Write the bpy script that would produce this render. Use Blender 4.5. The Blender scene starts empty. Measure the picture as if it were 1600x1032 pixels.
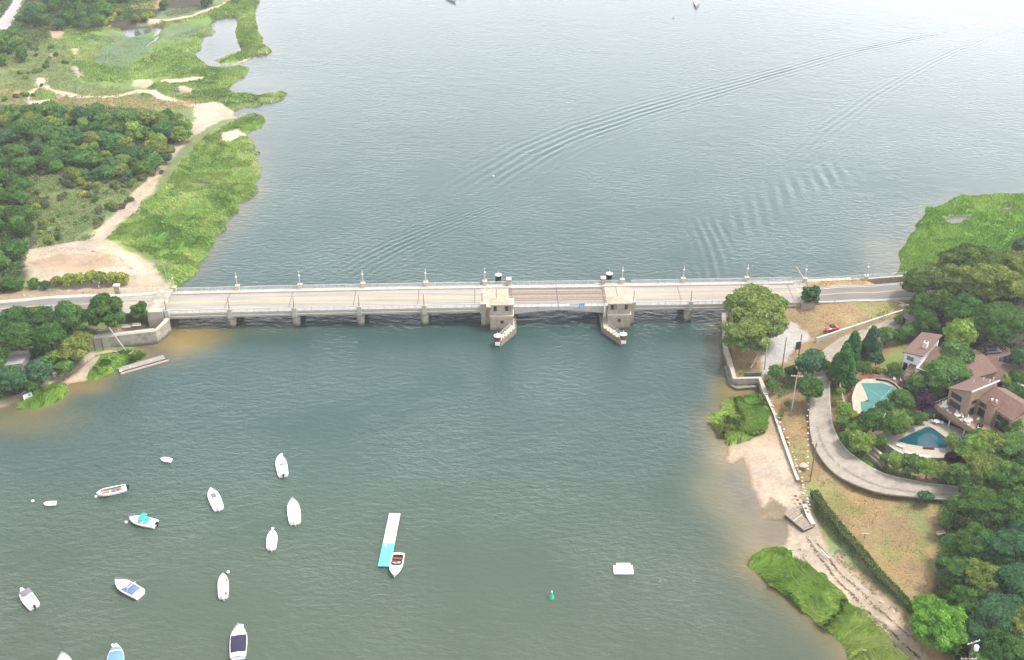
import bpy, math, random
import numpy as np
from mathutils import Vector, Matrix

# ------------------------------------------------------------------ camera, sky, sun
F = 1850.0; TH = math.radians(32.0); H = 178.0
SC = bpy.context.scene
cam = bpy.data.cameras.new('camera'); camo = bpy.data.objects.new('camera', cam)
SC.collection.objects.link(camo); SC.camera = camo
camo.location = (0, 0, H); camo.rotation_euler = (math.pi/2-TH, 0, 0)
cam.sensor_width = 36; cam.lens = 36*F/1600; cam.clip_end = 6000; cam.clip_start = 1
SC.render.resolution_x = 1024; SC.render.resolution_y = 660
SC.view_settings.view_transform = 'Standard'; SC.view_settings.look = 'None'
SC.view_settings.exposure = 0.60; SC.view_settings.gamma = 1
SUN_EL = math.radians(64); SUN_AZ = math.radians(84)     # azimuth measured from +Y towards +X
VEIL0 = 0.6; VEIL1 = 18.0
w = bpy.data.worlds.new("World"); SC.world = w; w.use_nodes = True
nt = w.node_tree; nt.nodes.clear()
wo = nt.nodes.new('ShaderNodeOutputWorld'); bg = nt.nodes.new('ShaderNodeBackground')
sky = nt.nodes.new('ShaderNodeTexSky'); sky.sky_type = 'NISHITA'; sky.sun_disc = False
sky.sun_elevation = SUN_EL; sky.sun_rotation = SUN_AZ; sky.dust_density = 6; sky.air_density = 1.3; sky.ozone_density = 1.2
hs = nt.nodes.new('ShaderNodeHueSaturation'); hs.inputs['Saturation'].default_value = 0.34; hs.inputs['Value'].default_value = 1.0
bg.inputs['Strength'].default_value = 0.15
# thin bright overcast: a pale veil over the whole sky, thickest low down and on the sun's side
tcw = nt.nodes.new('ShaderNodeTexCoord'); sep = nt.nodes.new('ShaderNodeSeparateXYZ'); nt.links.new(tcw.outputs['Generated'], sep.inputs[0])
def wmath(op, a, b=None):
    n = nt.nodes.new('ShaderNodeMath'); n.operation = op
    for i, v in enumerate((a, b)):
        if v is None: continue
        if isinstance(v, (int, float)): n.inputs[i].default_value = v
        else: nt.links.new(v, n.inputs[i])
    return n.outputs[0]
low = nt.nodes.new('ShaderNodeMapRange'); low.interpolation_type = 'SMOOTHSTEP'
low.inputs[1].default_value = .62; low.inputs[2].default_value = .22; low.inputs[3].default_value = 0; low.inputs[4].default_value = 1; nt.links.new(sep.outputs[2], low.inputs[0])
side = wmath('ADD', wmath('MULTIPLY', sep.outputs[0], .55), wmath('MULTIPLY', sep.outputs[1], .45))
side = wmath('ADD', .62, wmath('MULTIPLY', side, .42))
cn = nt.nodes.new('ShaderNodeTexNoise'); cn.inputs['Scale'].default_value = 2.2; cn.inputs['Detail'].default_value = 5; nt.links.new(tcw.outputs['Generated'], cn.inputs['Vector'])
veil = wmath('MULTIPLY', wmath('ADD', VEIL0, wmath('MULTIPLY', wmath('MULTIPLY', low.outputs[0], side), VEIL1)), wmath('ADD', .6, wmath('MULTIPLY', cn.outputs[0], .8)))
vc = nt.nodes.new('ShaderNodeVectorMath'); vc.operation = 'SCALE'; vc.inputs[0].default_value = (1.0, .99, 1.03); nt.links.new(veil, vc.inputs['Scale'])
va = nt.nodes.new('ShaderNodeVectorMath'); va.operation = 'ADD'; nt.links.new(hs.outputs[0], va.inputs[0]); nt.links.new(vc.outputs[0], va.inputs[1])
nt.links.new(sky.outputs[0], hs.inputs['Color']); nt.links.new(va.outputs[0], bg.inputs[0]); nt.links.new(bg.outputs[0], wo.inputs[0])
sl = bpy.data.lights.new('sun', 'SUN'); sl.energy = 2.3; sl.angle = math.radians(10); sl.color = (1, .95, .88)
so = bpy.data.objects.new('sun', sl); SC.collection.objects.link(so)
sd = Vector((math.sin(SUN_AZ)*math.cos(SUN_EL), math.cos(SUN_AZ)*math.cos(SUN_EL), math.sin(SUN_EL)))
so.rotation_euler = (-sd).to_track_quat('-Z', 'Y').to_euler()

rnd = random.Random(5); RNG = np.random.default_rng(7)
COL = SC.collection

def G(px, py, z=0.0):
    """real-world point at height z that the photograph shows at (px, py)"""
    u = (px-800)/F; v = (516-py)/F
    dy = math.cos(TH)+v*math.sin(TH); dz = -math.sin(TH)+v*math.cos(TH)
    t = (z-H)/dz
    return (u*t, dy*t)
def scale_at(x, y, z):
    return F/(y*math.cos(TH)-(z-H)*math.sin(TH))

# ------------------------------------------------------------------ numpy helpers
def vnoise(x, y, seed=0):
    xi = np.floor(x).astype(np.int64); yi = np.floor(y).astype(np.int64)
    fx = x-xi; fy = y-yi; fx = fx*fx*(3-2*fx); fy = fy*fy*(3-2*fy)
    def h(a, b):
        n = (a*374761393+b*668265263+seed*982451653) & 0xffffffff
        n = ((n ^ (n >> 13))*1274126177) & 0xffffffff
        return ((n ^ (n >> 16)) & 0xffff)/65535.0
    return (h(xi, yi)*(1-fx)+h(xi+1, yi)*fx)*(1-fy)+(h(xi, yi+1)*(1-fx)+h(xi+1, yi+1)*fx)*fy
def fbm(x, y, s, seed=0, o=4):
    r = 0; a = 0.5; t = 0
    for k in range(o):
        r = r+a*vnoise(x/s*2**k+17.3*k, y/s*2**k-9.1*k, seed+k); t += a; a *= .55
    return r/t
def inpoly(x, y, P):
    c = np.zeros(x.shape, bool); n = len(P)
    for i in range(n):
        x1, y1 = P[i]; x2, y2 = P[(i+1) % n]
        if y1 == y2: continue
        c ^= ((y1 > y) != (y2 > y)) & (x < (x2-x1)*(y-y1)/(y2-y1)+x1)
    return c
def segd(x, y, a, b):
    dx, dy = b[0]-a[0], b[1]-a[1]; L = dx*dx+dy*dy+1e-9
    t = np.clip(((x-a[0])*dx+(y-a[1])*dy)/L, 0, 1)
    return np.hypot(x-a[0]-t*dx, y-a[1]-t*dy)
def polyd(x, y, P):            # signed distance, positive inside
    d = np.full(x.shape, 1e9)
    for i in range(len(P)): d = np.minimum(d, segd(x, y, P[i], P[(i+1) % len(P)]))
    return np.where(inpoly(x, y, P), d, -d)
def sstep(a, b, x):
    t = np.clip((x-a)/(b-a), 0, 1); return t*t*(3-2*t)

# ------------------------------------------------------------------ terrain heights
CP = [ # left shore, north of the road
 (330,250,.6),(380,280,.5),(330,350,.5),(280,400,.6),(230,330,.8),(390,200,.5),(300,60,.5),(390,50,.6),(200,80,.6),(320,125,.7),(400,150,.5),
 (230,432,2.6),(235,415,1.6),(150,410,2.2),(100,400,2.4),(20,430,4),(0,350,3),(100,300,2.5),(50,230,2.5),(200,210,2),(0,150,2.5),(100,100,1.5),(0,60,3),
 (100,20,3),(200,20,2.5),(300,15,1.5),(350,165,.9),(270,230,1.2),(150,365,1.6),(60,455,4.6),(130,455,4.7),(210,452,4.5),
 (0,482,5),(60,479,5),(130,477,5),(200,476,5),(258,474,5),(-80,492,5),(-200,500,5),(-200,300,3),(-200,100,3),(-200,650,3),(100,-60,3),
 (240,505,4.6),(200,512,4.5),(160,518,4.4),(150,556,1.1),(190,550,.9),(100,590,.9),(110,570,1.8),(50,590,2),(0,600,2.2),(50,540,4),(0,540,4.2),(100,530,3.8),(20,620,.7),
 # right shore
 (1450,380,.5),(1500,330,.5),(1580,330,.5),(1600,395,.6),(1540,420,1),(1600,428,3),(1430,425,1.2),
 (1180,452,5.9),(1180,474,5.8),(1250,462,5.8),(1330,458,5.9),(1400,455,6),(1500,450,7),(1600,440,8),(1700,430,9),(1257,440,5.6),(1352,436,5.7),
 (1300,485,5.4),(1250,495,4.6),(1225,510,3.8),(1240,530,3.1),(1160,560,2.3),(1200,545,2.6),(1260,545,2.9),(1345,488,5.4),
 (1296,521,4.6),(1340,507,5),(1385,491,5.5),(1302,541,2.9),(1345,524,3.3),(1385,511,3.9),(1420,497,5),
 (1290,548,3),(1275,600,3),(1275,660,3),(1300,710,3.4),(1370,750,4),(1440,765,4.6),(1490,772,5.2),(1560,775,6),
 (1220,650,2.5),(1240,720,2.4),(1210,600,2.5),(1185,580,2.3),(1200,700,.55),(1165,650,.3),(1200,780,.45),(1255,820,1),(1300,900,1.1),(1350,960,1.2),(1420,1020,1.4),
 (1263,760,1.8),(1330,790,4),(1400,850,4.5),(1420,920,4.2),(1295,815,2.6),(1350,880,3),(1410,945,3.2),(1450,800,5),(1520,800,6.5),(1550,900,6.5),(1600,1000,6),(1480,1000,3),(1650,700,9),(1700,900,9),
 (1440,690,6),(1390,690,6),(1490,705,6),(1465,700,6),(1350,722,4.1),(1370,620,6.3),(1335,640,6),(1320,600,4.4),(1345,600,6),(1400,600,6.5),
 (1530,660,7.5),(1440,580,8),(1550,570,8.6),(1600,600,9.2),(1600,520,10),(1500,490,8),(1450,520,6.2),(1550,545,8.8),(1480,735,5.6),(1500,1100,3),(1700,1100,7),(1800,500,12)]
CPW = np.array([(*G(a, b, z), z) for a, b, z in CP])
def rbf(x, y):
    sh = x.shape; x = x.ravel(); y = y.ravel(); out = np.empty_like(x)
    for s in range(0, len(x), 40000):
        xx = x[s:s+40000, None]; yy = y[s:s+40000, None]
        d2 = (xx-CPW[None, :, 0])**2+(yy-CPW[None, :, 1])**2
        wt = 1/(d2+4.0)**1.7
        out[s:s+40000] = (wt*CPW[None, :, 2]).sum(1)/wt.sum(1)
    return out.reshape(sh)
M_, B_, W_ = .55, .11, 5.0
LEFT = [(405,-260,M_),(404,5,M_),(398,20,M_),(400,35,M_),(403,50,M_),(410,60,M_),(408,68,M_),(425,80,M_),(418,85,M_),(395,88,B_),(385,96,B_),(365,102,B_),(345,101,B_),(332,95,B_),
 (345,91,M_),(362,84,M_),(375,83,M_),(377,75,M_),(371,66,M_),(368,50,M_),(372,40,M_),(373,33,M_),(365,27,M_),(352,27,M_),(340,29,M_),(330,35,M_),(325,40,M_),(338,50,M_),(333,56,M_),(313,58,M_),(317,64,M_),(312,70,M_),(315,75,M_),(304,82,M_),(312,95,M_),(318,98,M_),(322,104,M_),(335,107,M_),(355,107,M_),(375,104,M_),(389,107,M_),(384,118,M_),(368,128,M_),(353,140,M_),(365,147,M_),(385,148,M_),
 (397,149,M_),(402,151,M_),(410,150,M_),(414,145,M_),(426,145,M_),(430,148,M_),(437,142,M_),(448,147,M_),(440,155,M_),(425,162,M_),(415,161,M_),(400,166,M_),(380,170,B_),(367,174,B_),(368,182,B_),(375,184,M_),(395,179,M_),(412,182,M_),(416,191,M_),(408,200,M_),(392,204,M_),(384,212,M_),(396,225,M_),(398,238,M_),(408,239,M_),(399,244,M_),(405,258,M_),(408,272,M_),(400,285,M_),(402,300,M_),(392,310,M_),(372,318,M_),(373,330,M_),(357,343,M_),(350,362,M_),(335,370,M_),(336,382,M_),(325,392,M_),(326,402,M_),(309,412,M_),(312,422,M_),(297,436,M_),(283,441,W_),
 (276,455,W_),(266,500,W_),(262,518,W_),(250,537,W_),(212,541,B_),(225,547,M_),(229,556,M_),(205,569,M_),(182,578,M_),(165,590,M_),(145,597,M_),(128,598,B_),(107,601,M_),(108,615,M_),(90,630,M_),(60,640,M_),(34,639,M_),(28,629,B_),(0,637,B_),(-80,658,B_),(-300,700,B_),(-1200,700,B_),(-1200,-260,B_)]
RIGHT = [(2200,305,M_),(1600,305,M_),(1560,305,M_),(1520,308,M_),(1502,307,M_),(1489,312,M_),(1478,320,M_),(1460,328,M_),(1446,325,M_),(1443,338,M_),(1438,346,M_),(1431,352,M_),(1433,362,M_),(1420,368,M_),(1416,381,M_),(1404,396,M_),(1409,410,M_),(1407,422,M_),
 (1398,432,M_),(1390,452,W_),(1352,458,W_),(1300,461,W_),(1257,463,W_),(1170,466,W_),(1150,474,W_),(1136,500,W_),(1134,540,W_),(1138,564,W_),(1144,600,W_),(1150,605,W_),(1185,604,W_),(1192,622,W_),(1180,618,B_),(1150,620,M_),(1137,632,M_),(1128,650,M_),(1110,660,M_),(1120,672,M_),(1124,682,M_),(1138,684,M_),(1150,678,B_),(1138,688,B_),
 (1135,700,B_),(1130,715,B_),(1137,724,B_),(1146,726,B_),(1160,718,B_),(1166,730,B_),(1170,748,B_),(1180,775,B_),(1191,811,B_),(1205,815,B_),(1227,815,B_),(1229,835,B_),(1224,853,B_),(1205,855,M_),(1195,856,M_),(1180,870,M_),(1166,884,M_),(1182,895,M_),(1205,913,M_),(1220,920,M_),(1248,945,M_),(1265,960,M_),(1290,985,M_),(1310,1000,M_),(1326,1032,M_),(1350,1080,M_),(1400,1200,M_),(2200,1200,M_)]
HOLES = [[(186,47),(200,44),(225,41),(243,41),(257,44),(250,48),(247,55),(240,56),(241,48),(222,55),(205,59),(195,55)],
         [(228,72),(240,62),(247,55),(250,56),(243,64),(230,74)],
         [(294,284),(315,283),(336,287),(320,290),(300,288)],
         [(270,141),(280,142),(290,147),(280,149),(272,146)],
         [(1474,344),(1482,337),(1500,336),(1515,337),(1511,343),(1503,350),(1490,351),(1480,348)],
         [(1541,326),(1562,327),(1568,321),(1584,320),(1576,327),(1562,329)]]
LW = [G(a, b) for a, b, s in LEFT]; LS = [s for a, b, s in LEFT]
RW = [G(a, b) for a, b, s in RIGHT]; RS = [s for a, b, s in RIGHT]
HW = [[G(a, b, .2) for a, b in h] for h in HOLES]
def shore(x, y, PW, PS):
    """height cap rising from the shoreline, and distance to it"""
    cap = np.full(x.shape, 1e9); d = np.full(x.shape, 1e9)
    for i in range(len(PW)):
        dd = segd(x, y, PW[i], PW[(i+1) % len(PW)])
        cap = np.minimum(cap, dd*PS[i]); d = np.minimum(d, dd)
    ins = inpoly(x, y, PW)
    return np.where(ins, cap, -d*.25), np.where(ins, d, -d)
RIGHT_POOLS = []
def th(x, y):
    x = np.asarray(x, float); y = np.asarray(y, float)
    wx = x+1.6*(fbm(x, y, 4, 31, 3)-.5); wy = y+1.6*(fbm(x, y, 4, 41, 3)-.5)
    c1, d1 = shore(wx, wy, LW, LS); c2, d2 = shore(wx, wy, RW, RS)
    c = np.where(x < 0, c1, c2); d = np.where(x < 0, d1, d2)
    h = np.where(c > 0, np.minimum(c, rbf(x, y)), np.maximum(c, -3))
    for P in HW:
        xs = [p[0] for p in P]; ys = [p[1] for p in P]
        m = (x > min(xs)-3) & (x < max(xs)+3) & (y > min(ys)-3) & (y < max(ys)+3)
        if m.any():
            sdv = polyd(wx[m], wy[m], P); h[m] = np.minimum(h[m], -sdv*.5)
    return h, d
def th1(x, y):
    h, d = th(np.array([x]), np.array([y])); return float(h[0])
def rb1(x, y): return float(rbf(np.array([x]), np.array([y]))[0])
def GT(px, py, dz=0.0, rb=False):
    z = 3.0; f = rb1 if rb else th1
    for k in range(6):
        x, y = G(px, py, z+dz); z = .3*z+.7*max(f(x, y), 0)
    x, y = G(px, py, z+dz); return (x, y, z)

# ------------------------------------------------------------------ materials
def lin(c): return tuple(((v/255+.055)/1.055)**2.4 if v/255 > .04045 else v/255/12.92 for v in c)
MATS = {}
def mat(name, col, rough=.8, var=.15, sc=3.0, metal=0., bump=0., sc2=None, spec=.3, coat=0., dark=None, stretch=None, tide=None):
    if name in MATS: return MATS[name]
    m = bpy.data.materials.new(name); m.use_nodes = True; n = m.node_tree; p = n.nodes['Principled BSDF']
    tc = n.nodes.new('ShaderNodeNewGeometry')
    no = n.nodes.new('ShaderNodeTexNoise'); no.inputs['Scale'].default_value = 1/sc; no.inputs['Detail'].default_value = 6; no.inputs['Roughness'].default_value = .65
    if stretch:
        mp = n.nodes.new('ShaderNodeMapping'); mp.inputs['Scale'].default_value = stretch; n.links.new(tc.outputs['Position'], mp.inputs['Vector']); n.links.new(mp.outputs[0], no.inputs['Vector'])
    else: n.links.new(tc.outputs['Position'], no.inputs['Vector'])
    r = n.nodes.new('ShaderNodeValToRGB'); r.color_ramp.elements[0].position = .3; r.color_ramp.elements[1].position = .7
    d = dark if dark else tuple(c*(1-var) for c in col)
    r.color_ramp.elements[0].color = (*d, 1); r.color_ramp.elements[1].color = (*[min(1, c*(1+var*.7)) for c in col], 1)
    n.links.new(no.outputs['Fac'], r.inputs[0]); n.links.new(r.outputs[0], p.inputs['Base Color'])
    if tide:
        sp = n.nodes.new('ShaderNodeSeparateXYZ'); n.links.new(tc.outputs['Position'], sp.inputs[0])
        ad = n.nodes.new('ShaderNodeMath'); ad.operation = 'MULTIPLY_ADD'; ad.inputs[1].default_value = 1.1; n.links.new(no.outputs['Fac'], ad.inputs[0]); n.links.new(sp.outputs[2], ad.inputs[2])
        mr = n.nodes.new('ShaderNodeMapRange'); mr.inputs[1].default_value = .9; mr.inputs[2].default_value = 1.8; mr.inputs[3].default_value = 1; mr.inputs[4].default_value = 0; n.links.new(ad.outputs[0], mr.inputs[0])
        mt = n.nodes.new('ShaderNodeMix'); mt.data_type = 'RGBA'; mt.inputs[7].default_value = (*tide, 1); n.links.new(mr.outputs[0], mt.inputs[0]); n.links.new(r.outputs[0], mt.inputs[6]); n.links.new(mt.outputs[2], p.inputs['Base Color'])
    p.inputs['Roughness'].default_value = rough; p.inputs['Metallic'].default_value = metal
    p.inputs['Specular IOR Level'].default_value = spec; p.inputs['Coat Weight'].default_value = coat
    if bump:
        b = n.nodes.new('ShaderNodeBump'); b.inputs['Strength'].default_value = bump; b.inputs['Distance'].default_value = .05
        n2 = n.nodes.new('ShaderNodeTexNoise'); n2.inputs['Scale'].default_value = 4; n2.inputs['Detail'].default_value = 6
        n.links.new(tc.outputs['Position'], n2.inputs['Vector']); n.links.new(n2.outputs[0], b.inputs['Height']); n.links.new(b.outputs[0], p.inputs['Normal'])
    MATS[name] = m; return m
concrete = mat('concrete', (.36,.33,.275), .9, .2, 5, bump=.3)
concrete_dk = mat('weathered_concrete', (.30,.275,.23), .95, .4, 2.0, bump=.4, tide=(.09,.085,.06))
deckm = mat('deck_concrete', (.285,.262,.23), .9, .3, 1.0, stretch=(.035,.9,1))
walk = mat('sidewalk_concrete', (.37,.35,.31), .9, .2, 1.5)
stone = mat('tower_stone', (.34,.29,.225), .9, .28, 1.2, bump=.4, tide=(.12,.10,.07))
stone_lt = mat('stone_trim', (.46,.41,.33), .9, .1, 2)
rooft = mat('tower_roof', (.36,.325,.25), .85, .22, .8, bump=.5)
girder = mat('painted_girder', (.42,.42,.39), .6, .18, 2.2)
grating = mat('steel_grating', (.14,.115,.105), .7, .2, .8)
grating2 = mat('worn_grating', (.27,.22,.17), .7, .2, .8)
railm = mat('rail_metal', (.52,.53,.53), .5, .12, 2, .2)
joint = mat('deck_joint', (.16,.12,.10), .9, .2, 1)
yellow = mat('yellow_paint', (.50,.33,.13), .8, .25, .8)
whitep = mat('white_paint', (.66,.65,.62), .6, .12, 1)
asph = mat('asphalt', (.155,.15,.145), .92, .2, 1, stretch=(.05,.8,1))
asph2 = mat('old_asphalt', (.285,.252,.212), .95, .28, 2)
gravel = mat('gravel', (.30,.29,.275), .95, .25, 2)
glassd = mat('dark_glass', (.03,.035,.04), .12, .2, .5, spec=.6)
timber = mat('weathered_timber', (.24,.20,.155), .9, .3, .6, bump=.4)
timber_lt = mat('bleached_timber', (.46,.41,.34), .9, .22, .5)
timber_dk = mat('dark_timber', (.08,.055,.04), .9, .3, .7)
rust = mat('rusty_brown', (.13,.05,.035), .8, .3, .5)
gel = mat('white_gelcoat', (.76,.76,.75), .25, .03, 2, spec=.5)
gel2 = mat('cockpit_liner', (.66,.63,.56), .5, .08, 1)
navy = mat('navy_canvas', (.025,.024,.055), .85, .2, .6)
blue = mat('blue_canvas', (.12,.24,.50), .8, .15, .6)
slate = mat('slate_blue_canvas', (.11,.15,.25), .85, .15, .6)
grey = mat('grey_canvas', (.16,.15,.17), .85, .15, .6)
teal = mat('teal_canvas', (.01,.38,.36), .8, .12, .6)
black = mat('black_plastic', (.015,.015,.018), .4, .2, .5)
redv = mat('dark_red_vinyl', (.20,.07,.06), .6, .3, .6)
orange = mat('orange_paint', (.5,.13,.05), .6, .2, .5)
chrome = mat('stainless_tube', (.6,.6,.62), .25, .05, 1, .9)
redcar = mat('red_car_paint', (.55,.012,.025), .3, .05, 1, coat=.6, spec=.5)
darkcar = mat('dark_car_paint', (.035,.04,.045), .3, .05, 1, coat=.6, spec=.5)
blackcar = mat('black_car_paint', (.012,.013,.02), .3, .05, 1, coat=.6, spec=.5)
tyre = mat('tyre_rubber', (.02,.02,.02), .9, .1, 1)
rock = mat('rock', (.42,.36,.30), .95, .25, .7, bump=.6)
shingle = mat('roof_shingles', (.145,.088,.070), .92, .25, .7, bump=.5)
cedar = mat('cedar_siding', (.28,.20,.14), .85, .18, 1.2, bump=.3)
bark = mat('bark', (.10,.08,.06), .95, .3, .5)
dockblue = mat('blue_deck_paint', (.10,.46,.70), .6, .12, 1)
seagreen = mat('green_buoy_paint', (.03,.42,.30), .5, .1, .5)
poolcover = mat('green_pool_cover', (.045,.155,.145), .7, .12, 2)
flag = mat('pool_paving', (.34,.305,.25), .9, .15, 1.5)
mulch = mat('bark_mulch', (.22,.10,.06), .95, .35, 1)
brickm = mat('brick_paving', (.13,.082,.066), .95, .2, .8)
signblue = mat('sign_blue', (.06,.33,.68), .5, .05, 1)
inkg = mat('faded_lettering', (.25,.25,.27), .8, .1, 1)
redink = mat('red_lettering', (.50,.10,.08), .8, .1, 1)

def attr_mat(name, rough=.9, bump=.5, bsc=1.2, var=.3, vsc=.9):
    m = bpy.data.materials.new(name); m.use_nodes = True; n = m.node_tree; p = n.nodes['Principled BSDF']
    a = n.nodes.new('ShaderNodeAttribute'); a.attribute_name = 'Col'
    g = n.nodes.new('ShaderNodeNewGeometry')
    no = n.nodes.new('ShaderNodeTexNoise'); no.inputs['Scale'].default_value = vsc; no.inputs['Detail'].default_value = 8; no.inputs['Roughness'].default_value = .7
    n.links.new(g.outputs['Position'], no.inputs['Vector'])
    mr = n.nodes.new('ShaderNodeMapRange'); mr.inputs[1].default_value = .3; mr.inputs[2].default_value = .7; mr.inputs[3].default_value = 1-var; mr.inputs[4].default_value = 1+var
    n.links.new(no.outputs['Fac'], mr.inputs[0])
    mx = n.nodes.new('ShaderNodeVectorMath'); mx.operation = 'SCALE'
    n.links.new(a.outputs['Color'], mx.inputs[0]); n.links.new(mr.outputs[0], mx.inputs['Scale']); n.links.new(mx.outputs[0], p.inputs['Base Color'])
    p.inputs['Roughness'].default_value = rough; p.inputs['Specular IOR Level'].default_value = .2
    b = n.nodes.new('ShaderNodeBump'); b.inputs['Strength'].default_value = bump; b.inputs['Distance'].default_value = .3
    n2 = n.nodes.new('ShaderNodeTexNoise'); n2.inputs['Scale'].default_value = bsc; n2.inputs['Detail'].default_value = 5
    n.links.new(g.outputs['Position'], n2.inputs['Vector']); n.links.new(n2.outputs[0], b.inputs['Height']); n.links.new(b.outputs[0], p.inputs['Normal'])
    return m
def leaf_mat(name, use_obj=True):
    m = bpy.data.materials.new(name); m.use_nodes = True; n = m.node_tree; n.nodes.remove(n.nodes['Principled BSDF'])
    out = n.nodes['Material Output']
    a = n.nodes.new('ShaderNodeAttribute'); a.attribute_name = 'Col'
    mx = n.nodes.new('ShaderNodeMix'); mx.data_type = 'RGBA'; mx.blend_type = 'MULTIPLY'; mx.inputs[0].default_value = 1
    if use_obj:
        o = n.nodes.new('ShaderNodeObjectInfo'); n.links.new(o.outputs['Color'], mx.inputs[7])
    else: mx.inputs[7].default_value = (1, 1, 1, 1)
    n.links.new(a.outputs['Color'], mx.inputs[6])
    d = n.nodes.new('ShaderNodeBsdfDiffuse'); t = n.nodes.new('ShaderNodeBsdfTranslucent'); ms = n.nodes.new('ShaderNodeMixShader'); ms.inputs[0].default_value = .28
    n.links.new(mx.outputs[2], d.inputs[0]); n.links.new(mx.outputs[2], t.inputs[0])
    n.links.new(d.outputs[0], ms.inputs[1]); n.links.new(t.outputs[0], ms.inputs[2]); n.links.new(ms.outputs[0], out.inputs[0])
    return m
LEAF = leaf_mat('leaves'); BLADE = leaf_mat('grass_blades', False)

# ------------------------------------------------------------------ object helpers
def tag(o, label=None, cat=None, group=None, kind=None):
    if label: o['label'] = label
    if cat: o['category'] = cat
    if group: o['group'] = group
    if kind: o['kind'] = kind
    return o
def thing(name, label, cat, loc=(0,0,0), rz=0, group=None):
    o = bpy.data.objects.new(name, None); o.empty_display_size = .5; COL.objects.link(o)
    o.location = loc; o.rotation_euler = (0, 0, rz); return tag(o, label, cat, group)
class MB:
    def __init__(s): s.v = []; s.f = []; s.m = []; s.mats = []
    def mi(s, m):
        if m not in s.mats: s.mats.append(m)
        return s.mats.index(m)
    def poly(s, pts, m):
        b = len(s.v); s.v += [tuple(p) for p in pts]; s.f.append(tuple(range(b, b+len(pts)))); s.m.append(s.mi(m)); return s
    def hexa(s, P, m):      # 8 corners: bottom 4 ccw, top 4 ccw
        b = len(s.v); s.v += [tuple(p) for p in P]; k = s.mi(m)
        for q in ((3,2,1,0),(4,5,6,7),(0,1,5,4),(1,2,6,5),(2,3,7,6),(3,0,4,7)): s.f.append(tuple(b+i for i in q)); s.m.append(k)
        return s
    def box(s, x0, x1, y0, y1, z0, z1, m, rz=0, c=(0,0)):
        P = [(x0,y0,z0),(x1,y0,z0),(x1,y1,z0),(x0,y1,z0),(x0,y0,z1),(x1,y0,z1),(x1,y1,z1),(x0,y1,z1)]
        if rz:
            cs, sn = math.cos(rz), math.sin(rz)
            P = [(c[0]+(x-c[0])*cs-(y-c[1])*sn, c[1]+(x-c[0])*sn+(y-c[1])*cs, z) for x, y, z in P]
        return s.hexa(P, m)
    def prism(s, pts, z0, z1, m):      # pts ccw
        b = len(s.v); n = len(pts); k = s.mi(m)
        f0 = z0 if callable(z0) else (lambda i: z0); f1 = z1 if callable(z1) else (lambda i: z1)
        s.v += [(p[0], p[1], f0(i)) for i, p in enumerate(pts)]+[(p[0], p[1], f1(i)) for i, p in enumerate(pts)]
        s.f.append(tuple(b+i for i in range(n-1, -1, -1))); s.f.append(tuple(b+n+i for i in range(n))); s.m += [k, k]
        for i in range(n):
            j = (i+1) % n; s.f.append((b+i, b+j, b+n+j, b+n+i)); s.m.append(k)
        return s
    def tube(s, pts, r, m, n=6, r1=None):
        pts = [Vector(p) for p in pts]; k = s.mi(m); b0 = len(s.v); L = len(pts)
        for i, p in enumerate(pts):
            d = (pts[min(i+1, L-1)]-pts[max(i-1, 0)]).normalized()
            a = d.orthogonal().normalized() if abs(d.z) < .9 else d.cross(Vector((0, 1, 0))).normalized()
            c = d.cross(a); rr = r if r1 is None else r+(r1-r)*i/(L-1)
            for j in range(n):
                t = 2*math.pi*j/n; s.v.append(tuple(p+a*math.cos(t)*rr+c*math.sin(t)*rr))
        for i in range(L-1):
            for j in range(n):
                q = b0+i*n; j2 = (j+1) % n; s.f.append((q+j, q+j2, q+n+j2, q+n+j)); s.m.append(k)
        s.f.append(tuple(b0+j for j in range(n-1, -1, -1))); s.f.append(tuple(b0+(L-1)*n+j for j in range(n))); s.m += [k, k]
        return s
    def lathe(s, prof, c, m, n=12, sx=1, sy=1):   # prof [(r,z)]
        b = len(s.v); k = s.mi(m)
        for r, z in prof:
            for j in range(n):
                t = 2*math.pi*j/n; s.v.append((c[0]+r*sx*math.cos(t), c[1]+r*sy*math.sin(t), c[2]+z))
        for i in range(len(prof)-1):
            for j in range(n):
                j2 = (j+1) % n; q = b+i*n; s.f.append((q+j, q+j2, q+n+j2, q+n+j)); s.m.append(k)
        s.f.append(tuple(b+j for j in range(n-1, -1, -1))); s.f.append(tuple(b+(len(prof)-1)*n+j for j in range(n))); s.m += [k, k]
        return s
    def sph(s, c, r, m, n=10, q=6, sz=1.):
        return s.lathe([(max(.001, r*math.sin(math.pi*i/q)), -r*sz*math.cos(math.pi*i/q)) for i in range(q+1)], c, m, n)
    def grid(s, rows, m):    # rows of points
        b = len(s.v); k = s.mi(m); n = len(rows[0])
        for r in rows: s.v += [tuple(p) for p in r]
        for i in range(len(rows)-1):
            for j in range(n-1):
                q = b+i*n+j; s.f.append((q, q+1, q+n+1, q+n)); s.m.append(k)
        return s
    def build(s, name, parent=None, smooth=False, loc=None, bevel=0):
        me = bpy.data.meshes.new(name); me.from_pydata(s.v, [], s.f); me.update()
        for m in s.mats: me.materials.append(m)
        me.polygons.foreach_set('material_index', s.m)
        if smooth: me.polygons.foreach_set('use_smooth', [True]*len(s.f))
        o = bpy.data.objects.new(name, me); COL.objects.link(o)
        if parent: o.parent = parent
        if loc: o.location = loc
        if bevel:
            b = o.modifiers.new('bevel', 'BEVEL'); b.width = bevel; b.segments = 2; b.limit_method = 'ANGLE'
        return o
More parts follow.
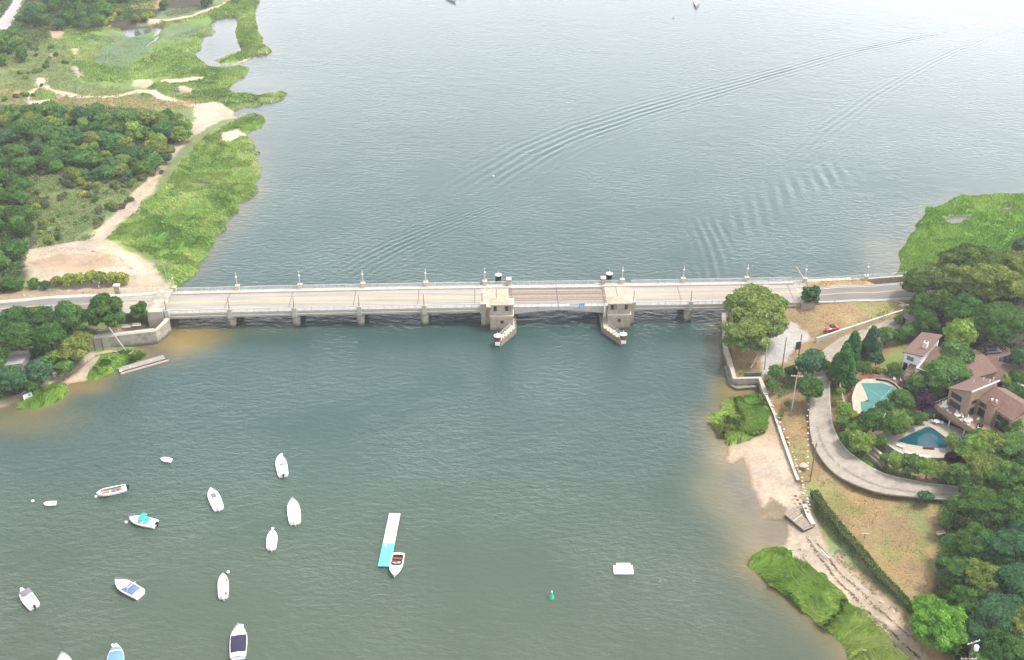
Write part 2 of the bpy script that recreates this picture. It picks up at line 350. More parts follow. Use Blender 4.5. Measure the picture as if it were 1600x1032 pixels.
def npmesh(name, V, Fc, mt, col=None, smooth=True, n=None):
    """V (N,3), Fc (M,k) faces of one size"""
    me = bpy.data.meshes.new(name); M, k = Fc.shape
    me.vertices.add(len(V)); me.vertices.foreach_set('co', np.ascontiguousarray(V, dtype=np.float32).ravel())
    me.loops.add(M*k); me.loops.foreach_set('vertex_index', np.ascontiguousarray(Fc, dtype=np.int32).ravel())
    me.polygons.add(M); me.polygons.foreach_set('loop_start', np.arange(0, M*k, k, dtype=np.int32))
    me.update(calc_edges=True)
    if smooth: me.polygons.foreach_set('use_smooth', np.ones(M, bool))
    if col is not None:
        a = me.color_attributes.new('Col', 'FLOAT_COLOR', 'POINT')
        c = np.ones((len(V), 4), np.float32); c[:, :3] = col; a.data.foreach_set('color', c.ravel())
    me.materials.append(mt); return me
def linkme(name, me, parent=None):
    o = bpy.data.objects.new(name, me); COL.objects.link(o); o.parent = parent; return o
def children(o): return [c for c in COL.objects if c.parent is o]
def copy_tree(o, parts, loc=None, rz=None, sc=None, label=None, group=None):
    c = o.copy(); COL.objects.link(c)
    if loc is not None: c.location = loc
    if rz is not None: c.rotation_euler = (0, 0, rz)
    if sc is not None: c.scale = sc
    if label: c['label'] = label
    if group: c['group'] = group
    cp = []
    for p, subs in parts:
        q = p.copy(); COL.objects.link(q); q.parent = c; cp.append(q)
        for sub in subs:
            r = sub.copy(); COL.objects.link(r); r.parent = q
    return c, cp
def gridmesh(xs, ys):
    X, Y = np.meshgrid(xs, ys); nx, ny = len(xs), len(ys)
    i = np.arange(nx-1)[None, :]+np.arange(ny-1)[:, None]*nx
    Fc = np.stack([i, i+1, i+nx+1, i+nx], -1).reshape(-1, 4)
    return X, Y, Fc

exec_order = []
# ------------------------------------------------------------------ colours of the ground, painted by zone
SAND = np.array((.355,.29,.215)); SAND_D = np.array((.27,.20,.14)); DRY = np.array((.23,.165,.085)); GRASS = np.array((.12,.185,.045)); SCRUB = np.array((.13,.16,.065))
MARSH = np.array((.10,.20,.03)); SOIL = np.array((.05,.045,.03)); GREYG = np.array((.105,.15,.075)); LAWN = np.array((.085,.155,.03)); MUD = np.array((.16,.13,.085)); PALE = np.array((.41,.335,.25))
ZONES = [ # (colour, feather m, noise m, polygon px)
 (SOIL, 3, 3, [(-300,165),(60,163),(150,168),(230,172),(285,180),(300,200),(272,240),(250,265),(200,275),(120,285),(60,260),(50,330),(60,400),(40,440),(-300,460)]),
 (SOIL, 2, 3, [(-100,60),(10,60),(50,75),(110,45),(180,45),(240,28),(300,26),(330,10),(380,-60),(-100,-60)]),
 (SCRUB, 4, 5, [(0,75),(40,80),(90,60),(120,60),(130,100),(120,130),(40,165),(-200,165),(-200,80)]),
 (GRASS, 2, 2, [(95,60),(130,48),(260,40),(345,18),(410,-60),(400,90),(395,160),(320,160),(200,135),(120,130),(105,90)]),
 (GREYG, 1, 1.2, [(150,72),(170,58),(225,57),(250,62),(300,58),(335,56),(330,40),(280,38),(255,48),(240,70),(215,92),(185,104),(150,100),(142,90)]),
 (GREYG, 2, 2, [(140,58),(185,50),(190,57),(150,68)]),
 (GREYG, 2, 2, [(240,30),(260,15),(330,8),(330,12),(305,22),(255,28)]),
 (DRY*1.1, 2, 2, [(200,8),(245,0),(260,6),(245,14),(205,16)]),
 (DRY, 2, 3, [(0,140),(60,145),(140,155),(220,152),(330,158),(300,168),(180,172),(100,172),(20,170)]),
 (MARSH, 1, 1.5, [(412,180),(385,178),(356,196),(320,218),(286,252),(258,292),(218,328),(177,362),(162,380),(200,392),(240,400),(250,420),(262,440),(290,443),(330,430),(420,290),(420,230)]),
 (DRY*1.1, 2, 2, [(55,300),(90,305),(85,318),(60,312)]),
 (SAND*.95, 1.2, 1.5, [(300,165),(335,158),(352,165),(368,172),(372,182),(350,188),(335,196),(315,205),(300,215),(285,228),(268,250),(253,270),(243,288),(220,322),(190,350),(162,378),(140,374),(165,345),(200,315),(230,280),(246,253),(260,224),(285,205),(305,185)]),
 (PALE*.9, 1.5, 2, [(318,162),(332,160),(340,168),(330,185),(312,198),(296,210),(288,210),(300,192),(318,180)]),
 (SAND*.9, 1.5, 2, [(40,400),(45,390),(110,378),(150,372),(180,375),(205,385),(225,400),(238,412),(250,430),(266,445),(262,452),(190,456),(60,452),(45,430)]),
 (SAND_D, 1.5, 2.5, [(50,405),(100,395),(170,400),(190,415),(120,425),(60,425)]),
 (PALE*.95, 2, 2.5, [(160,385),(200,390),(230,415),(245,440),(220,445),(205,420),(180,400)]),
 (GRASS, 1, 1, [(182,378),(210,384),(238,398),(236,410),(215,398),(190,390)]),
 (PALE, .8, 1, [(40,157),(45,145),(58,137),(55,125),(60,121),(73,122),(72,133),(85,140),(130,150),(180,150),(215,140),(245,141),(255,148),(285,158),(290,160),(270,160),(245,155),(232,147),(215,145),(180,153),(130,153),(90,148),(70,140),(62,138),(50,148),(48,158),(75,155),(80,158),(50,167)]),
 (GRASS, .6, .8, [(50,150),(62,138),(80,142),(92,150),(75,155),(55,158)]),
 (PALE, .8, 1.2, [(248,128),(262,124),(283,123),(300,120),(318,120),(318,124),(290,129),(262,130)]),
 (SAND, 1.2, 1.5, [(205,125),(235,124),(242,130),(225,138),(208,134)]),(SAND, 1.5, 1.5, [(275,136),(290,134),(303,140),(300,146),(280,143)]),
 (SAND*.9, 1.5, 2, [(110,105),(122,103),(130,118),(122,122)]),(SAND*.9, 1.5, 1.5, [(111,76),(123,75),(123,86),(112,86)]),(SAND*.9, 1.5, 1.5, [(76,84),(90,82),(90,92),(78,92)]),
 (SAND_D*1.1, 1.5, 1.5, [(75,48),(105,50),(90,62),(80,60)]),
 (PALE, .7, .8, [(230,30),(260,31),(300,23),(325,13),(345,8),(362,-8),(372,-20),(376,-18),(362,0),(345,12),(325,18),(300,27),(262,34),(232,33)]),
 (PALE, .8, 1, [(325,95),(333,92),(345,97),(366,98),(380,92),(396,86),(394,92),(380,99),(362,105),(340,103)]),
 (PALE, 1.5, 2, [(345,208),(375,200),(385,210),(365,222),(345,220)]),
 # left of the bridge, south of the road
 (SAND_D*.9, 1, 1, [(-100,452),(60,455),(130,450),(190,452),(265,452),(262,463),(130,465),(-100,490)]),
 (SOIL, 2, 2, [(-300,492),(130,492),(150,510),(135,545),(120,570),(80,590),(40,615),(-300,640)]),
 (SAND_D, 1, 1, [(195,492),(262,492),(262,506),(240,514),(140,526),(150,510)]),
 (SAND*.95, 1, 1.5, [(-300,660),(0,622),(40,605),(75,588),(110,572),(140,548),(180,540),(265,536),(240,560),(180,560),(150,585),(100,610),(30,645)]),
 (MARSH, 1, .8, [(128,597),(140,575),(165,557),(195,548),(235,545),(235,560),(170,592)]),(MARSH, 1, .8, [(30,643),(35,620),(60,606),(100,601),(112,615),(80,640)]),
]
ZONES_R = [
 (MARSH, 2, 2, [(1395,440),(1400,300),(1700,290),(1700,400),(1560,430),(1440,440)]),
 (PALE*.9, .5, .8, [(1472,345),(1482,335),(1515,335),(1513,344),(1490,354)]),
 (SOIL, 3, 3, [(1415,425),(1480,400),(1560,395),(1700,400),(1900,1200),(1500,1200),(1470,1000),(1462,880),(1468,780),(1480,690),(1400,560),(1410,500)]),
 (SAND, 1, 1, [(1578,405),(1600,408),(1600,420),(1585,420)]),
 (DRY*1.25, 1, 1.5, [(1165,450),(1200,441),(1260,436),(1350,432),(1410,428),(1412,446),(1300,452),(1240,455)]),
 (DRY*1.05, 1, 1.5, [(1160,476),(1240,474),(1330,472),(1410,469),(1412,486),(1340,505),(1276,532),(1240,560),(1160,590)]),
 (LAWN*.45+DRY*.7, 3, 4, [(1330,474),(1412,470),(1412,484),(1360,496)]),
 (gc := np.array((.34,.325,.30)), 1, 2, [(1195,590),(1188,560),(1200,530),(1215,515),(1245,512),(1262,520),(1258,532),(1235,545),(1215,575)]),
 (np.array((.33,.31,.28)), .8, 1, [(1236,502),(1250,503),(1249,510),(1238,510)]),
 (DRY*.9, 1, 1, [(1138,565),(1190,562),(1192,588),(1146,588)]),
 (DRY, 1, 1.5, [(1190,588),(1240,560),(1268,600),(1262,700),(1272,745),(1260,765),(1245,745),(1215,660),(1195,615)]),
 (DRY*.75+LAWN*.35, 2, 2.5, [(1232,690),(1262,690),(1268,735),(1250,735)]),
 (SAND*.92, .6, .8, [(1125,690),(1150,672),(1185,680),(1180,615),(1192,620),(1215,660),(1247,750),(1262,775),(1275,800),(1300,860),(1340,890),(1380,930),(1420,980),(1460,1040),(1540,1150),(1420,1150),(1340,1010),(1225,860),(1180,820),(1120,740)]),
 (SAND*1.12, 1.5, 3, [(1195,745),(1235,750),(1255,790),(1240,850),(1270,880),(1240,870),(1200,800)]),
 (SAND_D*1.25, 1, 1.5, [(1190,618),(1208,660),(1225,700),(1210,705),(1190,690),(1178,640)]),
 (MUD, 1.2, 1.5, [(1205,775),(1228,790),(1228,812),(1192,812),(1190,800)]),
 (MARSH, 1, .8, [(1105,620),(1195,612),(1196,670),(1140,690),(1105,680)]),
 (MARSH, 1, .8, [(1160,885),(1190,850),(1235,858),(1250,885),(1290,905),(1330,950),(1390,1000),(1430,1035),(1480,1100),(1350,1100),(1290,985)]),
 (DRY*1.03, 1, 1.5, [(1270,738),(1300,735),(1370,770),(1440,778),(1465,775),(1468,880),(1445,925),(1425,940),(1380,890),(1320,830),(1270,780)]),
 (LAWN*.5+DRY*.6, 5, 6, [(1425,775),(1466,778),(1466,880),(1440,880),(1445,830),(1400,790)]),
 (LAWN*.4+DRY*.7, 6, 6, [(1370,830),(1395,840),(1390,870),(1365,860)]),
 (LAWN*.45+DRY*.65, 4, 4, [(1272,742),(1310,750),(1345,790),(1310,795)]),
 (SCRUB*1.3, 1.5, 2, [(1262,770),(1275,762),(1330,840),(1370,885),(1430,950),(1425,965),(1380,925),(1330,880),(1290,840)]),
 (SAND_D*1.2, 2, 2, [(1310,860),(1345,890),(1395,945),(1430,985),(1425,1000),(1380,960),(1330,900)]),
 (LAWN, 1, 1, [(1317,690),(1330,685),(1360,705),(1400,745),(1385,745),(1340,725),(1320,705)]),
 (DRY, 1, 1, [(1300,600),(1310,600),(1318,650),(1330,690),(1318,692),(1306,650)]),
 (LAWN*.8+DRY*.3, 1, 1.5, [(1370,575),(1395,545),(1415,540),(1412,590),(1385,590)]),
 (np.array((.24,.11,.065)), 1, 1.5, [(1318,645),(1330,600),(1345,578),(1360,565),(1375,575),(1400,590),(1400,600),(1350,595),(1335,620),(1335,655),(1345,668),(1330,660)]),
]
EXCL = []
def paint(X, Y, hh, dd, base, zones, zdef=1.5):
    C = np.ones(X.shape+(3,))*base
    n1 = fbm(X, Y, 14, 3); n2 = fbm(X, Y, 3, 9)
    for col, fe, na, poly in zones:
        P = []
        for a, b in poly:
            x, y, z = GTq(a, b); P.append((x, y))
        xs = [p[0] for p in P]; ys = [p[1] for p in P]; mg = fe+na+1
        if col[0] > .27 and zones is ZONES and not (poly[0][0] in (-100,-300)): EXCL.append(P)
        m = (X > min(xs)-mg) & (X < max(xs)+mg) & (Y > min(ys)-mg) & (Y < max(ys)+mg)
        if not m.any(): continue
        s = polyd(X[m], Y[m], P)+(n2[m]-.5)*2*na*1.3+(n1[m]-.5)*na
        k = sstep(-fe/2, fe/2, s)[:, None]
        C[m] = C[m]*(1-k)+np.array(col)*k
    # natural mottling
    v = .72+.56*fbm(X, Y, 5, 77, 5); C *= v[..., None]
    hue = fbm(X, Y, 9, 55, 4)-.5
    green = (C[..., 1] > C[..., 0]*.98)
    C[..., 0] *= np.where(green, 1+hue*.5, 1+hue*.12); C[..., 2] *= 1-hue*.3
    wet = sstep(.14, .0, hh)[..., None]
    C = C*(1-wet)+C*np.array((.55,.50,.42))*wet
    return np.clip(C, .01, .9)
_gq = {}
def GTq(px, py):
    k = (px, py)
    if k not in _gq:
        z = 2.0
        for i in range(5):
            x, y = G(px, py, z); z = .3*z+.7*max(rb1(x, y), 0)
        x, y = G(px, py, z); _gq[k] = (x, y, z)
    return _gq[k]

GROUND = attr_mat('ground_cover', .95, .6, 1.5, .22, 1.1)
# roads sunk slightly into the terrain so the paving lies above it
ROADS = {
 'left_main': ([(-160,492),(-80,482),(0,475),(70,468),(132,465),(200,464.5),(266,458.5)], [(-160,514),(-80,502),(0,492),(60,490),(130,489),(195,489.5),(262,489)]),
 'right_main': ([(1163,448),(1200,448),(1240,452),(1300,449),(1400,444),(1470,438),(1560,430),(1650,420)], [(1160,477),(1200,475),(1245,473.5),(1330,471.5),(1410,468.5),(1480,463),(1560,455),(1650,445)]),
 'side': ([(1430,482),(1400,496),(1370,506),(1330,522),(1300,535),(1283,548),(1277,562),(1272,580),(1268,600),(1265,630),(1265,665),(1268,690),(1280,715),(1300,738),(1330,757),(1370,770),(1400,775),(1430,777),(1470,780),(1540,785)],
          [(1432,502),(1405,515),(1380,520),(1350,530),(1325,545),(1308,558),(1300,572),(1297,590),(1296,605),(1296,630),(1298,655),(1305,680),(1320,703),(1345,723),(1370,737),(1400,747),(1430,753),(1455,757),(1480,760),(1540,762)]),
 'far_left': ([(-30,55),(-5,35),(15,10),(30,-20),(45,-60)], [(-5,65),(20,38),(36,5),(50,-20),(65,-60)]),
}
def resample(P, n):
    P = np.array(P, float); d = np.r_[0, np.cumsum(np.hypot(*np.diff(P[:, :2], axis=0).T))]; t = np.linspace(0, d[-1], n)
    # smooth through points with Catmull-Rom style interpolation
    out = []
    for k in range(P.shape[1]): out.append(np.interp(t, d, P[:, k]))
    Q = np.stack(out, 1)
    for _ in range(4): Q[1:-1] = .25*Q[:-2]+.5*Q[1:-1]+.25*Q[2:]
    return Q
ROADW = {}
for k, (a, b) in ROADS.items():
    A = resample([GTq(*p) for p in a], 60); B = resample([GTq(*p) for p in b], 60); ROADW[k] = (A, B)
def roadmask(X, Y):
    m = np.zeros(X.shape, bool)
    for A, B in ROADW.values():
        P = [tuple(p[:2]) for p in A]+[tuple(p[:2]) for p in B[::-1]]
        xs = [p[0] for p in P]; ys = [p[1] for p in P]
        q = (X > min(xs)) & (X < max(xs)) & (Y > min(ys)) & (Y < max(ys))
        if q.any():
            m[q] |= polyd(X[q], Y[q], P) > .75
    return m
POOLS = []
P1 = [(1346,600),(1377,600),(1396,606),(1399,612),(1390,628),(1365,640),(1360,644),(1347,643),(1345,628),(1358,628),(1352,612)]
P2 = [(1399,689),(1420,679),(1447,667),(1453,667),(1460,671),(1486,690),(1478,700),(1465,701),(1440,698),(1420,695)]
def at(px, py, z): return (*G(px, py, z), z)
POOLW = [[at(a, b, 6.3) for a, b in P1], [at(a, b, 6.0) for a, b in P2]]
PAD1 = [(1331,620),(1338,600),(1350,592),(1395,592),(1410,600),(1412,615),(1395,640),(1365,655),(1345,650),(1333,640)]
PAD2 = [(1371,678),(1445,656),(1462,655),(1505,672),(1520,695),(1490,715),(1440,716),(1410,707),(1385,695)]
PADW = [[at(a, b, 6.35) for a, b in PAD1], [at(a, b, 6.05) for a, b in PAD2]]
def terrain(name, xs, ys, base, zones):
    X, Y, Fc = gridmesh(xs, ys); hh, dd = th(X, Y)
    hh = hh+(fbm(X, Y, 2.5, 5)-.5)*.25*np.clip(hh, 0, 1)
    C = paint(X, Y, hh, dd, base, zones)
    m = roadmask(X, Y); hh = np.where(m, np.minimum(hh, rbf(X, Y)-.25), hh)
    for P, z in zip(PADW, (6.1, 5.8)):
        q = inpoly(X, Y, [p[:2] for p in P]); hh = np.where(q, z-.2, hh)
    for P in POOLW:
        q = inpoly(X, Y, [p[:2] for p in P]); hh = np.where(q, 3.8, hh)
    me = npmesh(name, np.stack([X, Y, hh], -1).reshape(-1, 3), Fc, GROUND, C.reshape(-1, 3)); o = linkme(name, me); tag(o, kind='structure'); return o
terrain('terrain', np.arange(-330, -60, .85), np.arange(180, 660, .85), SCRUB, ZONES)
terrain('terrain', np.arange(46, 300, .65), np.arange(135, 480, .65), DRY*.85, ZONES_R)
# sea bed and far ground, one sheet
me = MB(); me.grid([[(-1500, -200, -4), (1500, -200, -4)], [(-1500, 1800, -4), (1500, 1800, -4)]], mat('seabed_mud', (.10,.09,.06), .9, .3, 20))
tag(me.build('ground'), kind='structure')

# ------------------------------------------------------------------ water
def build_water():
    xs = np.arange(-340, 340.1, .62); ys = np.arange(135, 660, .62)
    X, Y, Fc = gridmesh(xs, ys)
    c1, d1 = shore(X, Y, LW, LS); c2, d2 = shore(X, Y, RW, RS)
    d = np.where(X < 0, -d1, -d2)     # distance off shore, positive in water
    deep = np.array((.028,.060,.056))
    C = np.ones(X.shape+(3,))*deep
    big = fbm(X, Y, 60, 12, 4); mid = fbm(X, Y, 12, 14, 4)
    C *= (.85+.35*big)[..., None]
    near = sstep(260, 165, Y)[..., None]                       # siltier water towards the moorings
    C = C*(1-near)+np.array((.056,.078,.054))*near*(.85+.3*big[..., None])+0
    k = np.exp(-np.clip(d, 0, None)/3.2)*.85; k = k*(.6+.8*mid)
    fade = np.where(Y > 380, .3, np.where(Y > 300, .38, .9))
    shallow = np.array((.17,.125,.055))
    k = np.clip(k*fade, 0, .95)[..., None]; C = C*(1-k)+shallow*k
    def blob(px, py, rx, ry, col, a, rot=0):
        nonlocal C
        x, y = G(px, py); dx = X-x; dy = Y-y; cs, sn = math.cos(rot), math.sin(rot)
        r = np.sqrt(((dx*cs+dy*sn)/rx)**2+((-dx*sn+dy*cs)/ry)**2)+(mid-.5)*.7
        kk = (a*np.exp(-np.clip(r, 0, 9)**2))[..., None]; C = C*(1-kk)+np.array(col)*kk
    blob(310, 520, 9, 8, (.17,.125,.045), .9); blob(285, 535, 6, 8, (.19,.14,.05), .8); blob(400, 515, 16, 4, (.07,.08,.04), .5)
    blob(1150, 755, 5.5, 17, (.24,.20,.125), .85); blob(1108, 770, 5, 9, (.15,.14,.08), .6); blob(1200, 845, 6, 6, (.20,.165,.10), .8)
    blob(1142, 640, 4, 12, (.12,.10,.045), .8); blob(1150, 612, 5, 3, (.16,.12,.05), .9)
    blob(1145, 752, 4.2, 8, (.10,.095,.075), .95); blob(1163, 785, 4.5, 6, (.11,.10,.08), .9); blob(1210, 835, 7, 5, (.13,.11,.08), .85)
    blob(20, 660, 16, 6, (.12,.105,.05), .7); blob(130, 605, 6, 3, (.17,.12,.05), .7)
    blob(395, 130, 16, 10, (.16,.16,.13), .25); blob(385, 300, 8, 30, (.14,.13,.08), .3); blob(1380, 400, 8, 14, (.2,.18,.14), .35)
    # sandbars under the surface by the marsh, foam of the passing boat
    Z = np.zeros(X.shape)
    def chain(P, step=1.0):
        P = np.array([G(*p) for p in P]); return P
    def frame(P):
        """distance along and signed distance off a polyline"""
        best = np.full(X.shape, 1e9); S = np.zeros(X.shape); D = np.zeros(X.shape); s0 = 0
        for i in range(len(P)-1):
            a, b = P[i], P[i+1]; dx, dy = b-a; L = math.hypot(dx, dy)
            t = np.clip(((X-a[0])*dx+(Y-a[1])*dy)/L**2, 0 if i else -.3, 1 if i < len(P)-2 else 1.3)
            ex, ey = X-a[0]-t*dx, Y-a[1]-t*dy; r = np.hypot(ex, ey); sg = np.sign(dx*ey-dy*ex); m = r < best
            best = np.where(m, r, best); S = np.where(m, s0+t*L, S); D = np.where(m, r*sg, D); s0 += L
        return S, D, s0
    def train(P, lam, w0, w1, amp, a0=.1, a1=.1, ph=0, off=0, wob=1.5):
        nonlocal Z
        S, D, L = frame(chain(P)); t = S/L; w = w0+(w1-w0)*np.clip(t, 0, 1)
        D = D-off+(fbm(X, Y, 25, 61, 2)-.5)*wob
        l = lam*(.45+.55*np.clip(t, 0, 1)) if w1 > w0*1.5 else lam
        env = np.exp(-(D/w)**2)*sstep(-.05, a0, t)*sstep(1.1, 1-a1, t)*(.45+1.1*fbm(X, Y, 9, 63, 3))
        Z = Z+amp*env*np.cos(2*math.pi*D/l+ph)
    train([(1560,34),(1514,42),(1312,86),(1140,135),(1025,167),(910,203),(824,240),(745,288)], 3.9, 1.6, 11, .075, .03, .14)
    train([(1514,44),(1312,98),(1140,152),(1025,190),(910,232),(824,280),(770,330)], 3.0, 2, 9, .035, .1, .3, off=-6)
    train([(840,292),(795,316),(738,337),(680,358),(620,382),(560,412),(515,440)], 2.8, 4, 10, .075, .15, .25)
    train([(700,400),(650,418),(590,436)], 2.2, 5, 7, .03, .2, .2)
    train([(1590,45),(1542,58),(1456,98),(1370,146),(1284,207),(1240,255)], 3.4, 1.5, 7, .065, .05, .3)
    train([(1360,205),(1300,240),(1240,275)], 3, 6, 10, .02, .2, .3)
    def bars(P, lam, w, amp, tilt=0.2, a0=.15, a1=.15):
        nonlocal Z
        S, D, L = frame(chain(P)); t = S/L
        env = np.exp(-(D/w)**2)*sstep(-.1, a0, t)*sstep(1.12, 1-a1, t)
        env = env*(.3+1.4*fbm(X, Y, 8, 67, 3))
        Z = Z+amp*env*np.cos(2*math.pi*(X+tilt*Y+(fbm(X, Y, 22, 66, 2)-.5)*2.5)/lam)
    bars([(1325,262),(1270,285),(1215,305),(1175,335),(1140,365)], 4.4, 8, .085, -.08)
    bars([(1100,338),(1115,372),(1120,410),(1095,440)], 3.0, 6, .07, .02)
    bars([(1065,380),(1100,360),(1150,350)], 3.0, 8, .02, .1)
    # faint rings in the tidal stream below the bridge
    for cx, cy, r, a in ((880,760,34,.028),(650,560,26,.014),(1000,620,22,.014)):
        x, y = G(cx, cy); R = np.hypot(X-x, (Y-y)*1.2)+(fbm(X, Y, 14, 71, 3)-.5)*7
        Z += a*np.exp(-((R-r*.5)/(r*.45))**2)*np.cos(2*math.pi*R/2.4)*sstep(.35, .65, fbm(X, Y, 18, 72, 2))
    nr_ = sstep(300, 225, Y)*(.35+1.3*sstep(.35, .65, fbm(X, Y, 30, 81, 3))); Xr = X*.92+Y*.39; Yr = -X*.39+Y*.92
    Z += nr_*((fbm(Xr*.45, Yr, 2.4, 82, 3)-.5)*.17)
    fr_ = sstep(300, 330, Y)*(.3+1.2*sstep(.35, .65, fbm(X, Y, 40, 84, 3))); Z += fr_*((fbm(X*.5, Y+X*.12, 2.6, 83, 3)-.5)*.045)
    S, D, L = frame(chain([(1640,20),(1590,31),(1520,42),(1440,58)])); t = np.clip(S/L, 0, 1)
    fo = sstep(.52, .72, fbm(X, Y, 2.5, 91, 4)+.25*(1-t)-.14*np.abs(D)/(1.2+2.2*t)/1.0)*(1-t)**.8
    fo = np.clip(fo*np.exp(-(D/(3.5))**2)*1.3, 0, 1)
    # patches of choppier water under the draw span
    x, y = G(870, 500); ch = np.exp(-(((X-x)/22)**2+((Y-y)/9)**2)); Z += ch*(fbm(X*.6, Y, 1.6, 95, 3)-.5)*.35
    x, y = G(560, 505); ch = np.exp(-(((X-x)/80)**2+((Y-y)/5)**2)); Z += ch*(fbm(X*.6, Y, 1.5, 96, 3)-.5)*.16
    edge = sstep(0, 8, np.minimum(np.minimum(X+340, 340-X), np.minimum(Y-135, 659-Y))); Z *= edge
    C = C*(1-fo[..., None])+np.array((.8,.82,.84))*fo[..., None]
    wm = bpy.data.materials.new('water_surface'); wm.use_nodes = True; n = wm.node_tree; p = n.nodes['Principled BSDF']
    a = n.nodes.new('ShaderNodeAttribute'); a.attribute_name = 'Col'; n.links.new(a.outputs['Color'], p.inputs['Base Color'])
    p.inputs['IOR'].default_value = 1.36; p.inputs['Specular IOR Level'].default_value = .5
    g = n.nodes.new('ShaderNodeNewGeometry')
    mp = n.nodes.new('ShaderNodeMapping'); mp.inputs['Scale'].default_value = (.55, 1.0, 1); mp.inputs['Rotation'].default_value = (0, 0, .25); n.links.new(g.outputs['Position'], mp.inputs['Vector'])
    n1 = n.nodes.new('ShaderNodeTexNoise'); n1.inputs['Scale'].default_value = .75; n1.inputs['Detail'].default_value = 4; n1.inputs['Roughness'].default_value = .6; n.links.new(mp.outputs[0], n1.inputs['Vector'])
    n3 = n.nodes.new('ShaderNodeTexNoise'); n3.inputs['Scale'].default_value = .03; n3.inputs['Detail'].default_value = 3; n.links.new(g.outputs['Position'], n3.inputs['Vector'])
    m3 = n.nodes.new('ShaderNodeMapRange'); m3.inputs[1].default_value = .35; m3.inputs[2].default_value = .65; m3.inputs[3].default_value = .3; m3.inputs[4].default_value = 1.0; n.links.new(n3.outputs[0], m3.inputs[0])
    sy = n.nodes.new('ShaderNodeSeparateXYZ'); n.links.new(g.outputs['Position'], sy.inputs[0])
    my = n.nodes.new('ShaderNodeMapRange'); my.inputs[1].default_value = 230; my.inputs[2].default_value = 400; my.inputs[3].default_value = 1.9; my.inputs[4].default_value = .75; n.links.new(sy.outputs[1], my.inputs[0])
    mm = n.nodes.new('ShaderNodeMath'); mm.operation = 'MULTIPLY'; n.links.new(n1.outputs[0], mm.inputs[0]); n.links.new(my.outputs[0], mm.inputs[1]); n1o = mm
    b = n.nodes.new('ShaderNodeBump'); b.inputs['Distance'].default_value = .25; n.links.new(m3.outputs[0], b.inputs['Strength']); n.links.new(n1o.outputs[0], b.inputs['Height']); n.links.new(b.outputs[0], p.inputs['Normal'])
    p.inputs['Roughness'].default_value = .06
    V = np.stack([X, Y, Z], -1).reshape(-1, 3)
    me = npmesh('water', V, Fc, wm, C.reshape(-1, 3)); o = linkme('water', me); tag(o, kind='structure')
    # calm sheet beyond, butted to the edges of the detailed one
    x0, x1, y0, y1 = xs[0], xs[-1], ys[0], ys[-1]
    V = []; Fq = []
    for (a, b, c, dd) in ((-1500, x0, -200, 1800), (x1, 1500, -200, 1800), (x0, x1, -200, y0), (x0, x1, y1, 1800)):
        q = len(V); V += [(a, c, 0), (b, c, 0), (b, dd, 0), (a, dd, 0)]; Fq.append((q, q+1, q+2, q+3))
    me = npmesh('water', np.array(V, float), np.array(Fq), wm, np.ones((len(V), 3))*deep, False); tag(linkme('water', me), kind='structure')
build_water()

# ------------------------------------------------------------------ roads
def ribbon(name, A, B, m, dz=.05, n=5, struct=True, parent=None):
    b = MB(); rows = []
    for a, c in zip(A, B):
        row = []
        for k in range(n):
            t = k/(n-1); x = a[0]*(1-t)+c[0]*t; y = a[1]*(1-t)+c[1]*t; row.append((x, y))
        rows.append(row)
    R = np.array(rows); Z = rbf(R[..., 0], R[..., 1])+dz
    b.grid([[(R[i, j, 0], R[i, j, 1], Z[i, j]) for j in range(n)] for i in range(len(rows))], m)
    o = b.build(name, parent)
    if struct: tag(o, kind='structure')
    return o
def line_strip(name, P, wd, m, dz, h=0, struct=True):
    """flat or raised strip following world points P"""
    P = [Vector((p[0], p[1])) for p in P]; b = MB(); L = []; R = []
    for i, p in enumerate(P):
        d = (P[min(i+1, len(P)-1)]-P[max(i-1, 0)]).normalized(); nn = Vector((-d.y, d.x))*wd/2; L.append(p+nn); R.append(p-nn)
    zl = rbf(np.array([p.x for p in L]), np.array([p.y for p in L]))+dz; zr = rbf(np.array([p.x for p in R]), np.array([p.y for p in R]))+dz
    if h:
        rows = [[(l.x, l.y, a-.3), (l.x, l.y, a+h), (r.x, r.y, c+h), (r.x, r.y, c-.3)] for l, r, a, c in zip(L, R, zl, zr)]
    else: rows = [[(l.x, l.y, a), (r.x, r.y, c)] for l, r, a, c in zip(L, R, zl, zr)]
    b.grid(rows, m); o = b.build(name)
    if struct: tag(o, kind='structure')
    return o
def mix(A, B, t): return [(a[0]*(1-t)+c[0]*t, a[1]*(1-t)+c[1]*t) for a, c in zip(A, B)]
A, B = ROADW['left_main']
ribbon('road', A[:44], B[:44], asph); ribbon('road', A[43:], B[43:], deckm, .054)
line_strip('road_marking', mix(A, B, .46)[:56], .16, yellow, .062); line_strip('road_marking', mix(A, B, .50)[:56], .16, yellow, .062)
line_strip('kerb', [tuple(p[:2]) for p in A], .3, walk, .02, .14); line_strip('kerb', [tuple(p[:2]) for p in B], .3, walk, .02, .14)
line_strip('pavement', [(a[0], a[1]+1.1) for a in A], 1.5, walk, .10, .02)
A, B = ROADW['right_main']
ribbon('road', A[:12], B[:12], deckm, .054); ribbon('road', A[11:], B[11:], asph)
line_strip('road_marking', mix(A, B, .47)[2:], .16, yellow, .062); line_strip('road_marking', mix(A, B, .51)[2:], .16, yellow, .062)
line_strip('road_marking', mix(A, B, .07)[11:], .14, whitep, .062); line_strip('road_marking', mix(A, B, .93)[11:], .14, whitep, .062)
line_strip('kerb', [tuple(p[:2]) for p in A], .3, walk, .02, .14); line_strip('kerb', [tuple(p[:2]) for p in B], .35, walk, .02, .16)
pth = [GTq(*p) for p in [(1190,448.5),(1205,446),(1222,443),(1240,440.5),(1262,438.5),(1290,438),(1330,436)]]
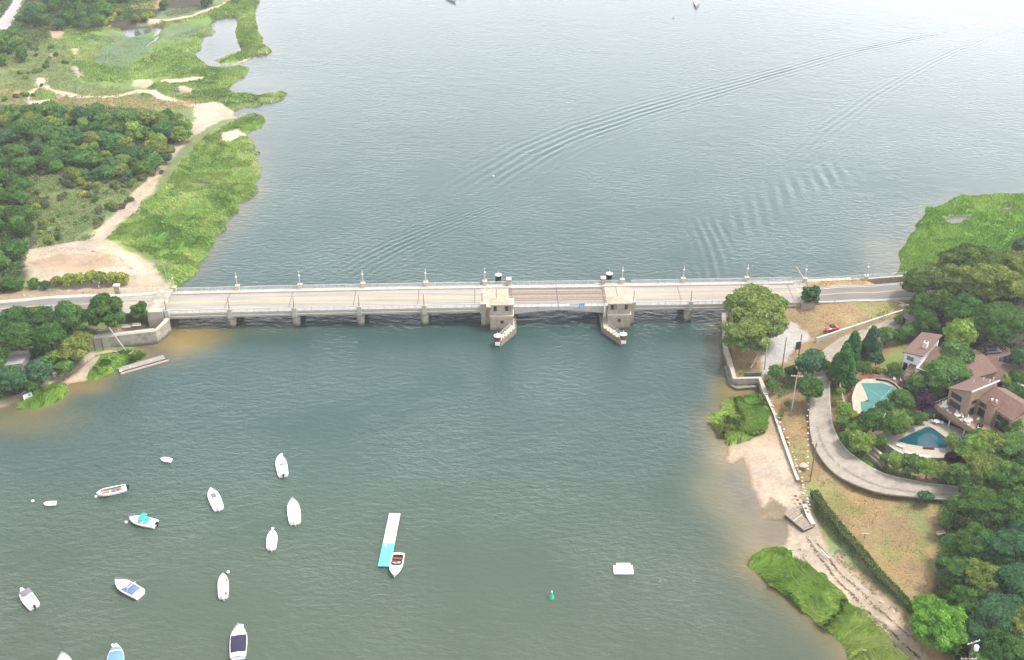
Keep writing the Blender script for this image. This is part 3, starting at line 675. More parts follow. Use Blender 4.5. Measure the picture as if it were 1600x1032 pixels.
line_strip('path', resample(pth, 30), 1.3, mat('worn_path', (.52,.42,.30), .95, .15, 2), .06)
A, B = ROADW['side']
ribbon('road', A, B, asph2, .05, 7)
line_strip('kerb', [tuple(p[:2]) for p in A[20:]], .2, asph2, .02, .08); line_strip('kerb', [tuple(p[:2]) for p in B[10:]], .24, mat('pale_kerb', (.42,.38,.32), .9, .3, 1), .02, .12)
line_strip('road_marking', [(a[0]*.68+c[0]*.32, a[1]*.68+c[1]*.32) for a, c in zip(A[34:58], B[34:58])], .8, mat('tar_patch', (.20,.18,.155), .95, .3, 1.2), .058)
A, B = ROADW['far_left']
ribbon('road', A, B, mat('pale_road', (.30,.29,.285), .95, .1, 4)); line_strip('road_marking', mix(A, B, .22), .25, whitep, .06); line_strip('road_marking', mix(A, B, .88), .2, whitep, .06)

# ------------------------------------------------------------------ bridge
BO = Vector((13.0, 294.6, 0)); BR = math.radians(1.35)
def BW(u, v, z=0):
    c, s = math.cos(BR), math.sin(BR); return Vector((BO.x+u*c-v*s, BO.y+u*s+v*c, z))
def dz_(u): return 5.6-.9*(u/111)**2 if u < 0 else 5.6+.3*(u/70)**2
HWD = 6.3
bridge = thing('bascule_bridge', 'long low concrete road bridge with a steel draw span in the middle crossing the inlet', 'bridge', BO, BR)
pierU = [-111.5, -92.8, -74.6, -56.3, -38.0, -21.8, 21.5, 37.3, 56.0, 69.5]
soffit_shade = mat('shade_toned_concrete', (.10,.095,.085), .95, .3, 2)  # concrete coloured dark to paint in the shade beneath the deck
def span(u0, u1):
    n = 8; us = [u0+(u1-u0)*i/n for i in range(n+1)]
    for vv0, vv1 in ((-HWD, -HWD+.45), (HWD-.45, HWD), (-3.4, -2.9), (-.3, .3), (2.9, 3.4)):
        g = MB()
        for a, c in zip(us[:-1], us[1:]):
            za, zc = dz_(a)-.25, dz_(c)-.25; dd = 1.25
            g.hexa([(a,vv0,za-dd),(c,vv0,zc-dd),(c,vv1,zc-dd),(a,vv1,za-dd),(a,vv0,za),(c,vv0,zc),(c,vv1,zc),(a,vv1,za)], concrete if abs(vv0) > 4 or abs(vv1) > 4 else soffit_shade)  # inner girders get the painted shade tone, outer ones plain concrete
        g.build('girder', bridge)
    d = MB()
    for a, c in zip(us[:-1], us[1:]):
        za, zc = dz_(a), dz_(c)
        d.hexa([(a,-5.0,za-.247),(c,-5.0,zc-.247),(c,4.6,zc-.247),(a,4.6,za-.247),(a,-5.0,za),(c,-5.0,zc),(c,4.6,zc),(a,4.6,za)], deckm)
    d.build('deck', bridge)
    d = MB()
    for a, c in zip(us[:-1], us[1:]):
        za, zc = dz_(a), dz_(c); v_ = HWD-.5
        d.hexa([(a,-v_,za-.40),(c,-v_,zc-.40),(c,v_,zc-.40),(a,v_,za-.40),(a,-v_,za-.26),(c,-v_,zc-.26),(c,v_,zc-.26),(a,v_,za-.26)], soffit_shade)
    d.build('soffit_shade', bridge)  # added thin slab, its dark colour stands in for underside shade
    for v0, v1 in ((-HWD-.12, -5.0), (4.6, HWD+.12)):
        s = MB()
        for a, c in zip(us[:-1], us[1:]):
            za, zc = dz_(a), dz_(c)
            s.hexa([(a,v0,za-.24),(c,v0,zc-.24),(c,v1,zc-.24),(a,v1,za-.24),(a,v0,za+.22),(c,v0,zc+.22),(c,v1,zc+.22),(a,v1,za+.22)], walk)
        s.build('sidewalk', bridge)
    for v in (-4.93, 4.42):
        k = MB(); k.grid([[(u, v, dz_(u)+.006), (u, v+.16, dz_(u)+.006)] for u in us], joint); k.build('gutter_line', bridge)
    y = MB()
    for v in (-.42, -.02): y.grid([[(u, v, dz_(u)+.006), (u, v+.26, dz_(u)+.006)] for u in us], yellow)
    y.build('centre_line', bridge)
    j = MB(); j.box(u1-2.1, u1-1.85, -4.99, 4.59, dz_(u1-2)-.1, dz_(u1-2)+.012, joint); j.build('deck_joint', bridge)
def rail(u0, u1, v, zf, h=1.05, par=None, step=2.05):
    r = MB(); L = u1-u0; n = max(1, round(L/step))
    for i in range(n+1):
        u = u0+L*i/n; z = zf(u)+.22; r.box(u-.05, u+.05, v-.05, v+.05, z, z+h, railm)
    for k, hh in enumerate((.25, .5, .75, 1.0)):
        us = [u0+L*i/4 for i in range(5)]
        t = .035 if k < 3 else .06
        for a, c in zip(us[:-1], us[1:]):
            za, zc = zf(a)+.22+hh*h/1.0, zf(c)+.22+hh*h/1.0
            r.hexa([(a,v-t,za-t),(c,v-t,zc-t),(c,v+t,zc-t),(a,v+t,za-t),(a,v-t,za+t),(c,v-t,zc+t),(c,v+t,zc+t),(a,v+t,za+t)], railm)
    # vertical pickets
    m = int(L/.55)
    for i in range(m):
        u = u0+L*(i+.5)/m; z = zf(u)+.25; r.box(u-.012, u+.012, v-.012, v+.012, z, z+h, railm)
    return r.build('railing', par or bridge)
for a, c in zip(pierU[:-1], pierU[1:]):
    if a == -21.8: continue
    span(a, c)
    for v in (-HWD+.05, HWD-.05): rail(a+.55, c-.55, v, dz_)
for side, (u0, u1) in (('l', (-21.8, -13.2)), ('r', (13.2, 21.5))):
    b = MB(); b.box(u0+.3, u1-.3, -6.9, 6.9, -4, 4.95, stone); b.box(u0, u1, -6.6, 6.6, 5.0, dz_(17)-.02, concrete); b.build('draw_pier', bridge)
    b = MB(); z = dz_(17); b.box(u0, u1, -4.9, 4.6, z-.02, z+.01, mat('pale_deck', (.35,.305,.25), .9, .2, 2)); b.box(u0, u1, 4.6, 6.6, z-.018, z+.24, walk); b.box(u0, u1, -6.6, -4.9, z-.018, z+.24, walk); b.build('deck', bridge)
    b = MB(); um = (u0+u1)/2; b.box(um-.12, um+.12, -4.8, 4.5, z+.012, z+.02, joint); b.build('deck_joint', bridge)
    for v in (-.35, -.05):
        pass
    b = MB(); b.box(u0, u1, -.35, -.22, z+.012, z+.018, yellow); b.box(u0, u1, -.05, .08, z+.012, z+.018, yellow); b.build('centre_line', bridge)
    rail(u0+.9, u1-1.2, HWD-.05, lambda u: dz_(17))
    q = u1-.6 if side == 'l' else u0+.6
    b = MB(); b.box(q-.55, q+.55, 5.7, 6.9, z+.2, z+2.0, stone); b.box(q-.75, q+.75, 5.5, 7.1, z+2.0, z+2.35, stone_lt); b.build('gate_pillar', bridge, bevel=.05)
    q = u0+.6 if side == 'l' else u1-.6
    b = MB(); b.box(q-.7, q+.7, -7.3, -5.7, -4, z+1.6, stone); b.box(q-.85, q+.85, -7.45, -5.6, z+1.6, z+1.9, stone_lt); b.build('pier_buttress', bridge)
# bascule leaves
zb = dz_(0)
for s_ in (-1, 1):
    def U(a): return a*s_
    b = MB(); n = 6
    for v0, v1 in ((-HWD, -HWD+.3), (HWD-.3, HWD), (-2.2, -1.9), (1.9, 2.2)):
        for i in range(n):
            a, c = .06+13.1*i/n, .06+13.1*(i+1)/n
            da, dc = 1.0+1.2*(a/13.2)**1.6, 1.0+1.2*(c/13.2)**1.6
            P = [(U(a),v0,zb-.1-da),(U(c),v0,zb-.1-dc),(U(c),v1,zb-.1-dc),(U(a),v1,zb-.1-da),(U(a),v0,zb-.1),(U(c),v0,zb-.1),(U(c),v1,zb-.1),(U(a),v1,zb-.1)]
            if s_ < 0: P = [P[1],P[0],P[3],P[2],P[5],P[4],P[7],P[6]]
            b.hexa(P, girder)
    for i in range(7):
        a = 1+i*1.95; b.box(*(sorted((U(a-.05), U(a+.05)))), -HWD-.06, -HWD-.002, zb-1.6-.5*(a/13)**2, zb-.15, girder)
        b.box(*(sorted((U(a-.1), U(a+.1)))), -HWD+.31, HWD-.31, zb-.75, zb-.2, girder)
    leaf = b.build('draw_span_girder', bridge)
    b = MB(); x0, x1 = sorted((U(.06), U(13.15)))
    b.box(x0, x1, -4.9, 4.4, zb-.095, zb-.02, grating)
    for v, wd in ((3.0, .9), (-.9, .35), (.3, .25), (-3.2, .9), (-1.9, .4), (1.8, .4)): b.box(x0+.1, x1-.1, v-wd/2, v+wd/2, zb-.019, zb-.012, grating2)
    for v in (-.35, -.02): b.box(x0+.1, x1-.1, v, v+.14, zb-.011, zb-.006, yellow)
    b.build('grating_deck', bridge)
    for v0, v1 in ((-HWD-.05, -4.9), (4.4, HWD+.05)):
        b = MB(); b.box(x0, x1, v0, v1, zb-.09, zb+.16, walk if v0 > 0 else girder); b.build('sidewalk', bridge)
    b = MB(); x0, x1 = sorted((U(13.2), U(14.0))); b.box(x0, x1, -4.85, 4.5, zb+.0, zb+.03, mat('steel_bridge_plate', (.16,.12,.11), .7, .2, .5)); b.build('joint_plate', bridge)
    for v in (-HWD+.02, HWD-.02): rail(*sorted((U(.15), U(13.1))), v, lambda u: zb-.05, 1.1, step=1.9)
# piers
for u in pierU[1:5]+pierU[7:9]:
    b = MB(); z1 = dz_(u)-1.5
    for v in (-5.1, 5.1): b.lathe([(1.15,-4),(1.15,z1-1.5),(1.3,z1-1.45),(1.3,z1-.9),(1.05,z1-.85),(1.05,z1-.45)], (u, v, 0), concrete_dk, 16)
    b.box(u-.6, u+.6, -5.0, 5.0, -4, z1-.5, concrete_dk)
    b.build('pier', bridge, smooth=False)
    b = MB(); b.box(u-.95, u+.95, -6.2, 6.2, z1-.44, z1-.02, concrete); b.build('pier_cap', bridge)
# abutments
for u0, u1 in ((-115.5, -111.3), (69.3, 73)):
    b = MB(); b.box(u0, u1, -6.6, 6.6, -3, dz_(100)-.35, concrete_dk); b.box(u0-.2, u1-.1, -7.5, -5.2, -3, dz_(100)+.0, concrete); b.build('abutment', bridge)
# utility pipe shadowed under the railing on the near side
b = MB(); b.tube([(u, -HWD-.22, dz_(u)-.75) for u in np.linspace(-111, -22, 12)], .11, girder, 6); b.build('service_pipe', bridge)
b = MB(); b.tube([(u, -HWD-.22, dz_(u)-.75) for u in np.linspace(22, 68, 8)], .11, girder, 6); b.build('service_pipe', bridge)

# control houses
def control_house(u0, u1, label, flip):
    t = thing('control_house', label, 'control house', BW((u0+u1)/2, -9.3), BR)
    w2 = (u1-u0)/2; y0, y1 = -.55, 2.5
    b = MB(); b.box(-w2-.12, w2+.12, y0-.15, y1+.4, -4, 4.75, stone)
    for z in (.45, 1.3, 2.15, 3.0, 3.85):
        b.box(-w2-.125, w2+.125, y0-.156, y0-.15, z, z+.035, timber)
    for x in (-1.55, 1.6): b.box(x-.02, x+.02, y0-.157, y0-.15, .3, 4.6, timber)
    b.build('base_wall', t)
    b = MB(); b.box(-w2-.28, w2+.28, y0-.32, y1+.55, 4.75, 5.15, stone_lt); b.build('stone_band', t)
    b = MB(); b.box(-w2, w2, y0, y1, 5.15, 8.6, stone); b.build('upper_wall', t)
    b = MB(); e = .38; zr = 8.6; xs = (-w2-e, w2+e); ys = (y0-e, y1+e); rx = 1.1
    b.box(xs[0], xs[1], ys[0], ys[1], zr, zr+.16, stone_lt)
    z2 = zr+1.35; ym = (y0+y1)/2; o0 = (xs[0], ys[0], zr+.163); o1 = (xs[1], ys[0], zr+.163); o2 = (xs[1], ys[1], zr+.163); o3 = (xs[0], ys[1], zr+.163)
    r0 = (-rx, ym, z2); r1 = (rx, ym, z2)
    b.poly([o0, o1, r1, r0], rooft).poly([o1, o2, r1], rooft).poly([o2, o3, r0, r1], rooft).poly([o3, o0, r0], rooft); b.build('roof', t)
    def win(x0, x1, z0, z1, y, two=False):
        f = MB(); f.box(x0-.09, x1+.09, y-.06, y-.002, z0-.09, z1+.09, rust if False else timber_dk); wf = f.build('window', t)
        g = MB(); xm = (x0+x1)/2
        if two: g.box(x0, xm-.05, y-.09, y-.061, z0, z1, glassd); g.box(xm+.05, x1, y-.09, y-.061, z0, z1, mat('grey_blind', (.17,.17,.165), .6, .1, 1))
        else: g.box(x0, x1, y-.09, y-.061, z0, z1, glassd)
        g.build('pane', wf)
    s = -1 if flip else 1
    win(*sorted((s*1.0, s*2.45)), 6.7, 8.1, y0, True); win(*sorted((-s*2.2, -s*1.5)), 6.7, 8.1, y0)
    win(-.32, .38, 2.65, 3.45, y0-.15)
    # side windows facing the channel
    xs_ = s*w2; f = MB(); f.box(*sorted((xs_+s*.002, xs_+s*.06)), .3, 1.8, 6.6, 8.2, timber_dk); wf = f.build('window', t)
    g = MB(); g.box(*sorted((xs_+s*.061, xs_+s*.09)), .4, 1.7, 6.7, 8.1, glassd); g.build('pane', wf)
    if flip:
        g = MB(); g.lathe([(.42,0),(.42,3.6),(.2,3.85),(.05,3.9)], (-w2-.75, 1.5, 3.0), whitep, 12); g.build('white_tank', t, smooth=True)
    return t
control_house(-19.2, -13.0, 'beige stone control house with hipped roof on the left side of the draw span', False)
control_house(13.9, 20.1, 'beige stone control house with a white tank beside it, right of the draw span', True)

# street lamps on the bridge
def lamp_proto():
    t = thing('street_lamp', 'lamp', 'street lamp')
    p = MB(); p.box(-.55,.55,-.45,.45,0,1.25,stone_lt); p.box(-.68,.68,-.58,.58,1.25,1.5,stone_lt); a = p.build('plinth', t, bevel=.03)
    p = MB(); p.tube([(0,0,1.5),(0,0,1.9),(0,0,4.2),(0,0,5.0)], .2, mat('lamp_post_stone', (.46,.40,.35), .8, .15, 1), 8, .08); c = p.build('post', t)
    p = MB(); p.sph((0, -.1, 4.3), .3, whitep, 10, 6); p.tube([(0,0,4.9),(0,0,5.6)], .07, whitep, 6); p.tube([(0,0,4.0),(0,-.12,4.05)], .08, whitep, 6); g = p.build('globe', t, smooth=True)
    return t, [(a, ()), (c, ()), (g, ())]
lampF, lpF = lamp_proto()
def lamp2_proto():
    t = thing('street_lamp', 'lamp', 'street lamp')
    p = MB(); p.box(-.6,.6,-.35,.4,-1.6,1.3,walk); a = p.build('plinth', t, bevel=.03)
    brown = mat('brown_lamp_post', (.22,.16,.12), .8, .2, 1)
    p = MB(); p.tube([(0,0,1.3),(0,0,3.2),(0,0,4.9)], .15, brown, 8, .07); c = p.build('post', t)
    p = MB(); p.sph((.28, 0, 4.3), .2, whitep, 8, 5); p.tube([(0,0,4.4),(.28,0,4.45)], .04, brown, 5); g = p.build('globe', t, smooth=True)
    return t, [(a, ()), (c, ()), (g, ())]
lampN, lpN = lamp2_proto()
ordn = ['first', 'second', 'third', 'fourth', 'fifth', 'sixth', 'seventh', 'eighth', 'ninth', 'tenth']
lamps = [(-111.2, 6.55), (-92.8, 6.4), (-74.6, 6.4), (-56.3, 6.4), (-38, 6.4), (-20.8, 6.4), (19.4, 6.4), (37.3, 6.4), (56.0, 6.4)]
firstF = firstN = True
for i, (u, v) in enumerate(lamps):
    lab = f'white globe street lamp on stone plinth, {ordn[i]} from the left along the far railing'
    loc = BW(u, v+.1, (dz_(u) if i < 9 else 5.6)+.1)
    if firstF: lampF.location = loc; lampF['label'] = lab; lampF['group'] = 'street lamps along the far bridge railing'; firstF = False
    else: copy_tree(lampF, lpF, loc, BR, label=lab, group='street lamps along the far bridge railing')
for (px, py), lab in (((1257,438), 'globe street lamp behind the raised yellow barrier on the right approach'), ((1353,434), 'globe street lamp farthest right on the seawall railing of the approach road')):
    x, y = G(px, py+3, 5.8); copy_tree(lampF, lpF, (x, y, 5.7), .05, label=lab, group='street lamps along the far bridge railing')
k = 0
for u in (-110.5, -92.8, -74.6, -56.3, -38, -21.6, 21.3, 37.6):
    lab = f'slim brown street lamp on the near bridge railing, {ordn[k]} from the left'; k += 1
    loc = BW(u, -6.55, dz_(u)+.1)
    if firstN: lampN.location = loc; lampN['label'] = lab; lampN['group'] = 'slim lamps along the near bridge railing'; firstN = False
    else: copy_tree(lampN, lpN, loc, BR, label=lab, group='slim lamps along the near bridge railing')

# timber fenders guarding the draw piers
def fender(s_, label):
    t = thing('timber_fender', label, 'bridge fender', BW(s_*12.4, 0), BR)
    path = [(0, 13.6), (0, -11.6), (-4.4, -18.3)] if s_ < 0 else [(0, 13.6), (0, -11.6), (4.4, -18.3)]
    path = [(p[0]*1.0, p[1]) for p in path]
    top = 1.9; wd = 1.5
    def off(i, side):
        p = Vector(path[i]); d = Vector((0, -1)) if i < 2 else (Vector(path[2])-Vector(path[1])).normalized()
        n = Vector((-d.y, d.x))*(wd*side); 
        return p+n
    sg = 1 if s_ > 0 else -1          # walkway lies on the pier side
    L = [Vector(p) for p in path]; R = []
    for i in range(3):
        if i == 0: n = Vector((sg*wd, 0))
        elif i == 1: n = Vector((sg*wd, .75))
        else:
            d = (L[2]-L[1]).normalized(); n = Vector((d.y, -d.x)) if sg < 0 else Vector((-d.y, d.x)); n = n*wd
        R.append(L[i]+n)
    w_ = MB()
    for i in range(2):
        a, b_, c, d = L[i], L[i+1], R[i+1], R[i]
        P = [(a.x,a.y), (b_.x,b_.y), (c.x,c.y), (d.x,d.y)]
        area = sum(P[j][0]*P[(j+1)%4][1]-P[(j+1)%4][0]*P[j][1] for j in range(4))
        if area < 0: P = P[::-1]
        w_.prism(P, top-.12, top+(.0 if i else .004), timber_lt)
    w_.build('walkway', t)
    f = MB()
    for i in range(2):
        a, b_ = L[i], L[i+1]; n = int((b_-a).length/1.3)
        for j in range(n+1):
            p = a+(b_-a)*j/n; f.tube([(p.x, p.y, -3), (p.x, p.y, top+.25)], .17, timber_dk if j % 3 else timber, 7)
        d = (b_-a).normalized(); nn = Vector((d.y, -d.x)); nn = nn if (nn.x*sg < 0) else -nn
        for z in (.35, .85, 1.35, 1.75):
            q = [a+nn*.17, b_+nn*.17, b_+nn*.38, a+nn*.38]; P = [(v.x, v.y) for v in q]
            area = sum(P[j][0]*P[(j+1)%4][1]-P[(j+1)%4][0]*P[j][1] for j in range(4))
            if area < 0: P = P[::-1]
            f.prism(P, z, z+.3, timber)
    f.build('piling_wall', t)
    r = MB()
    for (a, b_) in ((R[1], R[2]),):
        for z in (top+.55, top+1.05): r.tube([(a.x, a.y, z), (b_.x, b_.y, z)], .06, timber_lt, 5)
        n = 6
        for j in range(n+1):
            p = a+(b_-a)*j/n; r.tube([(p.x, p.y, top), (p.x, p.y, top+1.1)], .05, timber_lt, 5)
    r.build('railing', t)
    for (c, far) in (((L[2]+R[2])/2+Vector((0, .2)), False), ((L[0]+R[0])/2+Vector((sg*3.6, 3.0)), True)):
        k_ = MB(); z0 = top if not far else -2
        k_.lathe([(.9, z0), (.9, 3.3)], (c.x, c.y, 0), rust if not far else black, 8); k_.build('dolphin_drum', t)
        k_ = MB(); k_.lathe([(1.05, 3.3), (1.1, 3.42), (.4, 3.7), (.08, 3.8), (.06, 4.6)], (c.x, c.y, 0), whitep, 8); k_.build('white_cap', t)
        if not far:
            k_ = MB(); k_.box(c.x-.7, c.x+.7, c.y-1.35, c.y-1.2, 1.0, 2.0, whitep); k_.build('sign_board', t)
    b = MB(); p = L[1]+(R[2]-L[1])*.5; b.box(p.x-.3, p.x+.3, p.y-.3, p.y+.3, top, top+.7, whitep); b.build('light_box', t)
fender(-1, 'weathered timber fender with a white capped drum in front of the left control house')
fender(1, 'weathered timber fender with a white capped drum in front of the right control house')

# sign on the draw span railing
t = thing('clearance_sign', 'white and blue notice board fixed to the near railing of the draw span', 'sign', BW(4.8, -6.5, zb+.35), BR)
b = MB(); b.box(-1.6, .98, -.08, -.02, -.35, .75, whitep); b.build('white_panel', t)
b = MB(); b.box(1.0, 2.55, -.08, -.02, -.35, .75, signblue)
b.build('blue_panel', t)
b = MB()
for i in range(11):
    x = -1.45+i*.22; b.box(x, x+.12, -.086, -.081, .42, .56, inkg); 
    if i % 3: b.box(x, x+.1, -.086, -.081, .08, .2, inkg)
b.build('lettering', t)
b = MB(); b.box(1.35, 2.2, -.086, -.081, .1, .22, whitep); b.box(1.35, 1.5, -.086, -.081, -.2, .22, whitep); b.box(2.05, 2.2, -.087, -.082, -.2, .3, whitep); b.box(1.3, 2.3, -.088, -.083, -.28, -.18, whitep); b.build('emblem', t)

# masts, poles and barriers
def pole(name, label, cat, base, top, r, m, r1=None, arms=(), armm=None, group=None, extra=None):
    t = thing(name, label, cat, base, 0, group); b = MB(); d = Vector(top)-Vector(base)
    b.tube([(0,0,-.3), tuple(d)], r, m, 7, r1 or r*.75); b.build('pole', t)
    for (frac, half, ang) in arms:
        a = MB(); c = d*frac; dx, dy = math.cos(ang)*half, math.sin(ang)*half
        a.tube([(c.x-dx, c.y-dy, c.z), (c.x+dx, c.y+dy, c.z)], .1, armm or m, 5)
        for k in (-.9, -.4, .4, .9): a.lathe([(.06,0),(.08,.18),(.03,.24)], (c.x+dx*k, c.y+dy*k, c.z+.08), whitep, 6)
        a.build('crossarm', t)
    if extra: extra(t, d)
    return t
def vpole(px, py, h, dz=0.0): x, y, z = GTq(px, py); return (x, y, z), (x, y, z+h)
wood = mat('pole_wood', (.16,.12,.09), .9, .25, .8); wood_p = mat('pale_pole_wood', (.40,.37,.33), .9, .2, .8); red_p = mat('red_brown_pole', (.22,.06,.045), .8, .2, .6)
x, y = G(262, 442, 4.9); pole('mast', 'tall thin pale mast at the left end of the bridge', 'mast', (x, y, 4.6), (x-.4, y, 12.8), .09, wood_p)
x, y = G(267, 444, 4.9); pole('mast', 'shorter thin mast beside the tall one at the left bridge end', 'mast', (x, y, 4.6), (x-.2, y, 8.6), .09, wood_p)
x, y = G(1170, 445, 5.9); pole('mast', 'thin pale mast by the railing at the right end of the bridge', 'mast', (x, y, 5.7), (x+.3, y, 12.4), .07, wood_p)
def barrier(px, py, z, label, ang, ly):
    x, y = G(px, py, z); t = thing('traffic_barrier', label, 'barrier', (x, y, z), 0)
    b = MB(); b.box(-.35,.35,-.3,.3,0,1.2, ly); b.build('motor_box', t, bevel=.04)
    b = MB(); dx = math.cos(ang); dzz = math.sin(ang)
    b.tube([(0,-.35,1.1),(dx*5,-.35,1.1+dzz*5)], .13, whitep, 6, .07); b.build('arm', t)
    b = MB()
    for k in (.8, 2.2, 3.6): b.tube([(dx*k,-.35,1.1+dzz*k),(dx*(k+.5),-.35,1.1+dzz*(k+.5))], .145, yellow if ly is yellow else redink, 6); 
    b.build('stripes', t)
barrier(155, 466, 5, 'white barrier arm standing upright beside the road left of the bridge', math.radians(76), whitep)
barrier(1256, 441, 5.8, 'yellow barrier with its arm raised by the railing right of the bridge', math.radians(125), yellow)
def upole(px, py, h, label, m, arms=(), lean=(0,0), group='utility poles', armm=None, r=.16, extra=None):
    x, y, z = GTq(px, py); return pole('utility_pole', label, 'utility pole', (x, y, z), (x+lean[0], y+lean[1], z+h), r, m, arms=arms, armm=armm, group=group, extra=extra)
upole(1237, 641, 10.5, 'pale utility pole with white crossarm on the dry grass beside the dark pines', wood_p, [(.985,1.5,-.1)], group='utility poles')
upole(1266, 750, 10.8, 'dark wooden utility pole with crossarm near the end of the timber bulkhead', wood, [(.985,1.1,0)], armm=wood_p)
def xarm(t, d):
    b = MB(); b.box(-1.6, 1.2, -.06, .06, d.z*.93, d.z*.93+.14, wood_p); b.tube([(0,0,d.z*.97),(-2.6,1.6,d.z*1.02)], .05, wood_p, 5); b.build('street_light_arm', t)
upole(1406, 516, 8.6, 'dark utility pole with a lamp arm beside the retaining wall and the big oaks', wood, [(.9,1.2,.5)], extra=xarm)
upole(1222, 575, 9.6, 'dark bare utility pole standing beyond the shrubs on the paved lot', wood)
upole(1194, 577, 7.8, 'short grey utility pole under the edge of the large plane tree', wood_p)
upole(1248, 555, 6.5, 'reddish brown pole with a white band beside the paved lot entrance', red_p, extra=lambda t, d: MB().lathe([(.19,0),(.19,.25)], (0,0,d.z*.68), whitep, 8).build('white_band', t))
def trafo(t, d):
    b = MB(); b.lathe([(.42,-.5),(.45,-.45),(.45,.45),(.3,.6)], (.75,-.1,d.z-1.6), mat('pale_transformer', (.75,.75,.78), .5, .1, 1), 10); b.build('transformer', t, smooth=True)
upole(1502, 1070, 11.5, 'dark utility pole with pale transformer among trees in the bottom right corner', wood, [(.975,1.4,.35),(.6,1.5,0)], armm=wood_p, extra=trafo)
upole(197, 548, 7.6, 'leaning pale wooden pole in front of the left seawall', wood_p, lean=(-3.4,0), group=None)
upole(140, 548, 6.4, 'dark wooden pole at the left corner of the seawall', wood, lean=(-1.0,0), group=None)
for i, (px, py, h) in enumerate(((148.5,545,2.6),(161,544,2.7))):
    x, y, z = GTq(px, py); pole('timber_pile', ['dark timber pile leaning on the seawall, nearest its left corner pole', 'dark timber pile leaning on the seawall, closer to the leaning pale pole'][i], 'pile', (x, y, z-.3), (x-.2, y+.4, z+h), .17, timber_dk, group='piles against the left seawall')
x, y, z = GTq(1183, 571); pole('timber_pile', 'pale round post leaning under the large plane tree near the bulkhead corner', 'post', (x-1.8, y-.9, z), (x+.4, y+1.2, z+3.2), .2, wood_p)
x, y = G(1371, 678, 6.2); pole('flagpole', 'white pole with a dark base at the corner of the blue swimming pool terrace', 'pole', (x, y, 5.9), (x+.9, y, 12.2), .13, whitep)

# rails and walls on the approaches
def fence_line(name, label, cat, P, h, m, step=1.2, zoff=0.0, rails=3, r=.05, solid=None):
    t = thing(name, label, cat, (P[0][0], P[0][1], P[0][2])); o = Vector(P[0]); Q = [Vector(p)-o for p in P]
    b = MB(); c = MB()
    for a, d in zip(Q[:-1], Q[1:]):
        n = max(1, round((d-a).length/step))
        for i in range(n+1):
            p = a+(d-a)*i/n; b.tube([(p.x, p.y, p.z-.3), (p.x, p.y, p.z+h)], r*1.2, m, 5)
        for k in range(rails):
            z = h*(k+1)/rails-.02; c.tube([(a.x, a.y, a.z+z), (d.x, d.y, d.z+z)], r, m, 5)
    b.build('posts', t); c.build('rails', t); return t
P = [(*G(px, py, 5.7)[:2], 5.6) for px, py in ((1166,444),(1200,443),(1257,439.5),(1300,437.5),(1352,434.5),(1410,430.5),(1480,420))]
fence_line('guard_railing', 'pale metal guard railing along the seawall of the right approach road', 'railing', P, 1.15, railm, 2.2, rails=4, r=.045)
def wall_run(name, label, cat, P, thick, zb_, m, cap=None, caph=.18, parent=None):
    """P world points with top z; wall body below to zb_"""
    t = thing(name, label, cat, (P[0][0], P[0][1], 0)); o = Vector((P[0][0], P[0][1], 0)); b = MB(); c = MB()
    Q = [Vector(p)-o for p in P]
    N = []
    for i in range(len(Q)):
        d = (Q[min(i+1, len(Q)-1)]-Q[max(i-1, 0)]); d.z = 0; d.normalize(); N.append(Vector((-d.y, d.x, 0))*thick/2)
    for i in range(len(Q)-1):
        a, d, na, nd = Q[i], Q[i+1], N[i], N[i+1]
        P8 = [a-na, d-nd, d+nd, a+na]
        lo = [(v.x, v.y, zb_) for v in P8]; hi = [(v.x, v.y, v.z) for v in P8]; b.hexa(lo+hi, m)
        if cap:
            e = 1.35; P8 = [a-na*e, d-nd*e, d+nd*e, a+na*e]; b_ = [(v.x, v.y, v.z+.002) for v in P8]; h_ = [(v.x, v.y, v.z+caph) for v in P8]; c.hexa(b_+h_, cap)
    b.build('wall', t)
    if cap: c.build('coping', t)
    return t
wall_run('seawall', 'low concrete seawall under the guard railing on the right approach', 'seawall', [(*G(px, py, 5.5)[:2], 5.5) for px, py in ((1168,445.5),(1257,441),(1352,436),(1412,431.5))], .6, -3, concrete_dk, walk, .1)
wall_run('retaining_wall', 'long pale concrete retaining wall sloping up beside the side road behind the red car', 'wall', [(*G(px, py, z)[:2], z) for px, py, z in ((1275.5,528.5,4.6),(1310,517,4.9),(1350,504,5.2),(1385,492.5,5.5),(1412,484,5.9))], .5, 2.0, mat('pale_wall_concrete', (.47,.45,.41), .9, .12, 2.5, bump=.3))
# bulkhead corner on the right
BHP = [(1137,561,2.5),(1143,600,2.5),(1151,604,2.5)]
P = [(*G(px, py, z)[:2], z) for px, py, z in ((1131,490,2.9),(1133,540,2.6),(1139,560,2.4),(1148,592,2.4),(1187,591,2.4),(1197,617,2.2))]
wall_run('bulkhead', 'grey concrete bulkhead turning the corner below the large plane tree', 'bulkhead', P, .9, -3, concrete_dk, concrete, .2)
P = [(*G(px, py, .7)[:2], .75) for px, py in ((1134,572),(1143,601.5),(1150,606),(1186,603.5))]
wall_run('bulkhead_ledge', 'low concrete ledge at water level outside the bulkhead corner', 'ledge', P, .9, -3, concrete_dk)
P = [(*G(px, py, z)[:2], z) for px, py, z in ((1190,602,2.0),(1197,618,1.9),(1210,647,1.9),(1224,688,1.85),(1236,722,1.8),(1247,751,1.7))]
wall_run('timber_bulkhead', 'long pale topped timber bulkhead between the beach and the dry grass', 'bulkhead', P, .5, -.5, timber, timber_lt, .16)
P = [(*G(px, py, z)[:2], z) for px, py, z in ((1257,789,1.6),(1264,808,1.5),(1271,820,1.4))]
wall_run('timber_bulkhead', 'short broken length of timber bulkhead beside the wooden ramp', 'bulkhead', P, .8, -.3, timber, timber_lt, .16)
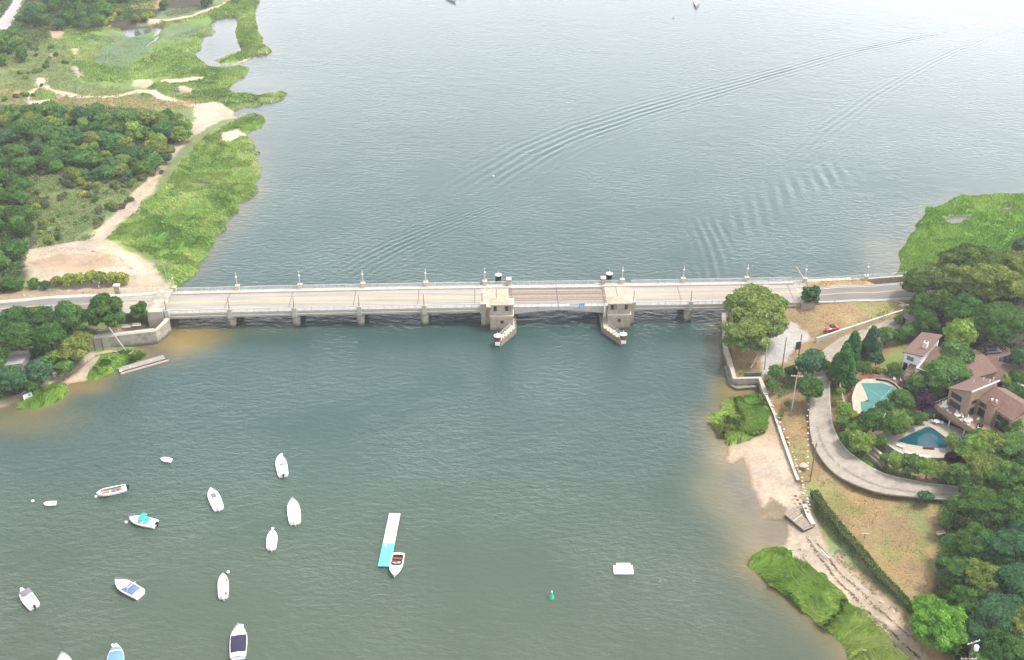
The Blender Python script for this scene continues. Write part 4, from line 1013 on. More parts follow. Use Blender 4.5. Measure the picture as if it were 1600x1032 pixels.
P = [(*G(px, py, z)[:2], z) for px, py, z in ((1163,582,2.9),(1190,582,2.9))]
wall_run('low_wall', 'low dark wall at the back of the concrete bulkhead corner', 'wall', P, .35, 1.6, mat('greenish_wall', (.13,.15,.13), .9, .2, 1))
# left retaining wall and plaza
zt = 4.15
P = [(*G(px, py, z)[:2], z) for px, py, z in ((139,529,3.9),(243,517,zt),(258,503,4.3),(262,498,4.4))]
wall_run('seawall', 'grey concrete seawall around the small plaza left of the bridge', 'seawall', P, 1.0, -2, concrete_dk, concrete, .15)
pz = [(*G(px, py, 4.3)[:2],) for px, py in ((139,525),(240,513.5),(242,516.5),(140,528.5))]
b = MB(); b.prism([tuple(p) for p in pz[::-1]], 4.2, 4.42, walk) if False else b.prism([tuple(p) for p in [pz[3], pz[2], pz[1], pz[0]]], 4.0, 4.36, walk); tag(b.build('plaza_pavement'), kind='structure')
for i, px in enumerate((160, 176, 197, 213)):
    x, y = G(px, (516.5, 514.5, 511.5, 509)[i], 4.8); t = thing('park_bench', f'slatted park bench on the left plaza, {ordn[i]} of four from the left', 'bench', (x, y, 4.42), .12, 'benches on the plaza')
    b = MB()
    for k in range(4): b.box(-1.25, 1.25, -.3+k*.16, -.18+k*.16, .42, .47, timber_lt)
    b.build('seat', t); b = MB()
    for k in range(3): b.box(-1.25, 1.25, .36, .41, .55+k*.15, .66+k*.15, timber_lt)
    b.build('backrest', t)
    for sx in (-1.05, 1.05):
        b = MB(); b.box(sx-.05, sx+.05, -.3, .4, 0, .42, timber_dk); b.box(sx-.05, sx+.05, .3, .36, .42, 1.0, timber_dk); b.build('leg', t)
def stone_pillar(px, py, z, label):
    x, y = G(px, py, z); t = thing('stone_pillar', label, 'pillar', (x, y, z-.6)); b = MB(); b.box(-.75,.75,-.6,.6,0,2.7,stone); b.build('shaft', t, bevel=.05)
    b = MB(); b.box(-.95,.95,-.8,.8,2.7,3.0,stone_lt); b.build('cap', t, bevel=.05)
stone_pillar(184, 456.5, 4.6, 'square stone pillar ending the left approach railing')
P = [(*G(px, py, 4.8)[:2], 4.6) for px, py in ((187,456),(230,454.5),(263,454))]
fence_line('guard_railing', 'white metal railing between the stone pillar and the left bridge end', 'railing', P, 1.2, whitep, 1.4, rails=4, r=.045)

# beached wooden pontoon on the left
x0, y0 = G(187, 580, .6); x1, y1 = G(258, 560, .6); a = math.atan2(y1-y0, x1-x0); L = math.hypot(x1-x0, y1-y0)
t = thing('wooden_pontoon', 'long grey wooden pontoon with rusty edge lying by the left marsh grass', 'pontoon', ((x0+x1)/2, (y0+y1)/2, 0), a)
b = MB(); nb = 30
for i in range(nb): b.box(-L/2+L*i/nb, -L/2+L*(i+.94)/nb, -.3, 1.8, .52, .6, mat('grey_planks', (.26,.25,.23), .9, .3, .5))
b.build('deck', t)
b = MB(); b.box(-L/2, L/2+.6, -.55, -.31, .0, .62, rust); b.box(-L/2, L/2+.6, -.95, -.75, .0, .45, timber_lt); b.box(-L/2, L/2, 1.81, 2.0, 0, .55, timber); b.box(-L/2, L/2, -.3, 1.8, .1, .5, timber_dk); b.build('frame', t)
b = MB(); b.lathe([(.15,0),(.18,.3),(.1,.35)], (-3.3,.3,.6), whitep, 8); b.lathe([(.12,0),(.12,.3)], (2.5,.6,.6), whitep, 8); b.box(-L/2-.1, -L/2+.6, -.5, .2, .6, .68, whitep); b.build('bollards', t)
# sign on the marsh
x, y = G(45, 619, 2.0); x2, y2 = G(39.5, 623, 2.0)
t = thing('notice_sign', 'white rectangular notice sign on posts in the lower left marsh grass', 'sign', (*G(44.5, 624, 1.0), .3), .75)
b = MB(); b.box(-1.15, 1.15, -.04, .04, 1.0, 2.4, whitep); b.build('board', t)
b = MB(); b.box(-.9, -.2, -.05, -.042, 1.3, 2.1, mat('pale_print', (.55,.55,.57), .8, .1, .4)); b.box(.1, .9, -.05, -.042, 1.5, 2.1, inkg); b.build('print', t)
for s in (-1, 1):
    b = MB(); b.box(s*1.0-.07, s*1.0+.07, .045, .16, -.6, 2.3, timber); b.build('post', t)
# driftwood
for i, (a, b_) in enumerate((((33,618),(48,603)),((44,612),(57,602)))):
    p = Vector(GTq(*a)); q = Vector(GTq(*b_)); t_ = MB(); t_.tube([(0,0,.15), tuple((q-p)*.5+Vector((.2,.1,.3))), tuple(q-p+Vector((0,0,.2)))], .14, timber_lt, 6, .07)
    o = t_.build('driftwood'); o.location = p; tag(o, ['pale driftwood log lying left of the notice sign', 'thin pale driftwood pole lying just above the notice sign'][i], 'driftwood')
# concrete road slab seen behind trees at the left edge
t = thing('parapet_wall', 'pale concrete parapet wall behind the trees at the left edge', 'wall', (*G(0, 560, 4), 3)); b = MB()
x1, y1 = G(44, 549, 4.8); x0, y0 = G(-60, 563, 4.8); dx0, dy0 = x0-t.location.x, y0-t.location.y; dx1, dy1 = x1-t.location.x, y1-t.location.y
b.prism([(dx0, dy0-5), (dx1, dy1-5), (dx1, dy1), (dx0, dy0)], -2, 1.2, mat('pale_road', (.30,.29,.285))); b.prism([(dx0, dy0), (dx1, dy1), (dx1, dy1+.6), (dx0, dy0+.6)], -2, 2.0, walk); b.build('wall', t)

# ------------------------------------------------------------------ vegetation
def crown_mesh(name, R, sx, sz, nl, nleaf, ls, seed, lump=.36, shape='round', flat=.0):
    """leaf-sized faces spread over many overlapping clumps; R radius, sz vertical stretch"""
    g = np.random.default_rng(seed)
    c = []
    tries = 0
    while len(c) < nl and tries < 4000:
        tries += 1
        d = g.normal(size=3); d /= np.linalg.norm(d)
        if d[2] < -.55: continue
        rr = R*(1-lump)*(g.uniform(.55, 1.02) if g.random() < .8 else g.uniform(.1, .5))
        p = d*rr
        if shape == 'cone':
            t = g.uniform(-.9, 1.0); k = (1-(t+.9)/1.9)**.75*.95+.05; a = g.uniform(0, 2*math.pi); q = k*R*(1-lump*.6)*g.uniform(.5, 1); p = np.array([math.cos(a)*q, math.sin(a)*q, t*R*.8])
        if shape == 'spread': p[2] = abs(p[2])*.8-R*.15+g.normal()*R*.08
        if all(np.linalg.norm(p-o) > R*lump*.42 for o, _, _ in c):
            c.append((p, R*lump*g.uniform(.62, 1.18)*(.55+.45*(1-max(0, p[2]/R)) if shape == 'cone' else 1), g.uniform(.78, 1.2)))
    w = np.array([q[1]**2 for q in c]); w /= w.sum(); idx = g.choice(len(c), nleaf, p=w)
    ctr = np.array([q[0] for q in c])[idx]; rad = np.array([q[1] for q in c])[idx]; tn = np.array([q[2] for q in c])[idx]
    d = g.normal(size=(nleaf, 3)); d /= np.linalg.norm(d, axis=1)[:, None]
    d[:, 2] = np.where(g.random(nleaf) < .75, np.abs(d[:, 2]), d[:, 2])
    r = rad*(g.uniform(.45, 1.0, nleaf)**.4)*(1+.25*(g.random(nleaf) < .08))
    P = ctr+d*r[:, None]*np.array([1, 1, .78]); P[:, 2] *= sz; P[:, 0] *= sx
    nrm = d+g.normal(size=(nleaf, 3))*.65; nrm[:, 2] += .35; nrm /= np.linalg.norm(nrm, axis=1)[:, None]
    a = np.cross(nrm, g.normal(size=(nleaf, 3))); a /= np.linalg.norm(a, axis=1)[:, None]; b = np.cross(nrm, a)
    s = ls*g.uniform(.55, 1.35, nleaf)[:, None]
    V = np.stack([P-a*s-b*s*.5, P+a*s*.2-b*s*.75, P+a*s+b*s*.3, P-a*s*.3+b*s*.7], 1).reshape(-1, 3)
    Fc = np.arange(nleaf*4).reshape(-1, 4)
    hue = g.normal(size=nleaf)*.08
    cc = np.stack([tn*(1+hue+.25*(tn-1)), tn, tn*(1-hue)], 1)*g.uniform(.65, 1.35, nleaf)[:, None]
    col = np.repeat(cc, 4, 0)
    return npmesh(name, V, Fc, LEAF, col, False), [q[0] for q in c]
def trunk_mesh(R, zb_, sz, lumps, seed, tr=.32):
    g = random.Random(seed); b = MB()
    b.tube([(0,0,-zb_-.4), (g.uniform(-.1,.1)*R*.5, 0, -zb_*.5), (0,0,0), (0,0,R*.35*sz)], tr, bark, 7, tr*.4)
    for p in g.sample(lumps, min(7, len(lumps))):
        q = Vector((p[0], p[1], p[2]*sz)); s = Vector((0, 0, -zb_*.25+g.uniform(-.2, .3)*R*.5))
        b.tube([tuple(s), tuple(s*.45+q*.55+Vector((0,0,-.08*R))), tuple(q)], tr*.45, bark, 5, tr*.14)
    return b
KIND = {}
def kind(key, name, R, sx, sz, nl, nleaf, ls, seeds, lump=.36, shape='round', trunk=1.0, tr=.3):
    KIND[key] = []
    for sd_ in seeds:
        me, l = crown_mesh('crown', R, sx, sz, nl, nleaf, ls, sd_, lump, shape)
        tb = trunk_mesh(R, R*trunk, sz, l, sd_, tr) if trunk else None
        KIND[key].append([name, R, me, tb, None, R*trunk])
kind('oak', 'broadleaf_tree', 6, 1, .78, 46, 11000, .40, (1, 2, 3), .34, trunk=1.05, tr=.42)
kind('big', 'broadleaf_tree', 9, 1, .72, 85, 26000, .40, (11, 12), .25, trunk=.95, tr=.6)
kind('tree', 'broadleaf_tree', 3.6, 1, .85, 30, 4600, .33, (21, 22, 23, 24), .38, trunk=1.0, tr=.22)
kind('small', 'small_tree', 2.4, 1, .9, 22, 2600, .27, (31, 32, 33), .42, trunk=.9, tr=.14)
kind('shrub', 'shrub', 1.7, 1, .75, 16, 1300, .24, (41, 42, 43), .46, trunk=.5, tr=.08)
kind('conifer', 'conifer_tree', 4, 1, 1.55, 80, 12000, .26, (51, 52), .27, 'cone', trunk=1.4, tr=.25)
kind('dome', 'round_tree', 4, 1, .88, 60, 9000, .30, (61,), .27, trunk=.95, tr=.25)
NTREE = 0
def plant(key, px, py, rpx, col, label, cat='tree', group=None, hf=1.0, sq=1.0, var=None, zs=None):
    """crown centre shown at (px,py), radius rpx in photo pixels"""
    global NTREE
    V = KIND[key]; v = V[(NTREE if var is None else var) % len(V)]; NTREE += 1
    z = 3.0; r = 3.0
    for i in range(6):
        x, y = G(px, py, z+r*v[5]/v[1]*hf*.95); z = .4*z+.6*max(rb1(x, y), .2); r = rpx/scale_at(x, y, z+r)
    zc = z+r*v[5]/v[1]*hf*.95; x, y = G(px, py, zc)
    k = r/v[1]; k *= 1.07; root = bpy.data.objects.new(v[0], None); COL.objects.link(root); root.location = (x, y, z)
    tag(root, label, cat, group)
    rz = rnd.uniform(0, 6.28)
    c = bpy.data.objects.new('crown', v[2]); COL.objects.link(c); c.parent = root; c.location = (0, 0, zc-z); c.rotation_euler = (0, 0, rz)
    e_ = rnd.uniform(.88, 1.14); c.scale = (k*e_, k/e_, k*sq*rnd.uniform(.9, 1.12)); jit = rnd.uniform(.88, 1.12); c.color = (col[0]*jit*rnd.uniform(.93, 1.07), col[1]*jit, col[2]*jit*rnd.uniform(.9, 1.1), 1)
    if v[3]:
        if v[4] is None:
            t = v[3].build('trunk', None, smooth=True); v[4] = t.data
        else: t = bpy.data.objects.new('trunk', v[4]); COL.objects.link(t)
        t.parent = root; t.location = (0, 0, zc-z); t.rotation_euler = (0, 0, rz); t.scale = (k, k, (zc-z)/v[5] if v[5] else k)
    return root
DG = (.064,.135,.034); MG = (.100,.190,.048); LG = (.17,.27,.055); YG = (.25,.29,.055); BG = (.060,.135,.062); OL = (.17,.22,.055); BRI = (.16,.31,.045)
CONC = (.175,.245,.065)
def scatter(poly, n, rmin, rmax, keys, cols, label, group, cat='tree', mind=.8, seed=1, hf=1., zfilter=None):
    g = random.Random(seed); pts = []; xs = [p[0] for p in poly]; ys = [p[1] for p in poly]; tries = 0
    while len(pts) < n and tries < n*60:
        tries += 1; x = g.uniform(min(xs), max(xs)); y = g.uniform(min(ys), max(ys)); r = g.uniform(rmin, rmax)
        if not inpoly(np.array([x]), np.array([y]), poly)[0]: continue
        if any((x-a)**2+((y-b)*1.6)**2 < (mind*(r+q)*.8)**2 for a, b, q in pts): continue
        pts.append((x, y, r))
    pts.sort(key=lambda p: p[1])
    x0, x1, y0, y1 = min(xs), max(xs), min(ys), max(ys)
    for x, y, r in pts:
        c = g.choice(cols); tone = 'yellow green' if c[0] > .2 else 'olive' if c[0] > .9*c[1]*.75 and c[0] > .1 else 'bluish green' if c[2] > .08 and c[0] < .1 else 'dark green' if c[1] < .18 else 'mid green'
        hx = ('left', 'middle', 'right')[min(2, int((x-x0)/(x1-x0+1)*3))]; vy = ('far', 'central', 'near')[min(2, int((y-y0)/(y1-y0+1)*3))]
        plant(g.choice(keys), x, y, r*1.08, c, f'{"large" if r > (rmin+rmax)/2 else "small"} {tone} {cat} at the {vy} {hx} of {label}', cat, group, hf)
# left: the thicket north of the road
scatter([(-20,178),(60,168),(150,170),(230,172),(275,180),(300,196),(268,240),(245,262),(200,272),(120,280),(60,262),(-20,255)], 100, 9, 17, ['tree','tree','small'], [DG,MG,MG,LG,BG,OL,MG,(.08,.19,.06)], 'the left shore thicket', 'thicket trees on the left shore', seed=3, mind=.62)
scatter([(-20,255),(30,262),(45,330),(30,390),(-20,440)], 20, 12, 20, ['tree'], [DG,MG,DG], 'the tree strip at the left edge'  , 'trees along the left edge', seed=4, mind=.62)
scatter([(-20,400),(20,395),(38,440),(-20,462)], 8, 9, 14, ['tree','small'], [DG,MG], 'the clump above the left road', 'trees above the left road', seed=5, mind=.6)
scatter([(45,262),(120,285),(200,275),(262,232),(285,205),(290,215),(262,262),(235,290),(200,318),(160,350),(120,375),(60,385),(42,330)], 80, 3.5, 8, ['shrub','shrub','small'], [OL,YG,MG,(.11,.13,.06),(.10,.12,.065),(.10,.14,.06),(.12,.16,.045)], 'the slope beside the sandy track', 'shrubs on the left slope', 'shrub', seed=6, mind=.7)
scatter([(250,180),(305,195),(275,232),(240,250),(215,235)], 9, 6, 10, ['small','shrub'], [OL,(.10,.12,.05),YG], 'the bushes right of the thicket', 'olive bushes by the thicket', 'bush', seed=7, mind=.7)
for i, (px, py, r, c) in enumerate(((125,283,9,YG),(152,290,7,YG),(100,283,7,OL),(210,215,8,YG),(252,212,7,YG),(150,245,8,LG))):
    plant('small', px, py, r, c, 'yellow green bush ' + ['at the lower edge of the thicket, larger of a pair','small and bright beside a larger yellow bush','left of the two yellow bushes','inside the thicket below its right corner','nearest the sandy track top','pale and rounded in the middle of the thicket'][i], 'bush')
# hedge row by the road
for i, (px, py, r, c) in enumerate(((8,447,12,DG),(28,444,12,DG),(52,444,10,MG),(70,445,9,DG),(88,440,11,OL),(106,438,12,YG),(124,436,13,YG),(142,434,12,YG),(158,435,12,OL),(174,434,12,YG),(190,435,12,YG))):
    plant('small', px, py, r, c, f'roadside shrub above the left road, {(ordn+["eleventh"])[i]} from the left in its row', 'shrub', 'roadside shrubs on the left', hf=.8)
# top left woods
scatter([(30,18),(60,2),(110,-5),(200,-10),(185,12),(150,22),(165,35),(120,40),(80,36),(45,44),(28,40)], 34, 7, 13, ['tree','small','tree'], [DG,MG,BG,MG], 'the top left wood', 'trees of the top left wood', seed=9, mind=.6)
scatter([(-20,45),(25,52),(45,75),(30,95),(-20,100)], 14, 7, 12, ['tree','small'], [DG,MG,OL], 'the wood below the pale road', 'trees below the pale road', seed=10, mind=.6)
scatter([(-20,-10),(4,-10),(-2,8),(-20,30)], 5, 6, 9, ['small'], [DG,MG], 'the corner beyond the pale road', 'corner trees', seed=12, mind=.6)
scatter([(150,30),(185,14),(215,14),(240,25),(215,32),(170,38)], 12, 4, 7, ['small','shrub'], [OL,YG,MG,DG], 'the bushes ending the top wood', 'bushes ending the top wood', 'bush', seed=13, mind=.7)
plant('small', 256, 8, 9, DG, 'dark round tree standing alone on the top shore meadow'); plant('small', 322, 3, 10, DG, 'dark tree cut by the top edge beside the sandy track')
scatter([(0,75),(90,62),(110,100),(60,150),(0,165)], 26, 2.5, 5.5, ['shrub'], [OL,MG,(.10,.14,.06),DG], 'the upper left meadow', 'meadow shrubs', 'shrub', seed=15)
# south-west bank
for i, (px, py, r, c, k, lab) in enumerate((
 (165,489,31,DG,'dome','large dome shaped dark green tree beside the left road'),(218,486,15,DG,'dome','small neat round tree right of the large dome tree'),
 (105,492,27,MG,'oak','bright green tree left of the large dome tree'),(60,497,26,DG,'oak','dark tree under the left road, third from the dome tree'),(18,500,26,DG,'oak','dark tree in the left corner of the road embankment'),
 (28,528,30,DG,'oak','broad dark tree at the left edge behind the parapet wall'),(78,527,30,DG,'oak','broad tree in the middle of the left bank wood'),(112,545,27,OL,'oak','olive green tree overhanging the left beach'),
 (60,578,24,BG,'oak','bluish tree below the parapet wall'),(84,560,17,LG,'tree','small light green tree among the dark left bank trees'),(22,592,27,BG,'oak','dark bluish tree above the left notice sign'),(48,604,14,DG,'tree','low tree nearest the notice sign'),
 (100,575,16,MG,'tree','low tree at the edge of the left beach'),(-12,560,28,DG,'oak','tree cut by the left edge above the beach'),(130,530,17,OL,'tree','olive tree touching the corner of the seawall'),(-15,600,20,DG,'tree','tree at the left edge low by the water'))):
    plant(k, px, py, r, c, lab, var=i)
# right side
DO = (.095,.15,.04); DOL = (.15,.20,.05)
R_ = [
 ('tree',1398,578,12,MG,'small tree on the bank above the covered pool'),('oak',1425,655,18,DG,'dark tree between purple tree and blue pool'),('tree',1440,652,12,MG,'small tree at the far rim of the blue pool'),
 ('tree',1378,690,11,MG,'bush right of the white pole'),('tree',1350,655,12,DG,'dark bush at the near left of the covered pool'),('tree',1333,650,10,YG,'yellowish bush left below the covered pool'),('tree',1330,675,13,LG,'light bush halfway down the bank inside the bend'),
 ('oak',1500,600,20,DG,'dark tree behind the cedar house left corner'),('oak',1435,598,20,MG,'tree in front of the white house lower wall'),('tree',1455,600,15,DG,'dark tree right of the white house lower wall'),('tree',1350,575,13,MG,'bushy tree left of the evergreen row foot'),
 ('oak',1560,520,26,DG,'dark tree above the parked wagon'),('oak',1470,470,26,DO,'oak filling the gap under the largest crown'),('big',1590,420,34,DOL,'wide oak at the right edge above the driveway'),('oak',1530,640-130,24,DG,'shaded tree left of the parked cars'),
 ('big',1180,480,46,CONC,'large olive green plane tree hiding the right bridge end, upper crown'),
 ('big',1183,502,43,CONC,'large olive green plane tree over the bulkhead corner, middle crown'),
 ('big',1166,530,40,CONC,'large olive green plane tree over the bulkhead corner, lower crown'),('oak',1215,478,20,CONC,'side crown of olive leaves right of the large plane tree'),
 ('dome',1268,461,17,BG,'small round dark tree by itself in front of the right road'),
 ('big',1515,415,48,DO,'largest dark oak with spreading crown against the marsh'),('big',1545,445,48,DOL,'broad oak crown lighter on top in the group above the driveway'),('big',1488,440,38,DOL,'oak left of the broad oak crown over the road'),
 ('oak',1440,440,32,DO,'dark oak at the left end of the oak group where the road vanishes'),('oak',1438,478,29,DG,'dark tree below the left end of the oak group'),('oak',1450,505,24,DG,'dark tree leaning over the side road top end'),
 ('big',1510,490,38,DG,'deeply shaded tree under the oaks'),('big',1570,500,38,DG,'dark tree above the parked cars'),('oak',1590,450,28,DOL,'oak at the right edge level with the bridge'),
 ('oak',1600,388,21,BG,'blue green tree cut by the right edge over the marsh'),('small',1406,500,10,MG,'small shrub at the right end of the dry lawn'),
 ('oak',1500,520,29,LG,'light green tree standing between white house and parked cars'),('oak',1492,555,30,MG,'green tree below the light green one beside the white house'),('big',1478,585,36,MG,'broad green tree between the white house and the cedar house'),
 ('conifer',1333,540,18,(.05,.17,.045),'tall dark evergreen nearest the side road bend'),('conifer',1318,570,23,(.055,.18,.045),'tall evergreen leaning over the lower side road'),('conifer',1362,533,19,(.045,.14,.06),'dark evergreen second from the side road'),
 ('tree',1385,525,17,MG,'rounded bush third in the evergreen row'),('tree',1403,524,14,DG,'rounded bush fourth in the evergreen row'),('tree',1420,518,14,MG,'bush at the upper end of the evergreen row'),('tree',1370,560,13,BG,'bluish evergreen above the covered pool'),
 ('tree',1265,568,27,BG,'dark pine overhanging the side road below the paved lot'),('tree',1265,605,24,DG,'dark pine beside the pale utility pole'),('tree',1290,573,11,DG,'outer branch pine leaning over the road'),
 ('small',1213,583,13,MG,'shrub behind the bulkhead corner'),('small',1236,580,11,DG,'shrub between bulkhead corner and pines'),('small',1208,602,11,MG,'shrub growing at the end of the bulkhead'),
 ('shrub',1158,583,5,LG,'tiny light shrub in the bulkhead corner'),('shrub',1230,632,6,DG,'low shrub left of the pale utility pole'),('shrub',1240,641,4,MG,'tiny shrub at the foot of the pale utility pole'),('shrub',1221,648,6,OL,'straggly shrub on the bulkhead near the marsh clump'),
 ('tree',1313,612,8,LG,'bright bush at the upper bend inside the side road'),('tree',1320,640,13,LG,'yellow green bush left of the covered pool'),('tree',1316,660,13,MG,'bush below the yellow green one inside the road bend'),('tree',1340,668,16,MG,'bush at the lower corner of the covered pool'),
 ('tree',1343,692,20,LG,'leafy bush over the timber steps'),('tree',1322,685,12,MG,'bush close to the road inside the bend'),('tree',1361,690,13,LG,'pale green bush against the terrace corner'),
 ('oak',1368,655,24,DG,'dark green tree between the two pools, left of three'),('oak',1402,660,27,MG,'green tree between the two pools, right of three'),('oak',1411,625,22,MG,'green tree right of the covered pool'),('tree',1385,640,17,DG,'green tree at the lower edge of the pool cover'),
 ('oak',1445,628,21,(.055,.030,.062),'purple leaved plum tree beside the cedar house'),('tree',1462,640,10,DG,'green shrub beneath the purple tree'),('tree',1465,612,13,MG,'green tree behind the purple tree'),
 ('tree',1400,720,18,LG,'hedge bush under the pool terrace, first from the left'),('tree',1425,727,20,MG,'hedge bush under the pool terrace, second from the left'),('tree',1450,733,19,LG,'hedge bush under the pool terrace, third from the left'),('tree',1474,735,17,OL,'hedge bush under the pool terrace, fourth from the left'),('tree',1385,716,13,MG,'low hedge bush at the left end under the terrace'),
 ('shrub',1446,777,14,BG,'lone grey green bush at the edge of the lower road'),
 ('tree',1490,690,15,CONC,'pale flowering bush at the right end of the blue pool'),('tree',1490,715,14,(.03,.03,.028),'dark purple bush below the pale flowering bush'),
 ('oak',1578,660,23,MG,'green tree in front of the cedar house right side'),('tree',1585,612,16,DG,'round dark tree behind the cedar house'),('oak',1598,640,20,DG,'dark tree at the right edge beside the cedar house'),
 ('tree',1573,596,12,CONC,'brownish tree between garage and cedar house'),('oak',1598,560,22,BG,'blue green tree at the right edge beside the cars'),('oak',1590,590,15,DG,'dark tree behind the brownish tree'),
 ('oak',1448,945,24,BRI,'upper left crown of the bright lime green tree by the beach'),('big',1470,978,46,(.13,.27,.045),'bright lime green tree at the lower end of the beach')]
PLANTED = {}
for i, (k, px, py, r, c, lab) in enumerate(R_):
    cat = 'shrub' if k == 'shrub' or 'bush' in lab or 'shrub' in lab else 'tree'
    q = plant(k, px, py, r, c, lab, cat, hf=1.0 if k != 'oak' else .95); PLANTED[lab] = q
def merge_tree(keep, extra, label):
    """one wide tree whose crown is made of several masses of leaves"""
    root = PLANTED[keep]; root['label'] = label
    for e in extra:
        o = PLANTED[e]
        for c in children(o):
            if c.name.startswith('crown'): c.parent = root; c.location = c.location+o.location-root.location
            else: bpy.data.objects.remove(c)
        bpy.data.objects.remove(o)
merge_tree('large olive green plane tree over the bulkhead corner, middle crown', ['large olive green plane tree hiding the right bridge end, upper crown', 'large olive green plane tree over the bulkhead corner, lower crown', 'side crown of olive leaves right of the large plane tree'], 'large spreading olive green plane tree hiding the right end of the bridge')
merge_tree('bright lime green tree at the lower end of the beach', ['upper left crown of the bright lime green tree by the beach'], 'bright lime green tree at the lower end of the beach')
wood_r = [(1520,700,30,LG),(1550,695,30,OL),(1585,700,32,MG),(1505,745,27,MG),(1535,735,34,DOL),(1575,745,36,MG),(1530,685,20,MG),(1610,730,30,DG),
 (1495,790,20,MG),(1480,815,14,MG),(1530,790,38,DG),(1580,800,42,DG),(1610,780,30,MG),(1490,855,24,MG),(1478,880,16,DG),(1530,850,38,DG),(1575,860,44,BG),(1610,840,36,BG),
 (1500,895,34,DG),(1540,905,36,OL),(1590,920,44,BG),(1520,940,36,DG),(1560,960,40,BG),(1605,975,38,OL),(1530,990,34,BG),(1570,1015,38,DG),(1610,1030,36,MG),(1505,1000,20,DG),(1540,1040,30,MG),(1485,905,16,MG),(1480,930,14,DG)]
for i, (px, py, r, c) in enumerate(wood_r):
    plant('big' if r > 31 else 'oak', px, py, r, c, f'{"large" if r > 31 else "smaller"} {"light" if c[1] > .25 else "dark" if c[1] < .18 else "mid"} green tree in the lower right wood, {"by the pools" if py < 720 else "below the side road" if py < 830 else "beside the dry field" if py < 920 else "near the bottom corner"}, {"left side" if px < 1515 else "middle" if px < 1570 else "right edge"}', 'tree', 'trees of the lower right wood', hf=1.15)

# leafy ground layer under and between trees
def leaf_cover(name, poly, dens, ls, h, cols, seed, kindn='stuff', clump=2.2, thr=.42, label=None, cat=None):
    P = [GTq(*p)[:2] for p in poly]; xs = [p[0] for p in P]; ys = [p[1] for p in P]; g = np.random.default_rng(seed)
    n = int((max(xs)-min(xs))*(max(ys)-min(ys))*dens); x = g.uniform(min(xs), max(xs), n); y = g.uniform(min(ys), max(ys), n)
    m = inpoly(x, y, P); x, y = x[m], y[m]; q = fbm(x, y, clump, seed, 3); big = fbm(x, y, clump*5, seed+9, 2)
    m = q+.25*(big-.5) > thr; x, y, q, big = x[m], y[m], q[m], big[m]
    z, d = th(x, y); m = z > .25; x, y, q, big, z = x[m], y[m], q[m], big[m], z[m]; n = len(x)
    m = ~roadmask(x, y); x, y, q, big, z = x[m], y[m], q[m], big[m], z[m]
    for E_ in EXCL:
        m = polyd(x, y, E_) < .6; x, y, q, big, z = x[m], y[m], q[m], big[m], z[m]
    n = len(x)
    hh = h*np.clip((q-thr)*4, .1, 1)*(1+.3*g.normal(size=n)*.3); z = z+hh*g.uniform(.15, 1, n)**.5
    nr = g.normal(size=(n, 3))*.7; nr[:, 2] += 1; nr /= np.linalg.norm(nr, axis=1)[:, None]
    a = np.cross(nr, g.normal(size=(n, 3))); a /= np.linalg.norm(a, axis=1)[:, None]; b = np.cross(nr, a); s = ls*g.uniform(.5, 1.4, n)[:, None]
    p = np.stack([x, y, z], 1); V = np.stack([p-a*s-b*s*.5, p+a*s*.3-b*s*.8, p+a*s+b*s*.3, p-a*s*.3+b*s*.7], 1).reshape(-1, 3)
    cols = np.array(cols); k = np.clip(fbm(x, y, clump*3, seed+4, 3)*1.6-.3, 0, .999)*(len(cols)-1); i0 = k.astype(int); f = (k-i0)[:, None]
    c = cols[i0]*(1-f)+cols[np.minimum(i0+1, len(cols)-1)]*f; c = c*g.uniform(.75, 1.25, n)[:, None]
    o = linkme(name, npmesh(name, V, np.arange(n*4).reshape(-1, 4), BLADE, np.repeat(c, 4, 0), False)); tag(o, label, cat, kind=kindn); return o
leaf_cover('undergrowth', [(45,262),(120,285),(200,275),(255,232),(278,208),(280,212),(252,258),(226,286),(192,314),(154,346),(116,374),(60,388),(42,330)], 14, .20, 1.0, [(.16,.24,.07),(.19,.25,.10),(.22,.28,.12),(.17,.25,.08),(.25,.31,.09)], 3, thr=.30)
leaf_cover('undergrowth', [(-20,175),(60,165),(150,168),(280,178),(300,196),(270,240),(200,278),(60,265),(45,400),(30,445),(-20,460)], 7, .28, 1.3, [DG, MG, OL], 4, thr=.3)
leaf_cover('undergrowth', [(-20,75),(90,60),(130,100),(125,130),(250,145),(330,160),(300,170),(180,172),(-20,170)], 6, .22, .6, [(.15,.23,.07),(.20,.25,.09),(.17,.24,.07),(.24,.24,.10)], 5, thr=.36)
leaf_cover('undergrowth', [(-20,-20),(250,-20),(240,28),(110,44),(50,80),(-20,80)], 4, .32, 1.2, [DG, MG, OL], 6, thr=.33)
leaf_cover('undergrowth', [(-20,495),(130,495),(148,515),(135,545),(110,572),(60,600),(-20,622)], 14, .22, 1.0, [DG, MG, OL], 7, thr=.3)
leaf_cover('undergrowth', [(255,20),(300,8),(335,4),(325,10),(300,20),(262,27)], 8, .2, .7, [(.14,.16,.09),(.16,.16,.10),(.13,.17,.07)], 8, thr=.3)
leaf_cover('undergrowth', [(1300,600),(1312,600),(1345,670),(1372,700),(1400,730),(1490,745),(1480,752),(1400,742),(1340,715),(1310,665)], 22, .18, .9, [DG, MG, LG, OL], 9, thr=.36)
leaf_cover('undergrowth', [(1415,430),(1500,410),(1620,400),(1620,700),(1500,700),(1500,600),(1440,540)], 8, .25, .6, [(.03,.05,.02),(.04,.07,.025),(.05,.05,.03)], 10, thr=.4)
leaf_cover('undergrowth', [(1475,745),(1620,700),(1650,1100),(1500,1100),(1470,1000),(1462,900),(1470,780)], 10, .25, 1.0, [DG, MG], 11, thr=.3)
leaf_cover('undergrowth', [(1195,578),(1245,572),(1250,600),(1215,615),(1196,600)], 24, .17, .9, [DG, MG, OL], 12, thr=.34)
